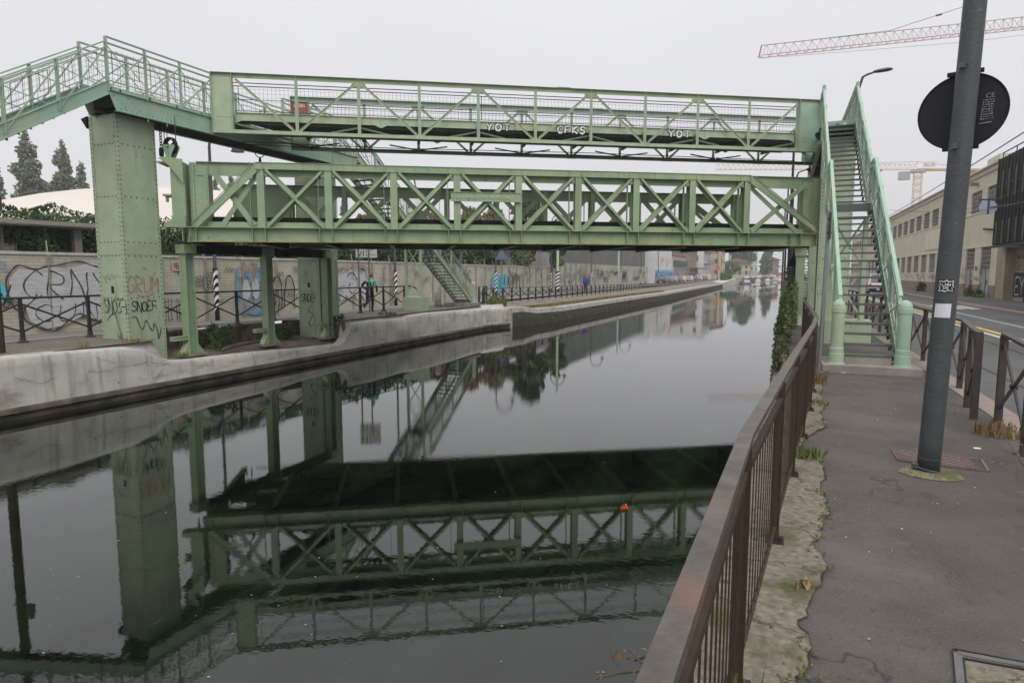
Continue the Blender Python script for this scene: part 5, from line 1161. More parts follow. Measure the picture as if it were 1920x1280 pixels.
for k, (px_, top, wpx, D, m_, lab) in enumerate(((690, 405, 90, 70, LEAFA, 'yellowing tree behind the second and third panels of the lift bridge'), (900, 372, 110, 72, LEAFA, 'reddish autumn tree behind the name plate of the lift bridge'), (985, 378, 100, 68, LEAFB, 'yellow green tree behind the middle of the lift bridge'), (800, 400, 90, 80, LEAFA, 'low thin leaved tree left of the name plate'), (1045, 410, 50, 75, LEAFB, 'small round green tree right of the middle of the lift bridge'))):
    q = ray(px_, 513)/FPX*D; tree('tree', q.x, q.y, -.5, (513-top)/FPX*D+1.9, wpx/FPX*D, lab, m=m_, n=6500, ls=.2, seed=60+k)
tb = thing('tower_block', (-80, 330, 0), 'pale tower block far away, seen through the third panel of the lift bridge', 'building')
q = ray(773, 400)/FPX*340; m = MB(); m.box(q.x-9, q.x+2, q.y, q.y+10, -1, 42); m.build('wall', WHITE, tb); m = MB()
for k in range(9): m.box(q.x-7, q.x-5.5, q.y-.1, q.y-.02, 8+k*3.5, 9.5+k*3.5); m.box(q.x-2.5, q.x-1, q.y-.1, q.y-.02, 8+k*3.5, 9.5+k*3.5)
m.build('windows', GLASS, tb)
# white tent
tn = thing('tent', (-26, 62, 0), 'white canvas tent with hanging grey side sheets behind the boundary wall', 'tent')
CANV = mat('canvas', (.55, .54, .52), .8, .2, var=.08, scale=.6, bump=.6, bscale=1.2); CANG = mat('canvas_grey', (.33, .32, .31), .8, .2, var=.1, scale=.7, bump=.8, bscale=1.4)
a0, a1, y0, y1 = -33.5, -27.0, 66.5, 79
rz, ez = 6.4, 4.9
m = MB(); m.add([(a0, y0, ez), (a1, y0, ez), (a1, y1, ez), (a0, y1, ez), ((a0+a1)/2, y0, rz), ((a0+a1)/2, y1, rz)], [(1, 2, 5, 4), (0, 4, 5, 3), (0, 1, 4), (3, 5, 2)]); m.build('roof', CANV, tn)
m = MB()
def sag(pa, pb, zt, zb, n=14, amp=.12):
    for i in range(n):
        f0, f1 = i/n, (i+1)/n; A = pa.lerp(pb, f0); B_ = pa.lerp(pb, f1); o0 = sin(i*1.9)*amp; o1 = sin((i+1)*1.9)*amp; m.quad((A.x+o0, A.y+o0*.5, zb), (B_.x+o1, B_.y+o1*.5, zb), (B_.x, B_.y, zt), (A.x, A.y, zt))
sag(V((a0, y0, 0)), V((a1, y0, 0)), ez, ez-.5); sag(V((a1, y0, 0)), V((a1, y1, 0)), ez, ez-.5); m.build('valance', CANG, tn)
m = MB(); sag(V((a0, y0+.1, 0)), V((a1-.6, y0+.1, 0)), ez-.1, 1.0); sag(V((a1-.1, y0+2.0, 0)), V((a1-.1, y1, 0)), ez-.6, 2.2); m.build('side_sheet', CANG, tn)
m = MB(); q = MB()
# corrugated grey building
cg = thing('corrugated_building', (-27, 110, 0), 'long grey corrugated windowless building behind the left boundary wall', 'building')
COR = mat('corrugated_sheet', (.15, .16, .15), .7, .3, var=.15, scale=.3, streak=((.10, .11, .10), .4, .7))
m = MB(); y = 80
while y < 137.6: m.add([(-27, y, 1.5), (-27, y, 8.3), (-26.85, y+.35, 8.3), (-26.85, y+.35, 1.5), (-27, y+.7, 8.3), (-27, y+.7, 1.5)], [(0, 1, 2, 3), (3, 2, 4, 5)]); y += .7
m.build('facade', COR, cg); m = MB(); m.box(-45, -27.02, 80, 137.5, -1, 8.3); m.build('body', COR, cg); m = MB(); m.box(-27.0, -26.8, 80, 137.5, 2.9, 3.1); m.build('ledge', PSTM, cg)
# ------------------------------------------------------------------ lamp posts with striped feet
def lamppost(x, y, label, top=8.5, r=.06, m=BLACKF, arm='hook', stripes=True, z0=-.48, w_=1.6, dirx=1):
    t = thing('lamp_post', (x, y, z0), label, 'lamp post')
    p = MB(); p.tube([(x, y, z0), (x, y, z0+1.1), (x, y, z0+1.12), (x, y, top-1.2)], [r*1.35, r*1.3, r, r*.8], 8); p.build('pole', m, t, smooth=True)
    if stripes:
        s_ = MB(); rr3 = r*1.42
        for k in range(5):
            z = z0+.5+k*.36; n = 8
            for i in range(n):
                a0, a1_ = 2*pi*i/n, 2*pi*(i+1)/n; d0, d1 = .16*cos(a0), .16*cos(a1_)
                s_.quad((x+cos(a0)*rr3, y+sin(a0)*rr3, z+d0), (x+cos(a1_)*rr3, y+sin(a1_)*rr3, z+d1), (x+cos(a1_)*rr3, y+sin(a1_)*rr3, z+d1+.18), (x+cos(a0)*rr3, y+sin(a0)*rr3, z+d0+.18))
        s_.build('white_stripes', WHITE, t)
        s_ = MB(); s_.tube([(x, y, z0+.35), (x, y, z0+2.35)], r*1.38, 8); s_.build('black_band', BLACKP, t)
    if arm == 'hook':
        a = MB(); c_ = top-1.2; a.tube([(x, y, c_-.1)]+[(x+dirx*(w_/2-cos(k*pi/8)*w_/2), y, c_+sin(k*pi/8)*w_*.55) for k in range(9)], [r*.7]*9+[r*.5], 6); a.build('arm', m, t)
        a = MB(); a.lathe((x+dirx*w_, y, c_-.35), [(.28, 0), (.22, .12), (.08, .3), (.03, .4)], 10); a.build('lamp_shade', m, t)
    return t
for k, (px_, yy, lab) in enumerate(((408, 21.1, 'dark lamp post with a striped foot between the near left tower and the middle column'), (743, 35.5, 'lamp post with a striped foot behind the trestle of the far left staircase'), (930, 52, 'lamp post with a striped foot left of the cyan graffiti'), (1033, 66.8, 'thin dark lamp post in front of the white tent'), (1108, 82.9, 'dark lamp post right of the white tent'), (1163, 99.7, 'lamp post beside the thick green post, before the corrugated building'), (1200, 118, 'lamp post before the right part of the corrugated building'), (1232, 140, 'lamp post in front of the white graffiti house'))):
    X_ = Zp(px_, 600, 0); xx = X_.x/X_.y*yy; lamppost(xx, yy, lab, top=8.3, r=.075 if k < 2 else .07)
for k, (px_, yy, lab) in enumerate(((1045, 62, 'thick green post with a striped foot in front of the tent'), (1158, 96, 'thick green post with a red and white foot before the corrugated building'), (1208, 124, 'thick green post farther along the corrugated building'))):
    X_ = Zp(px_, 600, 0); xx = X_.x/X_.y*yy; lamppost(xx, yy, lab, top=9, r=.15 if k < 2 else .13, m=GREEND, arm=None)
lp0 = thing('bank_pole', (-15.45, 8.35, 0), 'dark pole at the very left edge, mostly seen as a reflection in the canal', 'pole')
m = MB(); m.tube([(-15.45, 8.35, -.1), (-15.45, 8.35, 5.0)], .1, 10); m.build('shaft', RUST, lp0); m = MB(); m.tube([(-15.45, 8.35, 3.0), (-15.15, 8.35, 3.15)], .02, 5); m.box(-15.2, -15.05, 8.3, 8.4, 2.95, 3.25); m.tube([(-15.45, 8.35, 3.0), (-15.75, 8.35, 3.1)], .02, 5); m.build('bracket', DARKR, lp0)
# information sign
isg = thing('information_sign', (-16.9, 23.5, 0), 'white information board on two grey posts, its lower edge showing below the lift bridge', 'sign')
for px_, yy in ((675, 23.2), (694, 23.6)): 
    X_ = Zp(px_, 600, 0); m = MB(); m.tube([(X_.x/X_.y*yy, yy, -.1), (X_.x/X_.y*yy, yy, 2.75)], .035, 8); m.build('post', GALV, isg)
A = Yp(667, 482, 23.3); B_ = Yp(707, 482, 23.8); d_ = (V((B_.x, B_.y, 0))-V((A.x, A.y, 0))); L_ = d_.length; d_.normalize(); nn_ = V((d_.y, -d_.x, 0)); z0 = A.z-.02
m = MB(); m.poly([V((A.x, A.y, z0)), V((A.x, A.y, z0))+d_*L_, V((A.x, A.y, z0+.95))+d_*L_, V((A.x, A.y, z0+.95))], nn_*-.03); m.build('board', WHITE, isg)
ifr = lambda x, y, l=0: V((A.x, A.y, z0))+d_*x+V((0, 0, y))+nn_*(.004+l)
text_mesh('VI', .36, 'lettering', DKT, lambda x, y, z: ifr(x+.06, y+.06, z), isg, .001); text_mesh('pericolante', .085, 'lettering', DKT, lambda x, y, z: ifr(x+L_*.56, y+.1, z), isg, .001, sx=.85)
m = MB(); ribbon(m, [(L_*.5, .04), (L_*.5, .9)], .035, ifr); m.build('orange_bar', YEL, isg)
m = MB(); ribbon(m, [(L_*.76+cos(a*pi/10)*.13, .5+sin(a*pi/10)*.16) for a in range(21)], .04, ifr); m.build('red_ring', REDP, isg); m = MB()
for x in (.1, .3): ribbon(m, [(x, .55), (x, .88)], .05, ifr)
m.build('black_bar', DKT, isg)
def backsign(x, y, z, w_, shape, label, ptop, m=GALV, mm_=GALV):
    t = thing('road_sign', (x, y, -.4), label, 'road sign'); p = MB(); p.tube([(x, y, -.45), (x, y, ptop)], .035, 7); p.build('post', GALV, t)
    b = MB(); 
    if shape == 'tri': b.poly([(x-w_/2, y-.05, z), (x+w_/2, y-.05, z), (x, y-.05, z+w_*.87)], (0, .01, 0))
    elif shape == 'disc': b.poly([(x+cos(k*pi/10)*w_/2, y-.05, z+sin(k*pi/10)*w_/2) for k in range(20)], (0, .01, 0))
    else: b.box(x-w_/2, x+w_/2, y-.05, y-.04, z, z+w_*1.3)
    b.build('plate', m, t); return t
q = Yp(865, 560, 42); backsign(q.x, 42, 2.35, .30, 'box', 'small blue sign on a thin post above the foot of the far left staircase', 3.2, mat('sign_blue', (.07, .10, .14), .6, .3))
q = Yp(941, 545, 54); backsign(q.x, 54, 2.9, 1.3, 'tri', 'grey triangular sign back beside the lamp post left of the cyan graffiti', 4.2, mat('sign_greyblue', (.12, .16, .2), .6, .3))
# ------------------------------------------------------------------ people
def person(loc, face, joints, radii, edges, parts, label):
    """one skinned body in the pose given; joints in metres, x right, y forward of the person"""
    t = thing('person', loc, label, 'person'); M_ = Matrix.Rotation(face, 3, 'Z')
    me = bpy.data.meshes.new('body'); me.from_pydata([tuple(M_ @ V(j)) for j in joints], edges, []); o = bpy.data.objects.new('body', me); scene.collection.objects.link(o); o.parent = t
    sk = o.modifiers.new('skin', 'SKIN')
    for i, r_ in enumerate(radii): me.skin_vertices[0].data[i].radius = r_ if isinstance(r_, tuple) else (r_, r_)
    me.skin_vertices[0].data[0].use_root = True; ss = o.modifiers.new('sub', 'SUBSURF'); ss.levels = 2; ss.render_levels = 2
    dg = bpy.context.evaluated_depsgraph_get(); dg.update(); m2_ = bpy.data.meshes.new_from_object(o.evaluated_get(dg)); o.modifiers.clear(); o.data = m2_
    mats = [p[0] for p in parts]; m2_.materials.clear()
    for q_ in mats: m2_.materials.append(q_)
    inv = M_.inverted()
    for pl_ in m2_.polygons:
        c_ = inv @ pl_.center
        for k, (mt, cond) in enumerate(parts):
            if cond(c_): pl_.material_index = k; break
        pl_.use_smooth = True
    return t
SKIN = mat('skin', (.42, .27, .20), .6, .3); BLK = mat('black_cloth', (.02, .021, .025), .8, .2); TEAL = mat('mint_cloth', (.12, .52, .36), .7, .2); HAIR = mat('brown_hair', (.14, .06, .035), .8, .2); BLUEC = mat('blue_cloth', (.03, .07, .32), .8, .2); REDC = mat('red_cap', (.35, .05, .05), .8, .2)
J = [(0, 0, .95), (0, .04, 1.15), (0, .09, 1.38), (0, .12, 1.50), (0, .15, 1.62), (0, .17, 1.72),           # spine to head top
     (-.19, .09, 1.40), (-.34, -.08, 1.20), (-.27, .10, 1.08), (-.25, .17, 1.06),                              # left arm, elbow back
     (.19, .09, 1.40), (.28, .14, 1.14), (.30, .08, .95), (.30, .08, .87),
     (-.10, 0, .90), (-.10, -.02, .50), (-.10, -.38, .32), (-.10, -.46, .22),                                  # left leg lifted back
     (.10, 0, .90), (.09, .10, .50), (.08, .05, .10), (.08, .20, .05)]
Rr = [.15, .135, .16, .06, .095, .07, .075, .05, .042, .04, .075, .05, .042, .04, .105, .07, .05, .04, .105, .07, .05, .04]
Ed = [(0, 1), (1, 2), (2, 3), (3, 4), (4, 5), (2, 6), (6, 7), (7, 8), (8, 9), (2, 10), (10, 11), (11, 12), (12, 13), (0, 14), (14, 15), (15, 16), (16, 17), (0, 18), (18, 19), (19, 20), (20, 21)]
parts = [(HAIR, lambda c: c.z > 1.57), (SKIN, lambda c: c.z > 1.47 and abs(c.x) < .12), (TEAL, lambda c: c.z > 1.36 and abs(c.x) < .2 or (c.x > .1 and c.z > 1.2)), (SKIN, lambda c: (abs(c.x) > .2 and c.z < .92 and c.z > .8)), (BLK, lambda c: True)]
q = Yp(694, 583, 24.0); person((q.x, 24.0, -.09), .25, J, Rr, Ed, parts, 'person running on the left road in black clothes with a mint green top')
J2 = [(x, y*.3, z) for x, y, z in J]; J2[16] = (-.1, -.1, .12); J2[17] = (-.1, .05, .05); J2[15] = (-.1, .02, .5); J2[7] = (-.26, 0, 1.15); J2[8] = (-.24, .1, .95); J2[9] = (-.22, .14, .9)
parts2 = [(REDC, lambda c: c.z > 1.6), (SKIN, lambda c: c.z > 1.49), (BLUEC, lambda c: c.z > .9), (BLK, lambda c: True)]
q = Yp(1098, 546, 57.5); pw = person((q.x, 57.5, -.3), .1, J2, Rr, Ed, parts2, 'person with a blue jacket and blue backpack walking along the left road fence')
bk = MB(); P0 = V((q.x, 57.3, .75)); bk.lathe((q.x, 57.3, .78), [(.1, 0), (.17, .05), (.19, .25), (.16, .45), (.06, .52)], 10); tag(bk.build('backpack', BLUEC), 'blue backpack on the back of the walking person', 'backpack')
# bicycles / scooters are only hinted at in the photo: none built
# plants on the banks
def tuft(x, y, z, r, n, h, label, m=GRASSM, seed=0, cat='plant', name='grass_tuft'):
    rr4 = random.Random(seed); g_ = MB()
    for i in range(n):
        a = rr4.uniform(0, 6.28); d_ = r*rr4.random()**.6; bx, by = x+cos(a)*d_, y+sin(a)*d_; hh = h*rr4.uniform(.4, 1.1); l_ = rr4.uniform(0, 6.28); o_ = hh*rr4.uniform(.1, .6); w_ = .008+h*.02
        g_.quad((bx-w_*sin(l_), by+w_*cos(l_), z), (bx+w_*sin(l_), by-w_*cos(l_), z), (bx+cos(l_)*o_*.5+w_*.5*sin(l_), by+sin(l_)*o_*.5, z+hh*.7), (bx+cos(l_)*o_, by+sin(l_)*o_, z+hh))
    return tag(g_.build(name, m, base=(x, y, z)), label, cat)
DRYG = M_leaf('dry_grass', (.22, .14, .07), (.28, .2, .1))
tuft(-14.9, 9.75, -.06, .16, 50, .14, 'small dry brown tuft on the bank edge left of the near left tower', DRYG, 1)
tuft(-15.0, 11.0, -.06, .22, 60, .14, 'dry brown tuft at the foot of the near left tower', DRYG, 2)
tuft(-15.1, 12.55, -.62, .16, 60, .16, 'small green tuft on the ledge between the near tower and the first column', GRASSM, 3)
tuft(-16.9, 13.3, -.05, .25, 90, .18, 'green tuft behind the first column', GRASSM, 4)
tuft(-14.85, 33.2, -.2, .55, 500, .55, 'lush bright green grass clump at the foot of the far left staircase', GRASSM, 5)
tuft(-15.0, 22.4, -.1, .4, 200, .2, 'low green tuft below the information sign', GRASSM, 6)
tuft(-15.9, 29.2, -.07, .4, 160, .15, 'low green tuft beside the concrete bollard', GRASSM, 7)
tuft(.50, 10.6, .0, .18, 160, .22, 'dry and green tuft at the end of the concrete edge by the newel post', DRYG, 8)
tuft(.28, 6.2, .0, .12, 90, .12, 'small green tuft on the broken concrete edge beside the railing', GRASSM, 9)
tuft(.45, 8.9, .0, .16, 90, .08, 'flat green tuft on the concrete edge farther along the railing', GRASSM, 10)
tuft(2.12, 7.9, .0, .22, 140, .14, 'dry yellow weeds at the gap between the two brown fences', DRYG, 11)
tuft(-.02, 2.3, .0, .07, 40, .22, 'green weed at the foot of the railing at the bottom', GRASSM, 12)
gv = MB(); rr5 = random.Random(21)
for i in range(5200):
    y = rr5.uniform(33, 75); x = lx(y)-.35-abs(rr5.gauss(0, .22)); h_ = rr5.uniform(.03, .12); l_ = rr5.uniform(0, 3.1); gv.quad((x, y, -.42 if y > 36 else -.3), (x+.05*cos(l_), y+.05*sin(l_), -.42), (x+.04, y+.03, -.40+h_), (x-.02, y, -.40+h_*1.3))
tag(gv.build('ground_cover', M_leaf('dry_green', (.15, .13, .05), (.20, .14, .07))), kind='stuff')
def bush(x, y, z, sx_, sy_, sz_, n, s, label, m=LEAFB, seed=1, name='bush'):
    t = thing(name, (x, y, z), label, 'bush'); r = random.Random(seed); cl = [(x+r.uniform(-.6, .6)*sx_, y+r.uniform(-.7, .7)*sy_, z+sz_*r.uniform(.1, .9), sx_*.4, sy_*.35, sz_*.35) for _ in range(14)]
    b = MB(); leaves(b, clump_fn(cl), n, s, seed); b.build('foliage', m, t); b = MB()
    for c_ in cl: b.tube([(x, y, z-.1), ((x+c_[0])/2, (y+c_[1])/2, z+.3*(c_[2]-z)), c_[:3]], [.02, .012, .005], 4)
    b.build('stems', BARK, t); return t
bush(-16.15, 14.8, -.72, .5, .55, .7, 2200, .05, 'round dark green bush on the sunken ledge between two columns', LEAFH, 31)
bush(-15.25, 19.45, -.9, .3, .35, .9, 1800, .045, 'ivy bush in the dark corner right of the third column', LEAFH, 32)
bush(-16.3, 17.9, -.75, .35, .6, .45, 1200, .045, 'low dark ivy on the rubble behind the middle and third columns', LEAFH, 33)
for k, (x, y, z, sx_, sy_, sz_, n, lab) in enumerate(((.04, 12.6, -1.25, .17, 1.9, 1.5, 5200, 'leafy bush overhanging the water beside the end of the railing'), (.08, 17.5, -1.1, .24, 2.2, 2.1, 5000, 'tall thicket on the right canal wall beside the steel column'), (.25, 23, -1.0, .24, 3, 2.1, 4200, 'thicket farther along the right canal wall'), (.45, 31, -1.0, .38, 4, 2.5, 4200, 'farthest thicket on the right canal wall under the lift bridge'))):
    bush(x, y, z, sx_, sy_, sz_, n, .036+.008*k, lab, LEAFB if k % 2 else LEAFT, 50+k)
lv = thing('branch', (-.55, .9, -.6), 'thin bare twig with a few dry leaves over the water in front of the railing', 'branch')
b = MB(); 
for pts_ in ([Yp(1290, 1262, 1.5), Yp(1220, 1255, 1.55), Yp(1160, 1262, 1.6), Yp(1115, 1272, 1.6)], [Yp(1270, 1235, 1.5), Yp(1225, 1225, 1.55), Yp(1190, 1238, 1.6)], [Yp(1265, 1275, 1.5), Yp(1200, 1240, 1.5), Yp(1180, 1215, 1.55)]): b.tube(pts_, .003, 5)
b.build('twig', BARK, lv); b = MB(); leaves(b, lambda r: (lambda p: (p.x, p.y, p.z))(Yp(r.uniform(1120, 1280), r.uniform(1215, 1275), 1.55)), 26, .012, 3); b.build('dry_leaves', DRYG, lv)
tw = thing('dry_weed', (2.02, 6.3, 0), 'bare thorny dry weed at the foot of the nearest brown fence', 'plant'); b = MB(); rt_ = random.Random(5)
for k in range(9):
    a = rt_.uniform(0, 6.28); l_ = rt_.uniform(.1, .28); p_ = [V((1.93, 6.15, 0))]
    for j in range(5): a += rt_.uniform(-.7, .7); p_.append(p_[-1]+V((cos(a)*l_*.22, sin(a)*l_*.22, l_*rt_.uniform(.1, .35))))
    b.tube(p_, [.004, .0035, .003, .0025, .002, .001], 4)
b.build('twigs', BARK, tw); b = MB(); leaves(b, lambda r: (1.93+r.gauss(0, .1), 6.2+r.gauss(0, .12), abs(r.gauss(0, .12))), 40, .016, 4); b.build('dry_leaves', DRYG, tw)
# root / log on the ledge
lg = MB(); lg.tube([(-15.1, 13.9, -.6), (-15.3, 14.5, -.55), (-15.2, 15.2, -.5), (-15.5, 15.9, -.55)], [.05, .06, .05, .03], 7); tag(lg.build('log', BARK, smooth=True), 'weathered brown root lying on the ledge between the first two columns', 'log')
for k, (x, y, r_, lab) in enumerate(((.18, 3.55, .03, 'curled brown dead leaf on the concrete edge'),)):
    b = MB(); leaves(b, lambda r: (x+r.gauss(0, .03), y+r.gauss(0, .02), .03), 6, .035, 5); tag(b.build('dead_leaf', DRYG), lab, 'leaf')
lt = MB(); rr6 = random.Random(8)
for i in range(80):
    x, y = rr6.uniform(.4, 2.1), rr6.uniform(1.8, 11.5); a = rr6.uniform(0, 3); s_ = rr6.uniform(.003, .010)
    lt.poly([(x-s_*cos(a), y-s_*sin(a), .001), (x+s_*sin(a), y-s_*cos(a), .001), (x+s_*cos(a), y+s_*sin(a), .001)], (0, 0, .004))
tag(lt.build('litter', mat('litter_white', (.45, .43, .40), .8, .2, var=.5, scale=3)), kind='stuff')
for k, (px_, py_, s_, lab) in enumerate(((1582, 699, .04, 'white scrap of paper on the pavement before the staircase slab'), (1832, 841, .03, 'white scrap of paper beside the patterned metal cover'))):
    q = Zp(px_, py_, 0); b = MB(); b.poly([(q.x-s_, q.y-.02, .002), (q.x+s_, q.y-.015, .002), (q.x+s_*.9, q.y+.03, .002), (q.x-s_*.8, q.y+.025, .002)], (0, 0, .005)); tag(b.build('paper_scrap', WHITE), lab, 'litter')
ol = MB(); q = Zp(1172, 953, WZ); leaves(ol, lambda r: (q.x+r.gauss(0, .03), q.y+r.gauss(0, .02), WZ+.015), 9, .045, 5); tag(ol.build('floating_leaf', mat('orange_leaf', (.65, .13, .04), .6, .3)), 'bright orange leaf floating on the canal', 'leaf')
fl = MB(); rr7 = random.Random(11)
for i in range(60):
    q = Zp(rr7.uniform(60, 1250), rr7.uniform(760, 1270), WZ); s_ = rr7.uniform(.004, .013); fl.quad(*[(q.x+s_*cos(a)*rr7.uniform(.5, 1.5), q.y+s_*sin(a), WZ+.004) for a in (0, 1.5, 3, 4.5)])
tag(fl.build('floating_debris', mat('debris', (.30, .29, .20), .8, .2, var=.5)), kind='stuff')
# ================================================================== RIGHT SIDE BUILDINGS
FACE = mat('cream_render', (.56, .50, .39), .9, .2, var=.07, scale=.5, bump=.2, streak=((.30, .26, .20), .58, .85)); TRIM = mat('cream_trim', (.62, .56, .45), .9, .2, var=.08, scale=1)
PLINTH = mat('brown_plinth', (.25, .18, .145), .9, .2, var=.15, scale=1.5)
fa = thing('factory', (13, 70, 0), 'long cream two storey factory with rows of grid windows on the right of the road', 'building')
X0 = 13.0; YE = 51.6; Y1 = 150
m = MB()
# wall built round the openings, band by band
bands = [(.0, .85), (.85, 1.72), (1.72, 3.5), (3.5, 6.05), (6.05, 7.62), (7.62, 8.6)]
upw = [(52.1, 54.9), (56.2, 59.0)]; y = 62.2
while y < Y1-3: upw.append((y, y+2.75)); y += 3.95
low = [(53.0, 55.4), (57.0, 59.4)]; loww = []; y = 62.4
while y < Y1-3: loww.append((y, y+2.6)); y += 3.95
def holes(z0, z1, hs):
    y = YE
    for a, b in hs: 
        if a > y: m.box(X0, X0+.35, y, a, z0, z1)
        y = b
    m.box(X0, X0+.35, y, Y1, z0, z1)
holes(.85, 1.72, low); holes(1.72, 3.5, low+loww); holes(3.5, 6.05, []); holes(6.05, 7.62, upw); holes(7.62, 8.6, [])
m.build('wall', FACE, fa)
b = MB(); y = YE
for a, c in low+[(Y1, Y1)]: b.box(X0-.03, X0+.34, y, a, -.1, .849); y = c
b.build('plinth', PLINTH, fa)
b = MB(); b.box(X0-.05, X0-.001, YE, Y1, 5.95, 6.05); b.box(X0-.04, X0-.001, YE, Y1, 3.5, 3.62); b.box(X0-.05, X0-.001, 60.4, Y1, 1.62, 1.72); b.box(X0-.12, X0+.4, YE, Y1, 8.601, 8.9); b.box(X0-.35, X0+.6, YE, Y1, 8.901, 9.0)
b.box(X0-.06, X0-.001, 62.4, 75, 3.9, 5.6); b.box(X0-.35, X0+.5, YE-.3, YE+2.4, 9.01, 9.35); b.build('cornice', TRIM, fa)
b = MB(); b.box(X0+.36, X0+15, YE, Y1, -.1, 8.7); b.build('body', FACE, fa)
MUL = mat('window_bar', (.30, .28, .25), .7, .2)
def win(y0, y1, z0, z1, nx, nz, name='window', g=GLASS, boarded=False):
    b = MB(); b.box(X0+.14, X0+.16, y0, y1, z0, z1); o = b.build(name, g, fa); b = MB()
    for k in range(nx+1): y = y0+(y1-y0)*k/nx; b.box(X0+.09, X0+.139, y-.025, y+.025, z0, z1)
    for k in range(nz+1): z = z0+(z1-z0)*k/nz; b.box(X0+.085, X0+.089, y0, y1, z-.025, z+.025)
    b.build('window_bars', MUL, o); return o
GB = mat('reinforced_glass', (.17, .165, .16), .4, .5, var=.35, scale=1.5)
for a, c in upw[:26]: win(a, c, 6.05, 7.62, 5, 5)
for a, c in loww[:24]: win(a, c, 1.72, 3.5, 4, 5, g=GB)
for a, c in low:
    win(a, c, 1.9, 3.5, 6, 5); b = MB(); b.box(X0+.10, X0+.13, a+.02, c-.02, .02, 1.88); o = b.build('door', mat('grey_door', (.26, .28, .28), .6, .3, var=.3, scale=1.5), fa); b = MB(); b.box(X0+.07, X0+.099, (a+c)/2-.02, (a+c)/2+.02, .05, 1.85); b.box(X0+.05, X0+.099, (a+c)/2-.25, (a+c)/2-.1, .85, 1.15); b.build('handle', DARKR, o)
ffr = lambda x, y, l: V((X0-.03-l, x, y))
for mm_, sd_, y0, y1, z0, z1, n_ in ((DKT, 31, 61, 85, .9, 1.3, 22), (DKT, 32, 55.3, 57, .9, 2.2, 6), (REDP, 33, 59.5, 60.5, .9, 1.9, 3)):
    g_ = MB(); r = random.Random(sd_)
    for k in range(n_): h_ = r.uniform(.2, .4); word(g_, ''.join(r.choice('ABEKLMNORS') for _ in range(3)), r.uniform(y0, y1), r.uniform(z0, z1), -h_*.7, h_, .03, ffr, .1, jit=.2, rnd=r)
    g_.build('graffiti', mm_, fa)
b = MB(); b.box(X0-.5, X0-.05, 57.3, 57.6, 8.05, 8.25); b.build('wall_lamp', GALV, fa); b = MB(); b.tube([(X0-.1, YE+.6, 4.55), (X0-.1, YE+3.2, 4.75)], .07, 6); b.build('wall_bar', RUST, fa)
# black ribbed building
bb = thing('black_clad_building', (12.4, 44, 0), 'dark ribbed metal clad upper storey over a graffiti covered ground floor at the right edge', 'building')
BLM = mat('black_cladding', (.028, .027, .024), .6, .3, var=.3, scale=1.2, streak=((.05, .045, .035), .5, .8))
m = MB(); m.box(12.3, 30, 20, 49.6, 3.35, 8.75); m.build('upper_storey', BLM, bb)
m = MB(); y = 20.3
while y < 49.6: m.box(12.16, 12.299, y, y+.07, 3.4, 8.7); y += .62
m.box(12.12, 12.30, 20, 49.62, 3.25, 3.349); m.box(12.2, 12.299, 20, 49.6, 7.0, 7.06); m.build('cladding_rib', BLM, bb)
CLP = mat('cladding_lighter', (.055, .052, .046), .6, .3, var=.3, scale=1.5); y = 20.3; k = 0
while y < 49.4: 
    m = MB(); zz0, zz1 = (6.2, 7.9) if k % 2 else (3.5, 4.9); m.box(12.22, 12.298, y+.1, y+.58, zz0, zz1); m.build('cladding_panel', CLP, bb)
    y += .62; k += 1
m = MB(); m.tube([(12.4, 20, 9.1), (12.4, 49.6, 9.1)], .04, 6)
for k in range(12): m.tube([(12.4, 22+k*2.5, 8.75), (12.4, 22+k*2.5, 9.1)], .03, 5)
m.build('roof_rail', DARKR, bb)
GF = mat('stained_render', (.30, .245, .175), .9, .2, var=.15, scale=.8); m = MB(); m.box(13.0, 13.2, 20, 51.55, -.1, 3.24); m.box(12.5, 13, 47.9, 48.3, -.1, 3.24); m.build('ground_floor', GF, bb)
m = MB(); m.box(12.85, 12.98, 38, 44.5, 0, 2.9); m.build('roller_door', mat('grey_shutter', (.16, .16, .16), .7, .2, var=.15, scale=1), bb); m = MB(); m.tube([(12.9, 45.4, 0), (12.9, 45.4, 3.2)], .08, 8); m.build('downpipe', RUST, bb)
gfr = lambda x, y, l: V((12.98-l, x, y)); 
g_ = MB(); g_.quad(gfr(45.8, .25, 0), gfr(47.8, .25, 0), gfr(47.8, 1.7, 0), gfr(45.8, 1.7, 0)); g_.m = 1; word(g_, 'EY', 47.5, .4, -.7, 1.0, .09, gfr, .2, lift=.01); g_.build('graffiti', [BLACKP, SILVP], bb)
g_ = MB(); word(g_, 'OBS', 47.7, 1.85, -.45, .5, .05, gfr, .2); word(g_, 'SKR', 47.6, 2.5, -.4, .25, .06, gfr, .2)
g2 = lambda x, y, l: V((12.84-l, x, y))
for st in ([(44.4, 1.2), (44, 2.3), (43, 2.6), (42, 2.1), (41, 2.5), (40, 2.2), (39, 2.4)], [(44.3, .8), (43.4, .5), (43.2, 1.4), (42.3, 1.5), (42, .4), (41.2, .3)], [(43.6, 1.9), (43, 1.2), (42.6, 1.9)], [(41.5, 1.8), (41, .9), (40.2, 1.6), (40, .5)]): ribbon(g_, catmull(st), .1, g2)
g_.build('graffiti', BLACKP, bb)
bush(12.4, 52.8, 0, .35, .8, .55, 900, .08, 'green plants against the factory door at the right', GRASSM, 81)
bush(12.4, 55.2, 0, .35, .7, .5, 800, .08, 'second clump of green plants against the factory wall', GRASSM, 82)
bush(12.2, 54.2, .5, .2, .22, .4, 80, .05, 'plant with red flowers in front of the factory doors', mat('red_flower', (.45, .03, .03), .6, .2, var=.3), 83)
bush(11.9, 69, 0, .4, .5, .9, 500, .12, 'small leafy shrub at the foot of the factory wall beside the grey pole', LEAFB, 84)
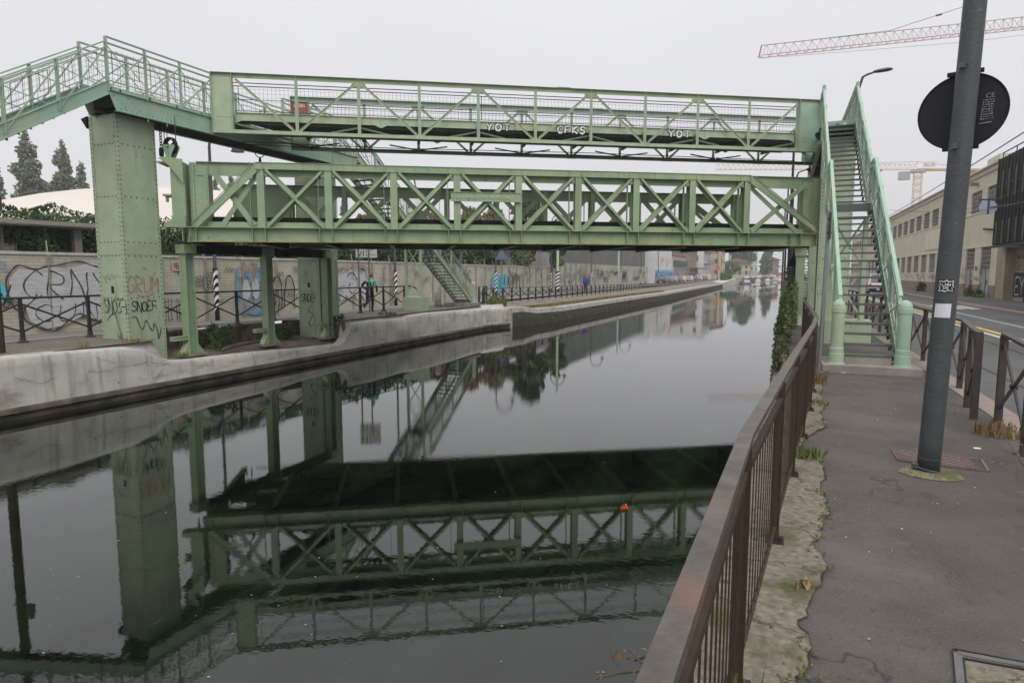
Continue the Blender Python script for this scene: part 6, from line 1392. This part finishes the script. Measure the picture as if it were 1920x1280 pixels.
DKC0 = mat('dark_blue_frame', (.03, .045, .10), .5, .3)
bs = thing('bus_stop_sign', (10.5, 60, 0), 'small round sign hanging in front of the upper factory windows', 'road sign'); q = Xp(1853, 389, 9.8)
m = MB(); m.poly([(q.x+cos(k*pi/12)*.40, q.y, q.z+sin(k*pi/12)*.36) for k in range(24)], (0, .04, 0)); m.build('disc', mat('pale_blue_sign', (.33, .38, .45), .5, .3), bs)
m = MB(); m.box(q.x-.04, q.x+.04, q.y-.02, q.y-.001, q.z-.35, q.z+.35); m.box(q.x-.45, q.x+.45, q.y-.02, q.y+.06, q.z+.37, q.z+.45); m.build('frame', DKC0, bs)
m = MB(); m.tube([(q.x+.05, q.y, q.z), (13, q.y-.5, q.z+.4)], .03, 5); m.build('arm', DARKR, bs)
# overhead wires
def wire(pts, r, label, n=14, sagv=.3):
    P = []
    for a, b in zip(pts, pts[1:]):
        a, b = V(a), V(b)
        for k in range(n): f = k/n; P.append(a.lerp(b, f)-V((0, 0, sagv*4*f*(1-f))))
    P.append(V(pts[-1])); m = MB(); m.tube(P, r, 4); tag(m.build('overhead_wire', DARKR), label, 'wire')
A = Zp(1665, 406, 6.2); B_ = Yp(1920, 248, 13)
wire([Yp(1665, 406, 60), Yp(1920, 248, 22)], .018, 'thickest overhead wire rising to the right edge past the factory roof', sagv=.05)
wire([Yp(1690, 378, 60), Yp(1925, 262, 30)], .010, 'thin overhead wire just above the factory roof line', sagv=.1) if False else None
wire([Yp(1668, 394, 70), Yp(1790, 398, 62)], .02, 'thin horizontal wire crossing at the far end of the factory roof', sagv=.05)
wire([Yp(1672, 419, 60), Yp(1922, 378, 34)], .014, 'overhead wire crossing the upper factory windows', sagv=.15)
wire([Yp(1672, 432, 60), Yp(1922, 352, 40)], .010, 'second thin wire crossing the factory front', sagv=.2)
# cars
def car(x, y, z, ang, colm, label, tall=1.45, ln=4.2, name='parked_car', group=None, van=False):
    t = thing(name, (x, y, z), label, 'car' if not van else 'van', group); t.rotation_euler = (0, 0, ang)
    w_ = .87
    side = [(-ln/2, .35), (-ln/2+.05, .85), (-ln/2+.15, 1.0), (-ln/2+.5 if not van else -ln/2+.35, tall), (ln*.18, tall), (ln*.32, .98), (ln/2-.15, .82), (ln/2, .55), (ln/2, .3)]
    b = MB(); n = len(side); vs = []
    for s_ in (-1, 1):
        for k, (yy, zz) in enumerate(side): vs.append((x+s_*w_*(.82 if zz > 1.1 else 1), y+yy, z+zz))
    b.add(vs, [tuple(range(n-1, -1, -1)), tuple(range(n, 2*n))]+[(i, (i+1) % n, (i+1) % n+n, i+n) for i in range(n)]); b.build('body', colm, t)
    g_ = MB()
    for s_ in (-1, 1):
        g_.add([(x+s_*w_*.99, y-ln/2+.55, z+1.02), (x+s_*w_*.99, y+ln*.26, z+1.02), (x+s_*w_*.84, y+ln*.15, z+tall-.08), (x+s_*w_*.84, y-ln/2+.65, z+tall-.08)], [(0, 1, 2, 3)])
    g_.add([(x-w_*.8, y-ln/2+.12, z+1.03), (x+w_*.8, y-ln/2+.12, z+1.03), (x+w_*.72, y-ln/2+(.44 if not van else .3), z+tall-.06), (x-w_*.72, y-ln/2+(.44 if not van else .3), z+tall-.06)], [(0, 1, 2, 3)]); g_.add([(x-w_*.8, y+ln*.315, z+1.02), (x+w_*.8, y+ln*.315, z+1.02), (x+w_*.72, y+ln*.19, z+tall-.05), (x-w_*.72, y+ln*.19, z+tall-.05)], [(0, 1, 2, 3)])
    g_.build('windows', GLASS, t)
    for s_ in (-1, 1):
        for yy in (-ln*.3, ln*.31):
            q_ = MB(); q_.tube([(x+s_*w_*1.01, y+yy, z+.31), (x+s_*w_*.78, y+yy, z+.31)], .31, 12); q_.build('wheel', BLACKP, t)
        q_ = MB(); q_.box(x+s_*(w_-.22), x+s_*(w_-.05), y-ln/2-.02, y-ln/2+.03, z+.75, z+.93); q_.build('tail_light', REDL, t)
    q_ = MB(); q_.box(x-w_+.03, x+w_-.03, y-ln/2-.06, y-ln/2+.04, z+.25, z+.55); q_.build('bumper', BLACKP, t); q_ = MB(); q_.box(x-.26, x+.26, y-ln/2-.075, y-ln/2-.062, z+.42, z+.52); q_.build('number_plate', WHITE, t)
    return t
REDL = mat('tail_light_red', (.55, .03, .03), .3, .5); SILC = mat('silver_car', (.36, .36, .36), .3, .6, var=.03, metal=.3); WHC = mat('white_car', (.62, .62, .61), .3, .6, var=.03); REC = mat('red_car', (.38, .06, .05), .3, .6, var=.03); DKC = mat('dark_car', (.05, .055, .065), .3, .6, var=.05); BLC = mat('blue_car', (.14, .19, .27), .3, .6, var=.05)
car(7.4, 62, -.12, 0, SILC, 'silver grey minivan driving away, seen through the treads of the near right staircase', tall=1.75, ln=4.5, name='minivan', van=True)
car(6.2, 92, -.12, 0, WHC, 'white car far down the right road, seen through the staircase', name='car')
# ================================================================== FAR LEFT BANK
rc = random.Random(17); cols = [DKC, BLC, SILC, REC, WHC, SILC, WHC, DKC, SILC, WHC, BLC, REC]; cn_ = ['dark', 'blue', 'silver', 'red', 'white', 'silver grey', 'white', 'black', 'grey', 'white', 'dull blue', 'red']
nm_ = ['first', 'second', 'third', 'fourth', 'fifth', 'sixth', 'seventh', 'eighth', 'ninth', 'tenth', 'eleventh', 'twelfth']
for k in range(12): car(-21.6+.03*k, 128+k*6.3, -.42, 0, cols[k], f'{cn_[k]} parked car, {nm_[k]} from the left in the row before the far left houses', group='cars parked by the far left houses')
def house(name, x0, x1, y0, y1, h, wm, label, rows=(), roof=None, face='y', wcol=GLASS, extra=None, gx=True):
    t = thing(name, ((x0+x1)/2, y0, -.5), label, 'building')
    m = MB(); m.box(x0, x1, y0, y1, -.6, h); m.build('wall', wm, t)
    if roof:
        rm, over, rh = roof; m = MB(); m.add([(x0-over, y0-over, h), (x1+over, y0-over, h), (x1+over, y1+over, h), (x0-over, y1+over, h), ((x0+x1)/2, y0-over, h+rh), ((x0+x1)/2, y1+over, h+rh)], [(0, 1, 4), (1, 2, 5, 4), (2, 3, 5), (3, 0, 4, 5), (3, 2, 1, 0)]); m.build('roof', rm, t)
    for (z, hz, n) in rows:
        for k in range(n):
            xx = x0+(x1-x0)*(k+.5)/n; m = MB(); m.box(xx-.5, xx+.5, y0-.06, y0-.005, z, z+hz); m.build('window', wcol, t)
        nn = max(2, int((y1-y0)/4.2))
        for k in range(nn): 
            yy = y0+(y1-y0)*(k+.5)/nn; m = MB(); m.box(x1+.005, x1+.06, yy-.55, yy+.55, z, z+hz); m.build('window', wcol, t)
    return t
PEACH = mat('peach_render', (.50, .40, .29), .9, .2, var=.08, scale=.3); YELW = mat('yellow_render', (.50, .45, .30), .9, .2, var=.06); WHW = mat('white_render', (.60, .59, .57), .9, .2, var=.07, scale=.3); PINKW = mat('pale_pink_render', (.58, .50, .45), .9, .2, var=.05); TILE = mat('red_tiles', (.23, .13, .10), .8, .2, var=.2); BRNW = mat('brown_wall', (.25, .19, .15), .9, .2, var=.15)
def at(px_, D): q = Yp(px_, 513, D); return q.x
h1 = house('graffiti_house', -40, -25.0, 137.7, 160, 9.5, WHW, 'white windowless house after the corrugated building, with blue graffiti along its foot')
m = MB(); m.box(-24.98, -24.9, 138, 163, -.4, 2.5); m.build('low_wall', mat('pale_blue_wall', (.25, .42, .55), .8, .2, var=.25, scale=.8), h1)
hfr = lambda x, y, l: V((-24.88+l, x, y)); g_ = MB(); r = random.Random(2)
for k in range(11): word(g_, r.choice('MEKRSAON'), 138.5+k*2.1, .1, 1.6, 1.9, .3, hfr, .1, jit=.1, rnd=r)
g_.build('graffiti', mat('strong_blue', (.04, .12, .42), .7, .2), h1); g_ = MB()
for k in range(14): word(g_, r.choice('MEKRSAON'), r.uniform(139, 158), r.uniform(2.8, 4.5), .8, 1.0, .1, lambda x, y, l: V((-24.97+l, x, y)), .1, rnd=r)
g_.build('graffiti', PAT, h1)
h2 = house('workshop', -38, -25.2, 163.5, 186, 6.2, PINKW, 'low pinkish workshop with a dark green band above its entrance', rows=(), roof=(TILE, .6, 1.6)); m = MB(); m.box(-25.18, -24.6, 164, 186, 3.6, 5.0); m.build('band', mat('dark_green_band', (.06, .10, .08), .7, .2), h2); m = MB()
for k in range(5): m.box(-25.17, -25.1, 165+k*4.2, 168+k*4.2, -.4, 3.2)
m.build('shop_window', GLASS, h2)
h3 = house('brown_house', -37, -24.5, 190, 206, 9.0, BRNW, 'brown house with a projecting red tiled roof beyond the workshop', rows=((1, 1.6, 3), (5.2, 1.6, 3)), roof=(TILE, 1.3, 2.4))
m = MB(); m.box(-24.4, -22.0, 190, 212, 3.0, 3.3); m.build('awning', TILE, h3)
h4 = house('apartment_house', -44, -23.5, 214, 240, 17, WHW, 'tall whitish apartment house with balconies, left of the peach coloured house', rows=((1.5, 2, 5), (5.5, 1.8, 5), (9.3, 1.8, 5), (13.1, 1.8, 5)))
for z in (4.8, 8.6, 12.4):
    m = MB(); m.box(-23.49, -22.4, 216, 238, z, z+.15)
    for k in range(23): m.box(-22.45, -22.4, 216+k, 216.06+k, z+.15, z+1.1)
    m.box(-22.46, -22.39, 216, 238, z+1.1, z+1.18); m.build('balcony', GALV, h4)
h5 = house('peach_house', -34, -20.6, 244, 262, 15.5, PEACH, 'peach orange house above the far end of the left bank', rows=((1.5, 2, 4), (5.2, 1.7, 4), (8.8, 1.7, 4), (12.2, 1.7, 4)), roof=(TILE, .8, 1.8))
h6 = house('yellow_house', -22.5, -12.5, 282, 296, 6.0, YELW, 'low yellow house with a red roof beside the far footbridge', rows=((1, 1.8, 4), (3.6, 1.3, 4)), roof=(TILE, 1.2, 2.0))
h7 = house('white_block', -24, -12, 325, 350, 17, WHW, 'tall pale block behind the yellow house', rows=((3, 1.8, 4), (7, 1.8, 4), (11, 1.8, 4)))
h8 = house('red_house', -11, -2, 380, 400, 9, mat('dull_red_wall', (.30, .17, .14), .9, .2), 'dull red house far behind the arched footbridge', rows=((2, 1.8, 4), (5.5, 1.6, 4)), roof=(TILE, 1, 2))
h9 = house('far_block', -60, -47, 300, 330, 20, PINKW, 'pale block behind the roofs of the far left houses', rows=((6, 1.8, 4), (11, 1.8, 4), (15, 1.8, 4)))
tree('tree', -17.0, 315, -.5, 19, 13, 'large dark tree above the yellow house', n=3600, m=LEAFH, seed=91, ls=.8)
tree('conifer', -7.5, 350, -.5, 19, 8, 'pointed dark conifer left of the far truss bridge', n=2600, m=LEAFH, seed=92, ls=.8, kind='poplar')
tree('tree', -19.0, 270, -.5, 6.5, 7, 'small rounded tree in front of the yellow house', n=1600, m=LEAFB, seed=93, ls=.5)
tree('tree', 14, 330, -.5, 14, 12, 'far tree on the right bank under the lift bridge', n=2000, m=LEAFH, seed=94, ls=.8)
for k, (px_, D) in enumerate(((1345, 175), (1352, 200), (1366, 226))):
    xx = at(px_, D); lamppost(xx, D, ('far curved street lamp before the brown house', 'far curved street lamp beside the round red sign', 'farthest curved street lamp before the peach house')[k], top=9.5 if k == 0 else 8.5, r=.11, stripes=False, w_=2.4)
t = backsign(at(1345, 170), 170, 3.2, .95, 'disc', 'round red and blue no parking sign far down the left bank', 3.2, mat('sign_red', (.36, .12, .16), .6, .3))
tent2 = MB(); tent2.poly([(at(1339, 185), 185, 2.6), (at(1352, 185), 185, 2.6), (at(1351, 185), 185, 3.4), (at(1340, 185), 185, 3.6)], (0, 5, 0)); tag(tent2.build('awning', mat('orange_awning', (.50, .30, .10), .7, .2)), 'orange awning at the far end of the left road', 'awning')
bush(-13.2, 172, -.3, 1.5, 3, 1.9, 1200, .3, 'bright green bush at the far end of the left bank fence', mat('bright_leaf', (.07, .17, .05), .7, .2, var=.4), 95)
# ramp of the arched footbridge
rmp = thing('bridge_ramp', (-12, 190, -1), 'pale concrete ramp wall leading up to the far arched footbridge', 'ramp')
m = MB(); m.poly([(lx(150)+.3, 150, -1.4), (lx(150)+.3, 150, -.45), (lx(178)+.5, 178, .1), (lx(184)+.5, 184, .1), (lx(196)+.5, 196, -.8), (lx(196)+.5, 196, -1.4)], (-3.5, 0, 0)); m.build('ramp_wall', CONC, rmp); m = MB(); m.poly([(lx(150)+.35, 150, -.45), (lx(150)+.35, 150, -.3), (lx(178)+.55, 178, .25), (lx(184)+.55, 184, .25), (lx(196)+.55, 196, -.65), (lx(196)+.55, 196, -.8), (lx(184)+.55, 184, .1), (lx(178)+.55, 178, .1)], (-.4, 0, 0)); m.build('coping', WHW, rmp)
ab = thing('arched_footbridge', (-6, 190, -.5), 'slender arched footbridge crossing the canal far away', 'footbridge')
m = MB(); m2 = MB(); nA = 24; xa, xb = -12.5, 2.2
def az(f): return .35+1.1*4*f*(1-f)-.8*f
for i in range(nA):
    f0, f1 = i/nA, (i+1)/nA; m.bar((xa+(xb-xa)*f0, 190, az(f0)), (xa+(xb-xa)*f1, 190, az(f1)), 2.6, .28); 
    for yy in (188.8, 191.2): m2.bar((xa+(xb-xa)*f0, yy, az(f0)+1.1), (xa+(xb-xa)*f1, yy, az(f1)+1.1), .06, .06); m2.bar((xa+(xb-xa)*f0, yy, az(f0)), (xa+(xb-xa)*f0, yy, az(f0)+1.1), .05, .05)
m.build('arch', CONC, ab); m2.build('railing', DARKR, ab)
tb2 = thing('truss_bridge', (0, 420, 1), 'grey railway truss bridge across the canal in the far haze', 'truss bridge')
m = MB(); x0_, x1_ = -22, 14; y_ = 420
GTR = mat('far_grey_steel', (.20, .23, .25), .7, .2)
for z in (1.6, 5.6): m.box(x0_ if z < 3 else x0_+4, x1_ if z < 3 else x1_-4, y_, y_+.4, z, z+.45)
for k in range(8):
    a = x0_+k*4.5; 
    if k < 8: m.bar((a, y_+.2, 1.8), (a+2.25, y_+.2, 5.8), .3, .3, (0, 1, 0)); m.bar((a+2.25, y_+.2, 5.8), (a+4.5, y_+.2, 1.8), .3, .3, (0, 1, 0))
m.build('truss', GTR, tb2); m = MB(); m.box(x0_, x1_, y_, y_+5, 1.0, 1.59); m.build('deck', GTR, tb2)
m = MB(); q = Yp(1459, 512, 405); m.box(q.x-4.0, q.x+3.2, 405, 405.2, -.1, 2.3); tag(m.build('banner', mat('pink_red_banner', (.60, .20, .17), .7, .2)), 'pinkish red banner below the far truss bridge', 'banner')
def boat(x, y, ln, wd, m_, label, cab=True, ang=0):
    t = thing('boat', (x, y, WZ), label, 'boat'); t.rotation_euler = (0, 0, ang); b = MB(); rows = []
    for f, ww, zz in ((-.5, .8, .45), (-.2, 1, .42), (.2, .95, .45), (.42, .5, .55), (.5, .05, .62)): rows.append([(x+s_*wd/2*ww*k_, y+f*ln, WZ+z_) for s_, k_, z_ in ((-1, 1, zz), (-1, .7, -.05), (1, .7, -.05), (1, 1, zz))])
    vs = [p for r_ in rows for p in r_]; n = 4; b.add(vs, [(i*4+k, i*4+k+1, (i+1)*4+k+1, (i+1)*4+k) for i in range(4) for k in range(3)]+[(i*4+3, i*4, (i+1)*4, (i+1)*4+3) for i in range(4)]+[(3, 2, 1, 0)]); b.build('hull', m_, t)
    if cab: b = MB(); b.box(x-wd*.3, x+wd*.3, y-ln*.2, y+ln*.15, WZ+.46, WZ+1.15); b.build('cabin', WHW, t)
    return t
boat(-9.2, 196, 7, 2.4, mat('boat_blue', (.30, .42, .52), .5, .4), 'pale blue boat moored at the foot of the far arched footbridge', True, 0)
boat(-7.5, 235, 7, 2.2, WHW, 'white boat moored behind the arched footbridge on the left'); boat(-5.0, 262, 8, 2.4, WHW, 'white cabin boat moored farther along the left bank'); boat(-2.6, 290, 8, 2.4, SILC, 'farthest grey boat on the canal')
for k in range(6): car(-10.6+k*1.4, 214+k*13, -.3, .25, [WHC, SILC, WHC, DKC, SILC, WHC][k], ['white', 'silver', 'second white', 'dark', 'grey', 'last white'][k]+' car parked on the far quay behind the arched footbridge', group='cars parked on the far quay')
# right bank poles with triangular sign
for k, (px_, D, top, r_, lab) in enumerate(((1478, 34, 8.3, .07, 'slim dark pole on the right bank beside the triangular sign'), (1471, 52, 8.3, .07, 'thinner dark pole farther along the right bank'), (1467, 70, 8.2, .08, 'third thin dark pole on the right bank'))):
    xx = at(px_, D); m = MB(); m.tube([(xx, D, -.1), (xx, D, 6.0)], r_, 8); m.tube([(xx, D, 6.0), (xx, D, 8.4)], r_*.8, 8); tag(m.build('lamp_pole', BLACKF), lab, 'pole')
xx = at(1489, 28); t = thing('warning_sign', (xx, 28, 0), 'dark triangular sign back on a thick pole beside the right end of the lift bridge', 'road sign')
m = MB(); m.tube([(xx, 28, -.1), (xx, 28, 3.2)], .13, 10); m.build('pole', POLEM, t); m = MB(); m.poly([(xx-.29, 27.8, 1.93), (xx+.29, 27.8, 1.93), (xx, 27.8, 2.5)], (0, .02, 0)); m.build('triangle', SIGNB, t); m = MB(); m.box(xx+.12, xx+.4, 27.8, 27.9, 1.35, 1.6); m.build('small_box', SIGNB, t)
def street_lamp(x, y, ztop, hx, label, z0=0, hz=.5, r=.06):
    t = thing('street_lamp', (x, y, z0), label, 'street lamp'); m = MB(); c_ = ztop-hz
    m.tube([(x, y, z0), (x, y, c_), (x+.06, y, c_+.25), (x+.25*hx, y, ztop-.12), (x+.45*hx, y, ztop-.03), (x+hx*.62, y, ztop)], [r, r, r*.9, r*.8, r*.7, r*.6], 8); m.build('pole', DARKR, t, smooth=True)
    m = MB(); P_ = []
    for f, w_ in ((0, .05), (.08, .12), (.3, .17), (.75, .18), (.95, .1), (1, .03)): P_.append((x+hx*(.6+f*.75), w_))
    vs = []
    for xx_, w_ in P_: zz = ztop+.02+(xx_-x-hx*.6)*.06; vs += [(xx_, y-w_, zz), (xx_, y, zz+w_*.55), (xx_, y+w_, zz), (xx_, y, zz-w_*.35)]
    m.add(vs, [(i*4+k, i*4+(k+1) % 4, (i+1)*4+(k+1) % 4, (i+1)*4+k) for i in range(len(P_)-1) for k in range(4)]); m.build('lamp_head', DARKR, t); return t
q = Yp(1604, 168, 30); street_lamp(q.x, 30, Yp(1625, 138, 30).z, .95, 'street lamp with a flat head rising behind the top of the near right staircase', z0=-.1, hz=1.0)
q = Yp(1489, 330, 46); street_lamp(q.x, 46, Yp(1500, 320, 46).z, 1.0, 'small street lamp seen above the right end of the lift bridge', hz=.9)
# ------------------------------------------------------------------ cranes
CR1 = mat('crane_red', (.40, .19, .18), .6, .3, var=.1); CR2 = mat('crane_orange', (.62, .42, .28), .6, .3, var=.1)
def lattice(mb, A, B_, w_, h_, n, r, wave=True):
    A, B_ = V(A), V(B_); d_ = (B_-A); L_ = d_.length; d_.normalize(); s_ = d_.cross(V((0, 0, 1))).normalized()*w_/2; u_ = V((0, 0, h_)) 
    mb.tube([A-s_, B_-s_], r, 4); mb.tube([A+s_, B_+s_], r, 4); mb.tube([A+u_, B_+u_], r, 4)
    for i in range(n):
        p0 = A+d_*L_*i/n; p1 = A+d_*L_*(i+.5)/n; p2 = A+d_*L_*(i+1)/n
        for q_ in (-s_, s_): mb.tube([p0+q_, p1+u_, p2+q_], r*.6, 4, False)
        mb.tube([p0-s_, p0+s_], r*.5, 4, False)
c1 = thing('tower_crane', (0, 90, 27), 'red lattice jib of a near crane crossing the upper right sky', 'crane')
A = V((-3.3, 83.4, 26.9)); B_ = A+(V((24.9, 95.7, 30.25))-A)*1.6
m = MB(); lattice(m, A, B_, 1.1, 1.25, 46, .045); m.bar(A-V((.3, 0, .1)), A+V((0, 0, 1.3)), .15, .15); m.build('jib', CR1, c1)
m = MB(); dj = (B_-A); m.tube([A+dj*.30+V((0, 0, 1.3)), A+dj*.62+V((0, 0, 4.6)), A+dj*1.0+V((0, 0, 8.6))], .035, 4); m.tube([A+dj*.0+V((.5, 0, 1.2)), A+dj*.3+V((0, 0, 1.35))], .02, 4); m.tube([A+V((2, 0, -.3)), A+dj*.5-V((0, 0, .9)), A+dj*1.0-V((0, 0, .5))], .018, 4)
for f, z in ((.42, 2.5), (.56, 3.9)): m.tube([A+dj*(f-.006)+V((0, 0, z-.03)), A+dj*(f+.006)+V((0, 0, z+.05))], .12, 5)
m.build('tie_rod', DARKR, c1)
c2 = thing('tower_crane', (32, 202, 0), 'orange tower crane standing beyond the factory roof', 'crane')
m = MB()
for a in (-.9, .9):
    for b_ in (-.9, .9): m.tube([(32.1+a, 201.5+b_, -1), (32.1+a, 201.5+b_, 28.2)], .1, 4)
for k in range(16):
    z = k*1.8; 
    for b_ in (-.9, .9): m.tube([(31.2, 201.5+b_, z), (33.0, 201.5+b_, z+.9), (31.2, 201.5+b_, z+1.8)], .06, 4); m.tube([(33.0, 201.5+b_, z), (31.2, 201.5+b_, z+.9), (33.0, 201.5+b_, z+1.8)], .06, 4); m.tube([(31.2, 201.5+b_, z), (33, 201.5+b_, z)], .06, 4)
m.build('mast', CR2, c2)
m = MB(); pj = V((31.9, 202, 29.0)); lattice(m, pj, V((-17.5, 181.6, 29.1)), 1.2, 1.4, 40, .07); m.tube([pj+V((0, 0, 1.5)), pj+V((0, 0, 2.1))], .15, 4); m.build('jib', CR2, c2)
m = MB(); ce = V((46.8, 208.2, 29.0)); m.bar(pj, ce, 1.2, .5); m.build('counter_jib', mat('crane_yellow', (.60, .36, .10), .6, .3), c2); m = MB(); m.bar(ce-(ce-pj).normalized()*3-V((0, 0, .9)), ce-V((0, 0, .9)), 1.0, 1.6); m.build('counterweight', GALV, c2)
m = MB(); m.box(30.3, 33.8, 200.6, 202.8, 28.2, 28.95); m.box(27.5, 30.2, 200.5, 201.8, 26.4, 28.5); m.build('cab', SILC, c2); m = MB(); m.box(33.0, 36.0, 200.9, 201.0, 29.3, 30.9); o = m.build('sign_board', WHITE, c2)
text_mesh('EC-B', 1.2, 'lettering', CR1, lambda x, y, z: V((33.2+x*.95, 200.88-z, 29.65+y)), o, .01)
m = MB(); m.tube([pj+V((0, 0, 2.1)), ce+V((-2, -1, .4))], .05, 4); m.tube([pj+V((0, 0, 2.1)), pj+(V((-17.5, 181.6, 29))-pj)*.35+V((0, 0, 1.4))], .05, 4); q = pj+(V((-17.5, 181.6, 29))-pj)*.2; m.tube([q, q-V((0, 0, 6))], .05, 4); m.box(q.x-.5, q.x+.5, q.y-.3, q.y+.3, q.z-7, q.z-6); m.box(q.x-1.2, q.x+1.2, q.y-.5, q.y+.5, q.z-.5, q.z-.1); m.build('cable', DARKR, c2)
m = MB(); m.tube([(34.6, 200, 18), (34.6, 200, 21.5)], .5, 8); m.build('mast_box', DARKR, c2)
# far wires beyond the canal
for k in range(5): wire([Yp(1420, 478+k*5, 260), Yp(1490, 474+k*5.5, 240)], .05, ['highest', 'second', 'middle', 'fourth', 'lowest'][k]+' of the faint power lines over the far end of the canal', n=6, sagv=.3)
# ================================================================== HAZE
hz = MB(); hz.box(-260, 200, -90, 620, -3.5, 62)
HM = bpy.data.materials.new('haze_air'); HM.use_nodes = True; n_ = HM.node_tree.nodes; n_.remove(n_['Principled BSDF']); pv_ = n_.new('ShaderNodeVolumePrincipled'); pv_.inputs['Color'].default_value = (.93, .935, .95, 1); pv_.inputs['Density'].default_value = .0008; pv_.inputs['Anisotropy'].default_value = .2
HM.node_tree.links.new(pv_.outputs[0], n_['Material Output'].inputs['Volume']); tag(hz.build('haze', HM), kind='stuff')
for m_ in list(bpy.data.materials): 
    if '_x' in m_: del m_['_x']
